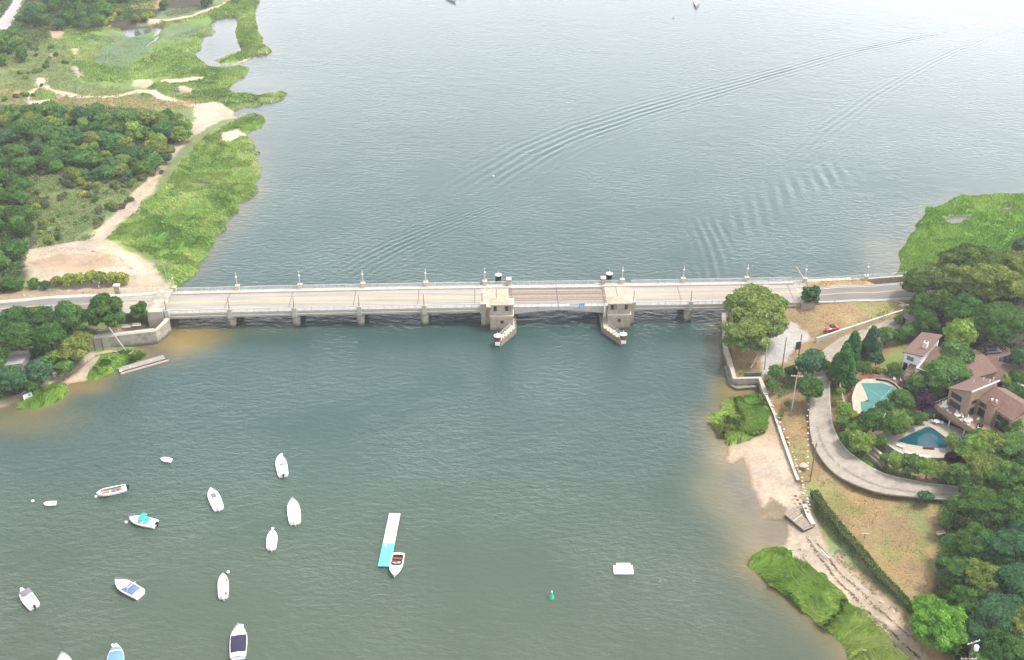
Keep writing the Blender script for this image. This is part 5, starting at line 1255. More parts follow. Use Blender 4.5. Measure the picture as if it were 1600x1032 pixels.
leaf_cover('undergrowth', [(1195,620),(1200,618),(1222,660),(1240,715),(1256,752),(1250,755),(1230,705),(1212,655)], 16, .13, .4, [OL, LG, (.13,.16,.06)], 14, thr=.52)
leaf_cover('undergrowth', [(1265,762),(1278,765),(1300,800),(1345,855),(1335,868),(1300,835),(1275,800)], 30, .15, .9, [(.10,.13,.055),MG,(.13,.15,.08)], 15, thr=.32)
leaf_cover('undergrowth', [(1310,850),(1345,870),(1425,950),(1432,985),(1415,985),(1380,945),(1340,905),(1300,865)], 16, .12, .35, [(.12,.15,.06),(.16,.17,.08),LG], 16, thr=.46)
leaf_cover('undergrowth', [(1355,962),(1368,968),(1395,990),(1390,997),(1370,982)], 24, .12, .3, [MG, LG], 17, thr=.3)
leaf_cover('undergrowth', [(1275,524),(1345,500),(1412,478),(1412,487),(1350,508),(1278,532)], 14, .16, .45, [MG, LG, OL], 18, thr=.45)
leaf_cover('undergrowth', [(105,378),(150,365),(165,372),(110,388),(60,396),(60,388)], 16, .2, .9, [MG, OL, DG], 19, thr=.40)
# clipped hedge along the lower field
def hedge(name, label, P, wd, h, cols, seed, dens=160, ls=.13):
    P = [Vector(GTq(*p)) for p in P]; g = np.random.default_rng(seed); L = sum((b-a).length for a, b in zip(P[:-1], P[1:])); pts = []
    t = thing(name, label, 'hedge', tuple(P[0])); core = MB()
    for a, b in zip(P[:-1], P[1:]):
        l = (b-a).length; n = int(l*dens); d = (b-a).normalized(); nn = Vector((-d.y, d.x, 0)).normalized()
        s = g.random(n)*l; q = g.uniform(-1, 1, n); zz = g.uniform(.1, 1, n); side = g.random(n) < .5
        q = np.where(side, np.sign(q), q); zz = np.where(side, zz, 1.0)
        base = np.array(a)[None]+np.outer(s, np.array(d))+np.outer(q*wd/2*(1+.1*g.normal(size=n)), np.array(nn)); base[:, 2] += zz*h*(1+.08*g.normal(size=n)); pts.append(base)
        w2 = wd/2*.8; lo = a-P[0]; hi = b-P[0]; core.hexa([lo-nn*w2-Vector((0,0,.3)), hi-nn*w2-Vector((0,0,.3)), hi+nn*w2-Vector((0,0,.3)), lo+nn*w2-Vector((0,0,.3)), lo-nn*w2+Vector((0,0,h*.8)), hi-nn*w2+Vector((0,0,h*.8)), hi+nn*w2+Vector((0,0,h*.8)), lo+nn*w2+Vector((0,0,h*.8))], bark)
    core.build('branches', t)
    p = np.concatenate(pts)-np.array(P[0]); n = len(p); nr = g.normal(size=(n, 3)); nr /= np.linalg.norm(nr, axis=1)[:, None]
    a = np.cross(nr, g.normal(size=(n, 3))); a /= np.linalg.norm(a, axis=1)[:, None]; b = np.cross(nr, a); s = ls*g.uniform(.6, 1.4, n)[:, None]
    V = np.stack([p-a*s, p-b*s, p+a*s, p+b*s], 1).reshape(-1, 3); cols = np.array(cols); c = cols[g.integers(0, len(cols), n)]*g.uniform(.7, 1.2, n)[:, None]
    linkme('foliage', npmesh('foliage', V, np.arange(n*4).reshape(-1, 4), BLADE, np.repeat(c, 4, 0), False), t)
hedge('hedge', 'long clipped dark green hedge between the lower dry field and the beach', [(1271,772),(1290,800),(1318,835),(1345,865),(1372,900),(1400,928),(1426,956)], 1.7, 1.1, [DG, (.05,.09,.03), OL], 5)
hedge('hedge', 'short green hedge on the bank right of the covered pool', [(1365,580),(1385,586),(1402,590)], 1.6, 1.0, [LG, YG, MG], 6)

# lines of dead reed and weed left by the tide
def wrack(pts, wid, dens, seed):
    P = resample([GTq(*q) for q in pts], 60); g = np.random.default_rng(seed); L = float(np.hypot(*np.diff(P[:, :2], axis=0).T).sum()); n = int(L*dens)
    t = g.random(n)*59; i = np.minimum(t.astype(int), 58); f = (t-i)[:, None]; C = P[i, :2]*(1-f)+P[i+1, :2]*f; C = C+g.normal(size=(n, 2))*wid*(.4+1.2*vnoise(t*.9, t*0, seed))[:, None]
    m = vnoise(t*1.7, t*0+3, seed+1) > .25; C = C[m]; n = len(C); z, d = th(C[:, 0], C[:, 1]); p = np.stack([C[:, 0], C[:, 1], z+.05], 1)[z > .1]; n = len(p)
    a = g.uniform(0, 6.28, n); s = g.uniform(.06, .26, n); dx = np.stack([np.cos(a)*s, np.sin(a)*s, 0*a], 1); dy = np.stack([-np.sin(a), np.cos(a), 0*a], 1)*.045; up = np.array([0, 0, .05])
    V = np.stack([p-dx-dy, p+dx-dy, p+dx+dy+up, p-dx+dy+up], 1).reshape(-1, 3); c = np.array([(.10,.075,.045),(.16,.12,.07),(.07,.055,.035),(.30,.25,.17)])[g.integers(0, 4, n)]
    o = linkme('tide_wrack', npmesh('tide_wrack', V, np.arange(n*4).reshape(-1, 4), BLADE, np.repeat(c, 4, 0), False)); tag(o, kind='stuff')
wrack([(1262,835),(1280,865),(1292,885),(1315,915),(1345,945),(1375,972),(1405,1000),(1440,1030)], .16, 16, 1); wrack([(1272,838),(1292,858),(1303,885),(1335,915),(1370,950),(1400,978),(1430,1000)], .14, 14, 2)
wrack([(1250,850),(1262,880),(1290,905),(1325,945),(1370,985),(1410,1020)], .2, 9, 3); wrack([(60,612),(95,592),(125,570),(150,556),(185,548)], .2, 12, 6)
wrack([(60,400),(95,388),(140,392),(185,402),(215,425)], .5, 7, 8); wrack([(190,340),(225,300),(255,262),(275,232),(300,205),(330,185)], .9, 7, 9)
# marsh grass as blades
def blades(poly, dens, h, wd, cols, seed, hole=False, lean=.5, label=None, off=.0, nz=3.0):
    P = [GTq(*p)[:2] for p in poly]; xs = [p[0] for p in P]; ys = [p[1] for p in P]; g = np.random.default_rng(seed)
    n = int((max(xs)-min(xs))*(max(ys)-min(ys))*dens); x = g.uniform(min(xs), max(xs), n); y = g.uniform(min(ys), max(ys), n)
    edge = (fbm(x, y, 5, seed+40, 3)-.5)*3
    m = polyd(x, y, P)+edge > 0 if n < 400000 else inpoly(x, y, P); x, y = x[m], y[m]
    z, d = th(x, y); m = z > -.02+off; x, y, z = x[m], y[m], z[m]; m = (fbm(x, y, 2.5, seed+60, 3)+.35*(fbm(x, y, 11, seed+61, 2)-.5) > .33) | (g.random(len(x)) < .25); x, y, z = x[m], y[m], z[m]
    for E_ in (EXCL if seed < 6 else []):
        m = polyd(x, y, E_)+(fbm(x, y, 2, 5, 2)-.5)*2 < .2; x, y, z = x[m], y[m], z[m]
    n = len(x)
    q = fbm(x, y, nz, seed, 3); big = fbm(x, y, 16, seed+2, 3)
    ang = fbm(x, y, 7, seed+7, 2)*9; hh = h*(.72+.55*q)*g.uniform(.7, 1.2, n)
    lx = np.cos(ang)*lean*hh+g.normal(size=n)*.12*h; ly = np.sin(ang)*lean*hh+g.normal(size=n)*.12*h
    a = g.uniform(0, math.pi, n); wx = np.cos(a)*wd; wy = np.sin(a)*wd*.6
    z0 = z-.05; b0 = np.stack([x-wx, y-wy, z0], 1); b1 = np.stack([x+wx, y+wy, z0], 1)
    m1 = np.stack([x+wx*.8+lx*.35, y+wy*.8+ly*.35, z0+hh*.7], 1); m0 = np.stack([x-wx*.5+lx, y-wy*.5+ly, z0+hh], 1)
    V = np.stack([b0, b1, m1, m0], 1).reshape(-1, 3)
    cols = np.array(cols); k = np.clip((big*.8+q*.3)*2.2-.75, 0, .999)*(len(cols)-1); i0 = k.astype(int); f = (k-i0)[:, None]
    c = cols[i0]*(1-f)+cols[np.minimum(i0+1, len(cols)-1)]*f; c = c*g.uniform(.75, 1.28, n)[:, None]
    o = linkme('marsh_grass', npmesh('marsh_grass', V, np.arange(n*4).reshape(-1, 4), BLADE, np.repeat(c, 4, 0), False)); tag(o, kind='stuff'); return o
G1 = [(.14,.23,.055),(.21,.31,.075),(.29,.38,.11),(.40,.44,.17)]
G3 = [(.15,.28,.05),(.23,.38,.07),(.32,.44,.10),(.42,.49,.16)]
G2 = [(.09,.14,.045),(.12,.17,.05),(.14,.18,.06)]
blades([(412,178),(385,176),(355,194),(318,216),(284,250),(256,290),(216,327),(175,360),(160,380),(200,392),(240,400),(250,420),(262,440),(290,445),(330,430),(420,290),(425,230)], 11, .7, .13, G1, 1, lean=.8)
blades([(320,104),(392,100),(396,150),(455,138),(455,160),(400,172),(370,174),(340,162),(320,160),(290,153),(220,148),(240,130),(300,112)], 7, .7, .17, G1, 2, lean=.8)
blades([(95,62),(130,48),(180,62),(150,80),(150,100),(200,104),(255,75),(310,60),(325,95),(330,112),(250,120),(200,130),(130,128),(110,90)], 5, .6, .18, G1, 3)
blades([(145,72),(170,56),(250,60),(330,38),(335,56),(300,60),(255,75),(200,104),(150,100)], 3, .3, .16, [(.17,.24,.10),(.20,.27,.12)], 21, lean=.5)
blades([(365,-30),(415,-30),(430,88),(335,98),(376,80),(366,28),(330,30),(325,45),(315,60),(300,56),(330,40),(325,20),(350,10)], 6, 1.0, .18, G1, 4)
blades([(95,58),(100,48),(200,38),(300,28),(350,8),(360,-20),(380,-20),(350,20),(300,34),(200,44),(130,52)], 6, .9, .18, G1, 5)
blades([(126,600),(138,575),(162,556),(190,546),(238,541),(240,560),(172,594)], 26, .95, .09, G3, 6, lean=1.1)
blades([(28,645),(33,620),(60,604),(102,598),(116,612),(84,642)], 30, .95, .09, G3, 7, lean=1.1)
blades([(1385,445),(1395,300),(1620,290),(1620,425),(1560,425),(1450,430)], 8, .8, .14, [(.11,.24,.04),(.17,.31,.05),(.25,.35,.07)], 8)
blades([(1100,615),(1196,606),(1198,672),(1140,692),(1100,684)], 40, 1.4, .11, G3, 9, lean=1.1, nz=2.2)
blades([(1155,884),(1192,848),(1236,855),(1252,885),(1292,905),(1332,950),(1392,1000),(1435,1040),(1480,1100),(1350,1100),(1290,985)], 40, 1.2, .11, G3+[(.50,.52,.20)], 10, lean=1.2)
# dry grass tufts on the lawns
DG1 = [(.20,.13,.06),(.27,.18,.09),(.22,.17,.07),(.13,.15,.045)]
blades([(1160,476),(1240,474),(1330,472),(1412,469),(1412,484),(1340,504),(1276,530),(1262,520),(1240,502),(1200,520)], 10, .16, .10, DG1, 11, lean=.6, off=.4)
blades([(1275,742),(1300,738),(1370,772),(1440,780),(1466,778),(1468,880),(1445,925),(1425,938),(1380,888),(1320,825)], 12, .16, .09, DG1, 12, lean=.6, off=.4)
blades([(1195,620),(1240,590),(1262,605),(1258,700),(1270,745),(1255,755),(1235,715),(1212,655)], 12, .15, .09, DG1, 13, lean=.6, off=.4)
blades([(1318,692),(1330,685),(1360,705),(1400,742),(1385,742),(1345,725),(1322,708)], 20, .2, .08, [LAWN, LAWN*1.2], 14, lean=.4, off=.4)
blades([(1172,449),(1200,442),(1260,437),(1350,433),(1410,429),(1412,443),(1300,449),(1240,450)], 8, .2, .10, [(.30,.21,.10),(.34,.25,.13)], 15, lean=.5, off=.4)

# ------------------------------------------------------------------ boats
def boat(label, bow, stern, W, name='motorboat', cat='boat', cock=(.08, .55), cw=.72, motor=black, shield=None, cover=None, covr=(.05, .6), canopy=None, canr=(.3, .55), hatch=None, rail=False, seats=(), console=False, inner=gel2, sheer=.75, rise=.4, hullm=gel, group='boats moored in the inlet', fullness=.46, cabin=None, floorz=.3, stripe=None, extra=None, deckm_=None, rub=None):
    zb_ = .8
    if isinstance(bow[0], tuple): bx, by = bow[0]; sx, sy = stern[0]
    else: bx, by = G(bow[0], bow[1], zb_); sx, sy = G(stern[0], stern[1], zb_)
    L = math.hypot(bx-sx, by-sy); ang = math.atan2(by-sy, bx-sx); deckm_ = deckm_ or hullm
    t = thing(name, label, cat, (sx, sy, 0), ang, group)
    def w(s): return W/2*((.90+.10*min(1, s/.35)) if s < fullness else (1-((s-fullness)/(1-fullness))**2.7))
    def zs(s): return sheer+rise*s**2
    ST = [i/22 for i in range(23)]
    h = MB(); rows = []
    for s in ST:
        x = s*L; ww = max(w(s), .015); z = zs(s); k = 1-s**3*.6
        rows.append([(x, ww, z), (x-.02*L*s**4, ww*.93, z*.55), (x-.05*L*s**4, ww*.8*k, .08), (x-.09*L*s**4, ww*.35*k, -.25), (x-.10*L*s**4, 0, -.35),
                     (x-.09*L*s**4, -ww*.35*k, -.25), (x-.05*L*s**4, -ww*.8*k, .08), (x-.02*L*s**4, -ww*.93, z*.55), (x, -ww, z)])
    h.grid(rows, hullm); h.poly(rows[0], hullm)
    hu = h.build('hull', t, smooth=False)
    if rub:
        r = MB(); r.tube([(s*L, w(s)+.01, zs(s)-.04) for s in ST], .05, rub, 5); r.tube([(s*L, -w(s)-.01, zs(s)-.04) for s in ST], .05, rub, 5); r.build('rub_rail', t)
    c0, c1 = cock; d = MB()
    def wi(s): return w(s)*cw if c0 <= s <= c1 else 0
    SS = sorted(set([0, c0-1e-4, c0, c1, c1+1e-4]+[s for s in ST]))
    for sgn in (1, -1):
        for a, b in zip(SS[:-1], SS[1:]):
            if a < 0 or b-a < 1e-3: continue
            m = (a+b)/2; ia = wi(a) if c0 <= m <= c1 else 0; ib = wi(b) if c0 <= m <= c1 else 0
            if c0 <= m <= c1: ia, ib = w(a)*cw, w(b)*cw
            za, zb2 = zs(a)+.02, zs(b)+.02; cam_a = .10*w(a)*(1 if not (c0 <= m <= c1) else 0); cam_b = .10*w(b)*(1 if not (c0 <= m <= c1) else 0)
            q = [(a*L, w(a)*sgn, za), (b*L, w(b)*sgn, zb2), (b*L, ib*sgn, zb2+.03+cam_b), (a*L, ia*sgn, za+.03+cam_a)]
            d.poly(q if sgn < 0 else q[::-1], deckm_)
    d.build('deck', t)
    if c1 > c0:
        c = MB(); CS = [c0+(c1-c0)*i/8 for i in range(9)]
        c.grid([[(s*L, w(s)*cw, zs(s)+.05), (s*L, w(s)*cw, floorz), (s*L, -w(s)*cw, floorz), (s*L, -w(s)*cw, zs(s)+.05)] for s in CS], inner)
        for s in (c0, c1): c.poly([(s*L, w(s)*cw, zs(s)+.05), (s*L, w(s)*cw, floorz), (s*L, -w(s)*cw, floorz), (s*L, -w(s)*cw, zs(s)+.05)], inner)
        c.build('cockpit', t)
    if motor:
        m = MB(); m.hexa([(-.75,-.22,.75),(-.12,-.22,.75),(-.12,.22,.75),(-.75,.22,.75),(-.62,-.16,1.3),(-.18,-.18,1.38),(-.18,.18,1.38),(-.62,.16,1.3)], motor); m.box(-.5, -.25, -.09, .09, -.5, .75, motor); m.box(-.25, .05, -.2, .2, .5, .72, motor)
        m.build('outboard_motor', t, bevel=.05)
    if shield:
        s0 = shield; g = MB(); x = s0*L; ww = w(s0)*.78; z = zs(s0)+.08
        fr = [(-1, .0, .0), (-.55, .30, 0), (0, .42, 0), (.55, .30, 0), (1, .0, 0)]
        for (a, b) in zip(fr[:-1], fr[1:]):
            g.poly([(x+a[1]*1.3, a[0]*ww, z), (x+b[1]*1.3, b[0]*ww, z), (x+b[1]*1.3-.38, b[0]*ww*.92, z+.42), (x+a[1]*1.3-.38, a[0]*ww*.92, z+.42)], glassd)
        g.build('windshield', t)
        g = MB(); g.tube([(x+a[1]*1.3-.38, a[0]*ww*.92, z+.43) for a in fr], .03, chrome, 5); g.build('windshield_frame', t)
    if cabin:
        a, b, hh, mm = cabin; g = MB(); wa, wb_ = w(a)*.72, w(b)*.66; za = zs(a)+.03
        g.hexa([(a*L,-wa,za),(b*L,-wb_,za),(b*L,wb_,za),(a*L,wa,za),(a*L+.1,-wa*.9,za+hh),(b*L-.35,-wb_*.85,za+hh),(b*L-.35,wb_*.85,za+hh),(a*L+.1,wa*.9,za+hh)], mm); cb = g.build('hardtop', t, bevel=.07)
        g = MB()
        for y in (-.55, 0, .55): g.hexa([(b*L-.3,y*wb_-.16,za+hh*.35),(b*L-.0,y*wb_-.16,za+hh*.1),(b*L-.0,y*wb_+.16,za+hh*.1),(b*L-.3,y*wb_+.16,za+hh*.35),(b*L-.42,y*wb_-.16,za+hh*1.01),(b*L-.22,y*wb_-.16,za+hh*.8),(b*L-.22,y*wb_+.16,za+hh*.8),(b*L-.42,y*wb_+.16,za+hh*1.01)], glassd)
        g.build('cabin_window', cb)
    if cover:
        a, b = covr; g = MB(); rows = []
        for i in range(11):
            s = a+(b-a)*i/10; ww = w(s)*cw*1.08; z = zs(s)+.07; k = .34*math.sin(math.pi*min(1, (i+1.2)/11))
            rows.append([(s*L, ww*q, z+k*(1-q*q)+.03*math.sin(i*2.1+q*3)) for q in (-1, -.6, -.2, .2, .6, 1)])
        g.grid(rows, cover); cv = g.build('cover', t, smooth=True)
        if stripe:
            g = MB()
            for q in stripe: s = q; g.grid([[(s*L+dx, y*w(s)*cw*1.05, zs(s)+.42*(1-y*y)*.9+.10) for y in (-1,-.6,-.2,.2,.6,1)] for dx in (0, .3)], whitep)
            g.build('stripe', cv)
    if canopy:
        a, b = canr; g = MB(); rows = []
        for i in range(6):
            s = a+(b-a)*i/5; ww = w(.35)*.82
            rows.append([(s*L, ww*q, 2.05+.16*(1-q*q)+.1*math.sin(math.pi*i/5)) for q in (-1, -.5, 0, .5, 1)])
        g.grid(rows, canopy); g.grid([[(x, y, z-.04) for x, y, z in r] for r in rows[::-1]], canopy); g.build('canopy', t, smooth=True)
        g = MB()
        for s in (a, b):
            for q in (-1, 1): g.tube([(((a+b)/2)*L, q*w(.4)*.8, zs(.4)), (s*L, q*w(.35)*.8, 2.05)], .03, chrome, 5)
        g.build('canopy_frame', t)
    if hatch:
        s, hl, hw_, hm = hatch; g = MB(); z = zs(s)+.10*w(s)+.05; g.box(s*L-hl/2, s*L+hl/2, -hw_/2, hw_/2, z-.06, z+.05, hm); g.build('hatch', t)
    if rail:
        g = MB(); RS_ = [.55+.45*i/10 for i in range(11)]
        L_ = [(s*L-.05, w(s)*.94, zs(s)+.5) for s in RS_]; R_2 = [(s*L-.05, -w(s)*.94, zs(s)+.5) for s in RS_]; g.tube(L_+R_2[::-1], .028, chrome, 5)
        for i in (0, 3, 6, 9):
            for q in (1, -1): g.tube([(RS_[i]*L-.05, q*w(RS_[i])*.94, zs(RS_[i])), (RS_[i]*L-.05, q*w(RS_[i])*.94, zs(RS_[i])+.5)], .025, chrome, 5)
        g.build('bow_rail', t)
    for (s, y, l, wd, hh, mm) in seats:
        g = MB(); g.box(s*L-l/2, s*L+l/2, y-wd/2, y+wd/2, floorz, floorz+hh, mm); g.build('seat', t, bevel=.04)
    if console:
        g = MB(); g.box(.42*L-.4, .42*L+.35, -.42, .42, floorz, 1.25, gel); g.hexa([(.42*L,-.4,1.25),(.42*L+.3,-.4,1.25),(.42*L+.3,.4,1.25),(.42*L,.4,1.25),(.42*L-.15,-.36,1.6),(.42*L-.1,-.36,1.6),(.42*L-.1,.36,1.6),(.42*L-.15,.36,1.6)], glassd); g.build('console', t)
    if extra: extra(t, L, w, zs)
    return t
boat('white open motorboat with black outboard, topmost of the right hand moored boats', (437, 712), (442.5, 742), 2.7, cock=(.08, .62), console=True, rail=False, inner=gel, seats=((.25, 0, .6, 1.2, .4, gel2),))
boat('white motorboat with one dark square hatch forward of its cockpit', (329, 764), (341.5, 794), 2.7, cock=(.06, .42), cover=None, motor=gel, hatch=(.60, 1.5, 1.1, slate), inner=gel, seats=((.2, 0, .5, 1.5, .35, gel),))
boat('white cabin boat with three small grey windows across its roof', (457, 781), (461, 816), 2.9, cock=(.05, .36), motor=gel, cabin=(.36, .62, .6, gel), rail=True, inner=gel)
boat('small white boat without markings, under a plain white cover beside its buoy', (426, 829), (424, 856), 2.35, cock=(.1, .6), cover=whitep, covr=(.08, .66), motor=gel)
boat('narrow cream skiff with grey bow deck and a red fuel can aft', (348.5, 897), (349, 932), 2.3, name='skiff', cock=(.05, .78), cw=.82, motor=gel, inner=gel2, seats=((.35, 0, .4, 1.6, .3, gel), (.6, 0, .3, 1.4, .3, gel), (.14, -.45, .5, .4, .45, mat('red_fuel_can', (.7,.06,.04), .4, .05, 1))), deckm_=mat('grey_deck', (.45,.45,.45), .6, .1, 1), fullness=.5)
boat('white cruiser with a large dark navy cover over its whole cockpit', (374, 979), (372, 1027), 3.4, cock=(.14, .66), cw=.86, cover=navy, covr=(.13, .68), motor=None, hatch=(.8, .15, .4, black), rail=True, sheer=.95)
boat('boat with a bright blue cover and white stripes, cut by the bottom edge', (182, 1008), (179, 1062), 3.3, cock=(.1, .9), cw=.88, cover=blue, covr=(.08, .9), motor=None, stripe=(.74,), sheer=.9)
boat('white bow of a boat just showing at the bottom edge', (99, 1024), (104, 1072), 3.4, cock=(.1, .5), rail=True, motor=None, sheer=.95)
boat('white sport boat with a slate blue canvas top, pointing up and left', (180.5, 909), (219, 929), 3.1, cock=(.14, .5), cw=.8, cover=slate, covr=(.14, .58), motor=None, shield=.57, hatch=(.76, .25, .3, black), rail=True, sheer=.95, canopy=None, extra=lambda t, L, w, zs: (MB().tube([(.34*L, -w(.34)*.9, zs(.3)), (.30*L, -w(.3)*.7, 2.4), (.30*L, w(.3)*.7, 2.4), (.34*L, w(.34)*.9, zs(.3))], .05, gel, 6).build('radar_arch', t)))
boat('white boat with a dark grey sunshade and a black outboard in the far lower left', (34, 922), (53, 947), 2.7, cock=(.08, .6), canopy=grey, canr=(.42, .70), motor=black, inner=gel, console=False, seats=((.2, 0, .5, 1.5, .4, gel),))
boat('long white open runabout with brown interior, bow pointing left', (151, 772.5), (197, 761), 2.6, cock=(.04, .86), cw=.8, motor=black, inner=mat('brown_liner', (.30,.23,.17), .8, .3, .5), seats=((.75, 0, .7, .9, .3, orange), (.42, .1, .6, 1.1, .4, slate), (.55, 0, .3, 1.3, .35, gel), (.1, 0, .7, 1.5, .35, gel), (.27, -.3, .5, .5, .4, slate)), rail=False, fullness=.6)
boat('white runabout with a turquoise folding sunshade', (202, 810), (243, 818), 2.9, cock=(.08, .5), canopy=teal, canr=(.38, .56), motor=black, shield=.56, hatch=(.75, .25, .3, black), rail=True, inner=gel, seats=((.25, 0, .5, 1.5, .35, gel),), extra=lambda t, L, w, zs: MB().hexa([(.26*L,-.8,1.2),(.4*L,-.8,1.6),(.4*L,.8,1.6),(.26*L,.8,1.2),(.26*L,-.8,1.28),(.4*L,-.8,1.68),(.4*L,.8,1.68),(.26*L,.8,1.28)], teal).build('rear_canopy', t))
boat('tiny white rowing dinghy moored farthest left', (67.5, 785.5), (87, 784), 1.5, name='dinghy', cat='dinghy', cock=(.08, .8), cw=.8, motor=None, sheer=.4, rise=.15, floorz=.12, inner=whitep, seats=((.35, 0, .25, 1.1, .2, timber), (.15, 0, .2, 1.0, .2, gel2)), fullness=.6)
boat('tiny white dinghy alone above the moored boats', (251, 715), (267, 717.5), 1.55, name='dinghy', cat='dinghy', cock=(.08, .8), cw=.8, motor=None, sheer=.4, rise=.15, floorz=.12, inner=mat('mint_liner', (.5,.62,.52), .7, .1, 1), seats=((.45, 0, .25, 1.1, .2, gel),), fullness=.6)
boat('white boat with a dark red interior tied to the blue end of the float', (615.5, 901), (623, 865), 2.9, cock=(.08, .52), cw=.84, motor=None, inner=redv, seats=((.2, 0, .5, 1.7, .4, redv), (.42, .55, .55, .7, .6, gel2), (.42, -.6, .5, .6, .45, gel)), shield=.53, hatch=(.64, .12, .45, black), sheer=.9, group=None)
boat('white sailboat seen bow on at the top of the bay', (1088, 10), ((1088.5, -8)), 3.0, name='sailboat', cock=(.1, .35), motor=None, hatch=(.6, .8, .5, black), sheer=1.0, rub=navy, extra=lambda t, L, w, zs: MB().tube([(.55*L,0,1),(.55*L,0,11)], .09, chrome, 6).build('mast', t), group=None)
boat('white boat hull cut by the top edge of the picture', (712, 1.5), (698, -6), 2.4, cock=(.1, .5), motor=None, sheer=1.1, rub=navy, group=None)
def buoy(px, py, r, label, m=whitep, group='white mooring buoys'):
    x, y = G(px, py, .15); t = thing('mooring_buoy', label, 'buoy', (x, y, 0), 0, group); b = MB(); b.sph((0, 0, .1), r, m, 12, 8); b.build('float', t, smooth=True)
    b = MB(); b.tube([(0, 0, r*.9), (0, 0, r+.18)], .04, chrome, 5); b.build('ring', t)
for px, py, lab in ((51,783,'white mooring buoy farthest left, ahead of the tiny dinghy'),(150,776,'white mooring buoy under the bow of the long open runabout'),(197,816,'white mooring buoy ahead of the boat with turquoise shade'),
    (440,710.5,'white mooring buoy touching the bow of the topmost right hand boat'),(426,826,'white mooring buoy at the bow of the plain covered boat'),(356.5,894,'white mooring buoy by the narrow skiff'),
    (378,978,'white mooring buoy at the bow of the navy covered cruiser'),(176,1008.5,'white mooring buoy beside the blue covered boat'),(33.5,920.5,'white mooring buoy at the bow of the boat with dark grey shade'),(771,275,'small white buoy alone in the wake lines beyond the bridge')):
    buoy(px, py, .36, lab)
buoy(1052, 28, .4, 'tiny red buoy far out near the sailboat', redink, None); buoy(1143.5, 685, .001, 'x') if False else None
x, y = G(862, 935, 0); t = thing('channel_buoy', 'small green can buoy with a conical top', 'buoy', (x, y, 0)); b = MB(); b.lathe([(.45,-.4),(.55,.0),(.5,.5),(.25,.9),(.25,1.3),(.2,1.75),(.05,1.8)], (0,0,0), seagreen, 12); b.build('body', t, smooth=True)
b = MB(); b.lathe([(.16,1.8),(.16,2.0),(.02,2.05)], (0,0,0), mat('pale_green', (.4,.75,.6), .5, .1, 1), 8); b.build('lantern', t)

# floating dock
a = Vector(G(590.5, 885, .5)); bq = Vector(G(610, 885.5, .5)); c = Vector(G(626, 802.5, .5)); d = Vector(G(608, 802, .5))
t = thing('floating_dock', 'long narrow float, bleached planks at one end and bright blue at the other', 'dock', (a.x, a.y, 0)); o = a
def lerp2(s, q): p = a+(d-a)*s; r = bq+(c-bq)*s; v = p+(r-p)*q-o; return (v.x, v.y)
b = MB(); n = 40
for i in range(n):
    s0, s1 = .42+.58*i/n, .42+.58*(i+.93)/n; b.prism([lerp2(s0,0), lerp2(s0,1), lerp2(s1,1), lerp2(s1,0)], .45, .52, timber_lt if i % 5 else mat('pale_plank', (.56,.50,.43), .9, .1, .6))
b.build('plank_deck', t)
b = MB(); b.prism([lerp2(0,0), lerp2(0,1), lerp2(.418,1), lerp2(.418,0)], .45, .53, dockblue); b.build('blue_deck', t)
b = MB(); b.prism([lerp2(.002,.01), lerp2(.002,.99), lerp2(.998,.99), lerp2(.998,.01)], -.1, .44, timber_dk); b.build('float_frame', t)
b = MB(); q = lerp2(.40,.3); b.lathe([(.18,.53),(.18,.8),(.05,.85)], (q[0], q[1], 0), whitep, 8); q = lerp2(.37,.25); b.box(q[0]-.2, q[0]+.2, q[1]-.3, q[1]+.3, .53, .6, whitep); b.build('cleat_box', t)
# channel notice raft
x, y = G(974, 892, .3); t = thing('notice_raft', 'white floating raft carrying a slanted notice board', 'raft', (x, y, 0))
b = MB(); b.box(-2.1, 2.1, -1.0, 1.5, .1, .45, gel); b.build('platform', t, bevel=.04)
b = MB(); b.box(-2.0, 2.0, -.95, 1.45, -.25, .095, navy); b.build('float', t)
b = MB(); b.hexa([(-1.5,-.1,.46),(1.5,-.1,.46),(1.5,.02,.46),(-1.5,.02,.46),(-1.5,.75,1.7),(1.5,.75,1.7),(1.5,.87,1.7),(-1.5,.87,1.7)], whitep); nb_ = b.build('notice_board', t)
b = MB()
for i, (u0, wd) in enumerate(((-.55,.3),(-.15,.3),(.25,.25),(.75,.2))):
    b.hexa([(u0,.45,1.38),(u0+wd,.45,1.38),(u0+wd,.46,1.38),(u0,.46,1.38),(u0,.53,1.52),(u0+wd,.53,1.52),(u0+wd,.54,1.52),(u0,.54,1.52)], inkg)
b.build('lettering', nb_)
b = MB(); 
for z, dx in ((1.48,0),(1.32,.2),(1.18,0)): yy = -.1+(z-.46)/1.24*.85-.03; b.box(-1.25+dx, -1.02+dx, yy-.02, yy, z, z+.12, redink)
b.build('red_mark', nb_)
b = MB()
for px_, w_2 in ((-1.75,.2),(-1.3,.5),(-.6,.3),(-.05,.35),(.35,.2),(.95,.5),(1.65,.25)): b.box(px_, px_+w_2, -.75, -.6, .451, .47, inkg)
for px_, py_ in ((-1.7,-.72),(.05,-.72),(.4,-.72),(1.85,-.72),(-1.75,.35),(1.7,.35)): b.box(px_-.09, px_+.09, py_-.09, py_+.09, .452, .62, black)
b.build('cleats', t)

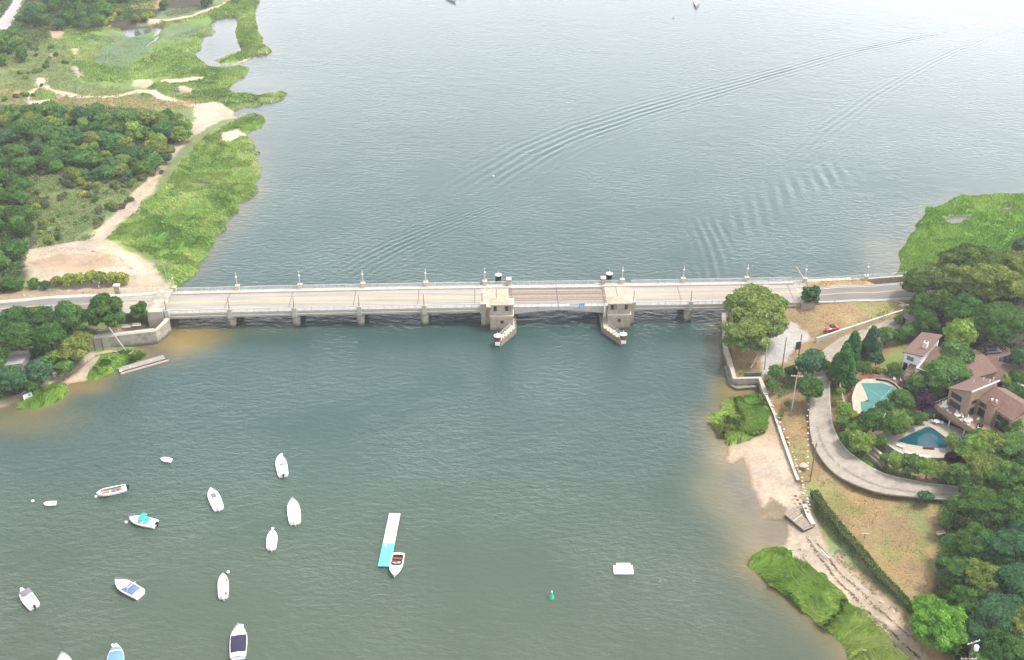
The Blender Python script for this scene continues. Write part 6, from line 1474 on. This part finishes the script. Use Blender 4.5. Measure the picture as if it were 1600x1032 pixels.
# ------------------------------------------------------------------ cars
def car(label, px, py, ang, L, W, Hh, paint, soft=False, wagon=False, z=None):
    x, y, zz = GTq(px, py); zz = zz if z is None else z
    if z is not None: x, y = G(px, py, z)
    t = thing('parked_car', label, 'car', (x, y, zz+.02), ang); b = MB()
    hb = Hh*.58; rows = []
    prof = [(-.5,.30,.55,.80),(-.485,.22,.72*1,.90),(-.40,.2,.98,.98),(-.2,.2,1.0,1),(.1,.2,1.0,1),(.28,.2,.97,1),(.42,.2,.86,.97),(.485,.25,.72,.88),(.5,.32,.55,.78)]
    for s, z0, zt_, ww in prof:
        X = s*L; w2 = W/2*ww; h0 = z0; h1 = hb*zt_
        rows.append([(X,-w2*.9,h0),(X,-w2,h0+.12),(X,-w2,h1*.72),(X,-w2*.88,h1),(X,0,h1+.04),(X,w2*.88,h1),(X,w2,h1*.72),(X,w2,h0+.12),(X,w2*.9,h0),(X,-w2*.9,h0)])
    b.grid(rows, paint); b.poly(rows[0][:-1], paint); b.poly(rows[-1][:-1][::-1], paint); b.build('body', t, smooth=True)
    c0, c1, r0, r1 = (-.27, .17, -.17, .05) if soft else ((-.46, .22, -.42, .10) if wagon else (-.32, .22, -.2, .08))
    g = MB(); w1 = W/2*.86; w2 = W/2*.70; z0 = hb*.97; z1 = Hh
    g.hexa([(c0*L,-w1,z0),(c1*L,-w1,z0),(c1*L,w1,z0),(c0*L,w1,z0),(r0*L,-w2,z1),(r1*L,-w2,z1),(r1*L,w2,z1),(r0*L,w2,z1)], glassd); g.build('windows', t)
    g = MB(); g.box(r0*L-.03, r1*L+.03, -w2-.02, w2+.02, z1-.02, z1+.05, black if soft else paint)
    for s in ((r0+c0)/2,) if soft else (): pass
    g.build('soft_top' if soft else 'roof', t, bevel=.03)
    g = MB()
    for sy in (-1, 1):
        for (ca, ra) in ((c0, r0), (c1, r1)): g.tube([(ca*L, sy*w1, z0), (ra*L, sy*w2, z1)], .05, paint, 5)
    g.build('pillars', t)
    for sx in (-.31, .31):
        for sy in (-1, 1):
            g = MB(); g.tube([(sx*L, sy*(W/2-.2), .33), (sx*L, sy*(W/2+.015), .33)], .33, tyre, 14); wh = g.build('wheel', t)
            g = MB(); g.tube([(sx*L, sy*(W/2+.01), .33), (sx*L, sy*(W/2+.03), .33)], .2, chrome, 10); g.build('rim', wh)
    for sy in (-1, 1):
        g = MB(); g.box(.475*L, .497*L, sy*W*.36-.18, sy*W*.36+.18, hb*.62, hb*.76, whitep); g.build('headlight', t)
        g = MB(); g.box(-.5*L-.005, -.485*L, sy*W*.36-.16, sy*W*.36+.16, hb*.62, hb*.78, redink); g.build('tail_light', t)
    return t
car('small red convertible with a dark soft top parked on the dry lawn', 1299.5, 515, math.radians(195+5), 4.0, 1.75, 1.28, redcar, soft=True)
car('dark grey sport utility wagon, nearer of two cars on the brick driveway', 1549, 552, math.radians(12), 4.7, 1.9, 1.75, darkcar, wagon=True)
car('black car parked behind the dark grey wagon on the brick driveway', 1540, 540, math.radians(14), 4.6, 1.85, 1.6, blackcar, wagon=True)
car('dark blue car half hidden by trees right of the garage', 1573, 566, math.radians(160), 4.3, 1.8, 1.45, mat('blue_car_paint', (.02,.03,.07), .3, .05, 1, coat=.5))

# ------------------------------------------------------------------ houses and terraces
def house_frame(name, label, cat, x, y, z, deg): return thing(name, label, cat, (x, y, z), math.radians(deg))
def wallbox(t, pts, z0, ztop, m, name='wall'):
    b = MB(); b.prism(pts, z0, (lambda i: ztop[i]) if isinstance(ztop, (list, tuple)) else ztop, m); return b.build(name, t)
def roofslab(t, pts, th_=.22, m=shingle, name='roof', trim=None):
    b = MB(); P = [Vector(p) for p in pts]; lo = [p-Vector((0, 0, th_)) for p in P]; b.hexa(lo+P, m); return b.build(name, t)
def winY(t, x0, x1, z0, z1, y, m=glassd, fm=timber_dk, split=1):   # on a wall facing -y
    f = MB(); f.box(x0-.07, x1+.07, y-.05, y-.002, z0-.07, z1+.07, fm); wf = f.build('window', t); g = MB(); n = split
    for i in range(n):
        a = x0+(x1-x0)*i/n+.02; c = x0+(x1-x0)*(i+1)/n-.02; g.box(a, c, y-.08, y-.051, z0, z1, m)
    g.build('pane', wf)
def winX(t, y0, y1, z0, z1, x, m=glassd, fm=timber_dk):             # on a wall facing +x
    f = MB(); f.box(x+.002, x+.05, y0-.07, y1+.07, z0-.07, z1+.07, fm); wf = f.build('window', t); g = MB(); g.box(x+.051, x+.08, y0, y1, z0, z1, m); g.build('pane', wf)
t = house_frame('cedar_house', 'brown cedar clad house with shed roofs and a raised deck above the blue pool', 'house', 106.1, 235.9, 0, -60)
wallbox(t, [(0,0),(6.1,0),(6.1,9),(0,9)], 5, [14.0,16.6,16.6,14.0], cedar)
wallbox(t, [(6.101,3.4),(16,3.4),(16,12),(6.101,12)], 5, 13.4, cedar)
wallbox(t, [(9.4,2.2),(11.5,2.2),(11.5,4.4),(9.4,4.4)], 5, [15.3,14.7,14.7,15.3], cedar, 'stair_tower')
roofslab(t, [(-.35,-.3,14.0),(6.3,-.3,16.85),(6.3,9.3,16.85),(-.35,9.3,14.0)])
roofslab(t, [(6.35,3.0,13.45),(16.4,3.0,13.45),(16.4,7.8,15.6),(6.35,7.8,15.6)]); roofslab(t, [(6.35,7.81,15.6),(16.4,7.81,15.6),(16.4,12.4,13.4),(6.35,12.4,13.4)])
roofslab(t, [(9.3,2.1,15.5),(11.6,2.1,14.9),(11.6,4.5,14.9),(9.3,4.5,15.5)], .15, rust)
b = MB(); b.box(6.28, 6.42, -.3, 9.3, 16.6, 16.95, whitep); b.build('flashing', t)
for q in ((2.5,5),(3.2,7.5),(5.2,8.4),(5.6,6.6)): b = MB(); b.tube([(q[0], q[1], 14.5), (q[0], q[1], 14+q[0]*.45+1.0)], .11, whitep, 8); b.build('roof_vent', t)
for q in ((9.9,2.9),(10.8,3.4)): b = MB(); b.lathe([(.16,14.9),(.16,15.7),(.25,15.75),(.2,15.9)], (q[0], q[1], 0), whitep, 8); b.build('roof_vent', t)
winY(t, .9, 3.9, 12.2, 13.6, 0); winY(t, .9, 4.1, 9.8, 11.3, 0); winX(t, 1.1, 2.7, 12.6, 13.4, 6.1); winX(t, .9, 2.4, 9.3, 11.4, 6.1)
winY(t, 6.6, 8.1, 11.9, 13.2, 3.4); winY(t, 8.35, 9.15, 11.9, 13.1, 3.4); winY(t, 6.7, 9.2, 9.3, 11.3, 3.4, split=3); winY(t, 12.0, 15.2, 11.2, 12.6, 3.4, split=3); winY(t, 12.0, 15.0, 8.8, 10.6, 3.4, split=2)
b = MB(); b.prism([(-1.2,-2.9),(12.5,-2.9),(12.5,2.19),(9.39,2.19),(9.39,3.39),(6.11,3.39),(6.11,-.01),(-.01,-.01),(-.01,2.5),(-1.2,2.5)], 8.8, 9.1, mat('deck_boards', (.30,.20,.15), .9, .2, .8)); b.build('deck', t)
b = MB(); b.box(-1.3, 12.6, -3.0, -2.905, 8.3, 9.9, cedar); b.box(-1.3, -1.205, -2.9, 2.5, 8.3, 9.15, cedar); b.build('deck_fascia', t)
b = MB()
for y_ in (-2.7, -1.2, .4, 2.2): b.tube([(-1.1, y_, 9.1), (-1.1, y_, 10.1)], .05, timber_lt, 5)
b.tube([(-1.1,-2.8,10.1),(-1.1,2.4,10.1)], .05, timber_lt, 5); b.build('deck_railing', t)
for x_ in (-.6, 4.0, 8.6, 12.2):
    b = MB(); b.box(x_-.13, x_+.13, -2.75, -2.5, 5.8, 8.79, whitep); b.build('deck_post', t)
MAT_H = Matrix.Translation((106.1, 235.9, 0)) @ Matrix.Rotation(math.radians(-60), 4, 'Z')
def HP(x, y, z): return tuple(MAT_H @ Vector((x, y, z)))
def table_p():
    t = thing('garden_table', 'x', 'table'); b = MB(); b.lathe([(.75,.70),(.78,.73),(.75,.76)], (0,0,0), whitep, 14); a = b.build('table_top', t); b = MB(); b.lathe([(.28,0),(.05,.1),(.05,.7)], (0,0,0), whitep, 8); c = b.build('leg', t); return t, [(a, ()), (c, ())]
def chair_p():
    t = thing('garden_chair', 'x', 'chair'); b = MB(); b.box(-.28,.28,-.28,.28,.40,.46,whitep); a = b.build('seat', t); b = MB(); b.box(-.28,.28,.24,.30,.46,.95,whitep); b.box(-.32,-.26,-.25,.28,.62,.68,whitep); b.box(.26,.32,-.25,.28,.62,.68,whitep); c = b.build('backrest', t)
    b = MB(); [b.box(sx*.25-.03, sx*.25+.03, sy*.25-.03, sy*.25+.03, 0, .4, whitep) for sx in (-1,1) for sy in (-1,1)]; 
    d = b.build('legs', t); return t, [(a, ()), (c, ()), (d, ())]
tp, tpp = table_p(); cp_, cpp = chair_p(); ft = fc = True
for loc, lab in ((HP(.9,-1.5,9.1), 'white round garden table at the left end of the raised deck'), (HP(5.0,-1.7,9.1), 'white round garden table in the middle of the raised deck'), (HP(7.8,-1.4,9.1), 'white round garden table at the right of the raised deck'), (HP(1.8,-4.3,6.1), 'white round table on the paving below the raised deck')):
    if ft: tp.location = loc; tp['label'] = lab; tp['group'] = 'white garden tables'; ft = False
    else: copy_tree(tp, tpp, loc, 0, label=lab, group='white garden tables')
for i, (q, rz) in enumerate((((-.3,-.7,9.1),2), ((.6,-2.4,9.1),0), ((2.4,-2.1,9.1),1), ((3.4,-2.5,9.1),3), ((4.1,-.7,9.1),.3), ((5.9,-.8,9.1),1.2), ((6.7,-2.3,9.1),4), ((8.9,-2.1,9.1),5), ((8.0,-.2,9.1),0), ((5.2,.7-1,9.1),2.2), ((8.6,1.4,9.1),-.6), ((.9,-4.9,6.1),2), ((2.7,-3.7,6.1),5.2), ((11.0,-1.0,9.1),1))):
    loc = HP(*q); lab = f'white garden chair {"under the deck by the pool" if q[2] < 7 else "on the raised deck of the cedar house"}'
    if fc: cp_.location = loc; cp_['label'] = lab; cp_['group'] = 'white chairs on the deck'; fc = False
    else: copy_tree(cp_, cpp, loc, rz, label=lab, group='white chairs under the deck' if q[2] < 7 else 'white chairs on the deck')
t = thing('closed_umbrella', 'folded white parasol standing on the left deck table', 'umbrella', HP(.9,-1.5,9.1)); b = MB(); b.lathe([(.35,1.0),(.28,1.5),(.12,2.4),(.02,2.6)], (0,0,0), whitep, 8); b.build('canopy', t); b = MB(); b.tube([(0,0,.75),(0,0,1.1)], .03, chrome, 5); b.build('pole', t)
t = thing('closed_umbrella', 'folded white parasol standing on the right deck table', 'umbrella', HP(7.8,-1.4,9.1)); b = MB(); b.lathe([(.33,1.0),(.25,1.5),(.1,2.3),(.02,2.5)], (0,0,0), whitep, 8); b.build('canopy', t); b = MB(); b.tube([(0,0,.75),(0,0,1.1)], .03, chrome, 5); b.build('pole', t)
t = thing('covered_grill', 'round black covered grill by the stair tower on the deck', 'grill', HP(10.6,-.2,9.1)); b = MB(); b.lathe([(.55,0),(.75,.5),(.7,.85),(.35,1.1),(.05,1.15)], (0,0,0), black, 12); b.build('cover', t, smooth=True)
t = thing('kayak', 'bright blue kayak lying under the right part of the deck', 'kayak', HP(9.6,-4.0,6.0), math.radians(-60)); b = MB(); b.grid([[(x*1.7, math.sin(a_)*.38*(1-x*x)**.6, .35+math.cos(a_)*.25*(1-x*x)**.6) for a_ in np.linspace(0, 2*math.pi, 9)] for x in np.linspace(-.999, .999, 11)], mat('kayak_blue', (.02,.2,.6), .4, .05, 1)); b.build('hull', t, smooth=True)
b = MB(); b.lathe([(.3,.5),(.3,.62)], (0,0,0), black, 10, 1.5, .8); b.build('cockpit', t)
# blue pool and terrace
def slab(name, P, z0, z1, m, holes=None):
    b = MB(); b.prism([(p[0], p[1]) for p in P], z0, z1, m); o = b.build(name); tag(o, kind='structure'); return o
def ring_terrace(name, outer, inner, z, m):
    """paving round a pool: fan between the two outlines"""
    b = MB(); n = 48
    def rs(P, c):
        out = []
        for i in range(n):
            a = 2*math.pi*i/n; best = None
            dx, dy = math.cos(a), math.sin(a)
            for p, q in zip(P, P[1:]+P[:1]):
                ex, ey = q[0]-p[0], q[1]-p[1]; den = dx*ey-dy*ex
                if abs(den) < 1e-9: continue
                tt = ((p[0]-c[0])*ey-(p[1]-c[1])*ex)/den; ss = ((p[0]-c[0])*dy-(p[1]-c[1])*dx)/den
                if tt > 0 and -1e-6 <= ss <= 1+1e-6 and (best is None or tt > best): best = tt
            out.append((c[0]+dx*best, c[1]+dy*best))
        return out
    c = (sum(p[0] for p in inner)/len(inner), sum(p[1] for p in inner)/len(inner))
    I = rs(inner, c); O = rs(outer, c)
    b.grid([[(o[0], o[1], z-.5), (o[0], o[1], z), (i_[0], i_[1], z), (i_[0], i_[1], z-.9)] for o, i_ in zip(O+O[:1], I+I[:1])], m)
    tag(b.build(name), kind='structure'); return I
ring_terrace('terrace', PADW[1], POOLW[1], 6.05, flag); ring_terrace('terrace', PADW[0], POOLW[0], 6.35, mat('sandy_paving', (.36,.33,.26), .9, .2, 1.2))
pw = mat('pool_water', (.004,.065,.085), .06, .25, 3, spec=.5)
def grow(P, k):
    c = (sum(p[0] for p in P)/len(P), sum(p[1] for p in P)/len(P)); return [(c[0]+(p[0]-c[0])*k, c[1]+(p[1]-c[1])*k) for p in P]
def flat(name, P, z, m, kind='structure'):
    b = MB(); b.poly([(p[0], p[1], z) for p in P], m); o = b.build(name); tag(o, kind=kind); return o
def ccw(P):
    return P if sum(P[i][0]*P[(i+1) % len(P)][1]-P[(i+1) % len(P)][0]*P[i][1] for i in range(len(P))) > 0 else P[::-1]
flat('pool_water', ccw(grow(POOLW[1], 1.01)), 5.75, pw)
b = MB(); b.prism(ccw(grow(POOLW[0], 1.03)), 6.33, 6.40, poolcover); o = b.build('pool_cover'); tag(o, 'green safety cover stretched over the upper swimming pool', 'pool cover')
b = MB()
for (p, q) in (((1352,606),(1390,628)),((1396,604),(1362,640))):
    A_ = G(*p, 6.41); B_ = G(*q, 6.41); b.tube([(*A_, 6.42), (*B_, 6.42)], .05, mat('pale_strap', (.3,.42,.38), .8, .1, 1), 4)
st = b.build('strap', o)
for i, (px, py) in enumerate(((1407,697),(1421,708),(1437,712),(1446,713.5))):
    x, y = G(px, py, 6.4); t = thing('sun_lounger', f'white sun lounger at the lower edge of the blue pool, {ordn[i]} from the left', 'sun lounger', (x, y, 6.06), math.radians((-40, -25, -30, -20)[i]), 'loungers by the blue pool')
    b = MB(); b.box(-1.0,.45,-.34,.34,.28,.36,whitep); b.build('seat', t); b = MB(); b.hexa([(.46,-.34,.28),(.54,-.34,.28),(.54,.34,.28),(.46,.34,.28),(1.0,-.34,.75),(1.06,-.34,.72),(1.06,.34,.72),(1.0,.34,.75)], whitep); b.build('backrest', t)
    for sx in (-.85, .4): b = MB(); b.box(sx-.04, sx+.04, -.3, .3, 0, .28, whitep); b.build('leg', t)
x, y = G(1451, 701, 6.2); t = thing('planter', 'low reddish planter on the lower rim of the blue pool', 'planter', (x, y, 6.06), -.1); b = MB(); b.box(-1.3,1.3,-.25,.25,0,.35,rust); b.build('trough', t, bevel=.05); b = MB(); [b.sph((q*.45-1.1, 0, .45), .24, mat('red_brown_plant', (.25,.08,.04), .9, .4, .3), 7, 5) for q in range(6)]; b.build('plants', t)
P = [(*G(px, py, 6.4)[:2], 6.3) for px, py in ((1372,680),(1386,693),(1400,703),(1412,709))]
wall_run('terrace_wall', 'low grey wall along the left rim of the blue pool terrace', 'wall', P, .4, 3.5, concrete_dk, walk, .1)
for i in range(3):
    P = [(*G(px-4-4*i, py+7+5*i, 5.4-.7*i)[:2], 5.4-.7*i) for px, py in ((1366,690),(1392,712))]
    wall_run('timber_wall', f'dark timber retaining step on the bank below the blue pool, {("upper","middle","lower")[i]} one', 'retaining wall', P, .5, 2.5, timber, timber_lt if i == 0 else timber, .12)
P = [(*G(px, py, 6.9)[:2], 6.9) for px, py in ((1369,591),(1388,594),(1399,600),(1414,616))]
wall_run('terrace_wall', 'dark rail topped wall between covered pool and white house patio', 'wall', P, .35, 5.5, timber_dk, timber, .12)
for i, (px, py) in enumerate(((1311,668),(1315,690),(1322,672))): pass
P = [GTq(*p) for p in ((1311,603),(1315,622),(1321,642),(1330,662),(1345,678))]
fence_line('timber_fence', 'thin weathered timber fence around the left side of the covered pool', 'fence', P, 1.3, timber_lt, 2.5, rails=2, r=.07)
P = [GTq(*p) for p in ((1546,531),(1560,541),(1576,552))]
fence_line('timber_fence', 'pale rail fence behind the parked cars', 'fence', P, 1.1, timber_lt, 2.2, rails=2, r=.09)
# white house
t = house_frame('white_house', 'white walled house with brown shingle roofs half hidden by trees', 'house', 100.4, 253.6, 0, -40)
whitew = mat('white_stucco', (.66,.67,.68), .85, .08, 1.5)
wallbox(t, [(0,0),(4.4,0),(4.4,11),(0,11)], 6, [13.0,13.0,13.0,13.0], whitew); wallbox(t, [(4.401,-2.6),(9.4,-2.6),(9.4,7),(4.401,7)], 6, 11.4, whitew); wallbox(t, [(2.2,-2.9),(4.4,-2.9),(4.4,-.001),(2.2,-.001)], 6, 9.6, whitew)
roofslab(t, [(-.5,-.5,13.0),(4.9,-.5,13.9),(4.9,11.4,14.6),(-.5,11.4,13.3)]); roofslab(t, [(4.95,-3.0,11.3),(9.8,-3.0,11.3),(9.8,7.4,13.2),(4.95,7.4,13.2)]); roofslab(t, [(2.0,-3.2,9.6),(4.6,-3.2,9.6),(4.6,-.01,10.3),(2.0,-.01,10.3)], .2)
b = MB(); b.box(3.0, 4.1, 3.2, 4.3, 13, 15.6, mat('chimney_render', (.56,.52,.47), .9, .1, 1)); ch = b.build('chimney', t, bevel=.08); b = MB(); b.box(3.3,3.8,3.5,4.0,15.6,15.75,black); b.build('flue', ch)
winY(t, .8, 2.6, 11.0, 12.2, 0, mat('blue_grey_glass', (.12,.16,.2), .2, .1, 1), whitep, 2); winY(t, .3, 1.3, 7.8, 9.9, 0); winY(t, 5.2, 6.8, 8.6, 10.5, -2.6, MATS['blue_grey_glass'], whitep, 2); winY(t, 7.3, 8.8, 8.6, 10.5, -2.6, MATS['blue_grey_glass'], whitep, 2); winY(t, 5.0, 6.2, 6.4, 8.0, -2.6, MATS['blue_grey_glass'], whitep, 2)
b = MB(); b.box(-3.5, 4.2, -5.8, -2.91, 6.0, 6.9, brickm); o = b.build('patio', t)
WHM = Matrix.Translation((100.4, 253.6, 0)) @ Matrix.Rotation(math.radians(-40), 4, 'Z')
for q, lab in (((-1.2,-3.6,6.9),'white garden chair on the patio nearest the white house corner'),((.4,-4.8,6.9),'white garden chair at the outer edge of the white house patio'),((2.0,-4.4,6.9),'white garden chair in front of the white house lower windows'),((-2.6,-2.6+.0,6.9),'white garden chair at the left end of the white house patio')):
    copy_tree(cp_, cpp, tuple(WHM @ Vector(q)), 1.0, label=lab, group='chairs on the white house patio')
t = thing('patio_umbrella', 'drooping dark red umbrella on the white house patio', 'umbrella', tuple(WHM @ Vector((3.4,-4.4,6.9)))); b = MB(); b.lathe([(1.2,1.9),(.8,2.2),(.05,2.5)], (0,0,0), rust, 8); b.build('canopy', t); b = MB(); b.tube([(0,0,0),(0,0,2.4)], .04, timber_lt, 5); b.build('pole', t)
# garage
t = house_frame('garage', 'low garage with reddish shingle roof and glazed end beside the driveway', 'garage', 114.6, 244.6, 0, 24)
wallbox(t, [(0,0),(8.4,0),(8.4,5.2),(0,5.2)], 7, 11.0, cedar); roofslab(t, [(-.4,-.4,10.9),(8.8,-.4,10.9),(8.8,5.6,12.6),(-.4,5.6,12.6)])
b = MB(); b.hexa([(-.2,5.65,10.4),(2.8,5.65,10.4),(2.8,9.2,10.4),(-.2,9.2,10.4),(-.2,5.65,12.4),(2.8,5.65,12.4),(2.8,9.2,11.4),(-.2,9.2,11.4)], mat('greenhouse_glass', (.10,.16,.17), .15, .2, .6)); b.hexa([(-.2,5.65,7.5),(2.8,5.65,7.5),(2.8,9.2,7.5),(-.2,9.2,7.5),(-.2,5.65,10.39),(2.8,5.65,10.39),(2.8,9.2,10.39),(-.2,9.2,10.39)], cedar); b.build('glazed_end', t)
b = MB()
for i in range(4): x_ = -.2+i*1.0; b.hexa([(x_-.04,5.65,12.41),(x_+.04,5.65,12.41),(x_+.04,9.2,11.41),(x_-.04,9.2,11.41),(x_-.04,5.65,12.47),(x_+.04,5.65,12.47),(x_+.04,9.2,11.47),(x_-.04,9.2,11.47)], whitep)
b.build('glazing_bars', t)
P = ccw([GTq(*p)[:2] for p in ((1508,575),(1530,540),(1555,540),(1590,558),(1600,590),(1570,600))]); zz = rbf(np.array([p[0] for p in P]), np.array([p[1] for p in P]))
b = MB(); c_ = (sum(p[0] for p in P)/6, sum(p[1] for p in P)/6); 
for i in range(6): j = (i+1) % 6; b.poly([(c_[0], c_[1], zz.mean()+.25), (*P[i], zz[i]+.2), (*P[j], zz[j]+.2)], brickm)
tag(b.build('driveway'), kind='structure')
t = thing('curved_wall', 'pale curved stone wall behind the cedar house', 'wall', (*G(1585, 610, 8.5), 8.0)); b = MB()
for i in range(9):
    a0, a1 = math.pi*i/9, math.pi*(i+1)/9; r0, r1 = 2.0, 2.9; b.hexa([(r0*math.cos(a0),r0*math.sin(a0),0),(r1*math.cos(a0),r1*math.sin(a0),0),(r1*math.cos(a1),r1*math.sin(a1),0),(r0*math.cos(a1),r0*math.sin(a1),0),(r0*math.cos(a0),r0*math.sin(a0),1.3),(r1*math.cos(a0),r1*math.sin(a0),1.3),(r1*math.cos(a1),r1*math.sin(a1),1.3),(r0*math.cos(a1),r0*math.sin(a1),1.3)], flag)
b.build('wall', t)

# ------------------------------------------------------------------ small things on the shore
def stone(loc, r, label=None, seed=0, name='boulder', m=rock, group=None, flat_=.6):
    g = random.Random(seed); bm_ = MB(); n = 8; rows = []
    b = MB(); rr = [[r*math.sin(math.pi*(i+.001)/5)*g.uniform(.8, 1.15) for j in range(n)] for i in range(6)]
    rows = [[(rr[i][j % n]*math.cos(2*math.pi*j/n), rr[i][j % n]*math.sin(2*math.pi*j/n)*.8, -r*flat_*math.cos(math.pi*i/5)+r*flat_*.5) for j in range(n+1)] for i in range(6)]
    b.grid(rows, m); o = b.build(name, None, smooth=False, loc=loc); tag(o, label, 'rock', group); return o
stone(GTq(1256, 729), 1.15, 'large pinkish boulder on the grass between bulkhead and side road', 3, m=mat('pink_rock', (.45,.30,.24), .9, .15, .8, bump=.4), flat_=.4)
k = 0
for (a, b_, n) in (((1199,625),(1236,715),13), ((1236,715),(1253,765),9), ((1250,765),(1262,800),9), ((1284,668),(1262,640),0)):
    for i in range(n):
        s = (i+rnd.random())/n; px = a[0]+(b_[0]-a[0])*s+3.5+rnd.uniform(-1, 3.5); py = a[1]+(b_[1]-a[1])*s
        stone(GTq(px, py), rnd.uniform(.22, .5), 'loose pale rock in the row behind the timber bulkhead', k, 'rock', rock, 'rocks behind the bulkhead'); k += 1
for i in range(12):
    stone(GTq(1262-rnd.uniform(-.8, .8), 632+i*9.2), rnd.uniform(.2, .3), 'small white painted stone edging the side road', 50+i, 'rock', whitep, 'white stones along the side road')
for i, (px, py) in enumerate(((72,583),(78,586),(84,581),(88,588),(77,590),(92,584))):
    stone(GTq(px+8, py-1), (.5,.7,.6,.4,.45,.35)[i], 'pale rock in the pile at the edge of the left beach', 80+i, 'rock', rock, 'rock pile on the left beach')
for i, (px, py) in enumerate(((1246,782),(1250,788),(1243,776),(1256,785),(1259,795),(1254,799),(1262,801))):
    stone(GTq(px, py), .35, 'dark stone scattered above the wooden ramp', 90+i, 'rock', rust, 'dark stones by the ramp')
# wooden ramp on the beach
P = [G(1226, 804, 1.2), G(1256, 829, 1.2), G(1272, 821, 1.5), G(1239, 790, 1.4)]; P = ccw(P)
t = thing('wooden_ramp', 'tilted grey wooden ramp lying on the beach below the broken bulkhead', 'ramp', (*P[0], 0)); b = MB(); o_ = P[0]; A_, B_2, C_, D_ = [Vector((p[0]-o_[0], p[1]-o_[1])) for p in P]
for i in range(16):
    s0, s1 = i/16, (i+.94)/16; q = [A_+(B_2-A_)*s0, A_+(B_2-A_)*s1, D_+(C_-D_)*s1, D_+(C_-D_)*s0]; q = ccw([(v.x, v.y) for v in q]); b.prism(q, 1.0+.02*(i % 2), 1.22+.03*(i % 3), timber)
b.build('planks', t); b = MB(); q = ccw([(v.x, v.y) for v in (A_, B_2, C_, D_)]); b.prism(grow(q, .98), .3, .98, timber_dk); b.build('frame', t)
b = MB(); m_ = (A_+D_)*.5; m2 = (B_2+C_)*.5; e = A_+(B_2-A_)*.45; f = D_+(C_-D_)*.45; b.tube([(e.x, e.y, 1.33), (f.x, f.y, 1.33)], .12, timber_lt, 6); b.build('crosspiece', t)
x, y, z = GTq(1296, 873); o = MB().tube([(0,0,.12), (-1.2,2.6,.15)], .14, whitep, 6).build('white_pipe'); o.location = (x, y, z); tag(o, 'short white pipe lying on the lower beach', 'pipe')
o = MB().tube([(0,0,.12), (.9,-.5,.12)], .2, timber_lt, 6).build('driftwood'); o.location = GTq(1374, 940); tag(o, 'short driftwood log near the lower end of the hedge', 'driftwood')
# T shaped post on the field, and the bench
x, y, z = GTq(1350, 842); t = thing('washing_line_post', 'T shaped post standing alone on the lower dry field', 'post', (x, y, z)); b = MB(); b.tube([(0,0,0),(0,0,1.5)], .08, rust, 6); b.build('post', t); b = MB(); b.tube([(-.8,0,1.5),(.9,0,1.5)], .08, timber_lt, 6); b.build('crossbar', t)
x, y, z = GTq(1470, 836); t = thing('park_bench', 'pale wooden bench at the edge of the lower right wood', 'bench', (x, y, z), .3)
b = MB(); [b.box(-1.1,1.1,-.3+k_*.18,-.16+k_*.18,.42,.48,timber_lt) for k_ in range(3)]; b.build('seat', t); b = MB(); [b.box(-1.1,1.1,.28,.34,.6+k_*.2,.72+k_*.2,timber_lt) for k_ in range(2)]; b.build('backrest', t)
for sx in (-.95, .95): b = MB(); b.box(sx-.05,sx+.05,-.28,.32,0,.41,timber_dk); b.box(sx-.05,sx+.05,.22,.275,.42,.95,timber_dk); b.build('leg', t)
x, y, z = GTq(1261, 560); 
for i, (px, py) in enumerate(((1170,570),(1179,568))):
    x, y, z = GTq(px, py); b = MB(); n = 14; b.grid([[(.65*math.cos(2*math.pi*j/n)*q, .65*math.sin(2*math.pi*j/n)*q, h_) for q, h_ in ((1,0),(1,.14),(.75,.14),(.75,0))] for j in range(n+1)], rust); o = b.build('fire_ring', None, loc=(x, y, z)); tag(o, ('larger','smaller')[i]+' rusty ring on the dry corner above the bulkhead, '+('left','right')[i]+' of two', 'ring')
x, y, z = GTq(1251, 551); t = thing('notice_board', 'dark green notice board beside the reddish brown pole', 'sign', (x-.9, y, z), .3); b = MB(); b.box(-.75,.75,-.12,.12,1.0,3.4,mat('dark_green_board', (.03,.06,.04), .6, .2, .6)); b.build('board', t)
for s in (-.6, .6): b = MB(); b.box(s-.07,s+.07,-.07,.07,0,.99,timber_dk); b.build('post', t)
x, y = G(1248.5, 447, 5.9); t = thing('road_sign', 'small pale road sign on a post at the right approach kerb', 'sign', (x, y-.5, 5.8)); b = MB(); b.tube([(0,0,0),(0,0,2.4)], .05, chrome, 5); b.build('post', t); b = MB(); b.box(-.4,.4,-.04,.0,1.5,2.4,whitep); b.build('plate', t); b = MB(); b.box(-.9,.9,-.4,.4,0,.18,walk); b.build('base', t)
for px, py, lab, m_ in ((130,459,'small orange marker post on the verge of the left road',orange),(38,463,'white marker by the left roadside shrubs',whitep)):
    x, y, z = GTq(px, py); t = thing('marker_post', lab, 'post', (x, y, z)); b = MB(); b.lathe([(.14,0),(.14,.7),(.1,.75)], (0,0,0), m_, 7); b.build('post', t)

# ------------------------------------------------------------------ haze
def haze():
    m = bpy.data.materials.new('haze_air'); m.use_nodes = True; n = m.node_tree; n.nodes.remove(n.nodes['Principled BSDF'])
    v = n.nodes.new('ShaderNodeVolumePrincipled'); v.inputs['Color'].default_value = (.93, .96, 1, 1); v.inputs['Density'].default_value = HAZE; v.inputs['Anisotropy'].default_value = 0.35
    n.links.new(v.outputs[0], n.nodes['Material Output'].inputs['Volume'])
    b = MB(); b.box(-1560, 1560, -260, 1860, -6, 186, m); tag(b.build('haze'), kind='stuff')
HAZE = 0.00015
haze()
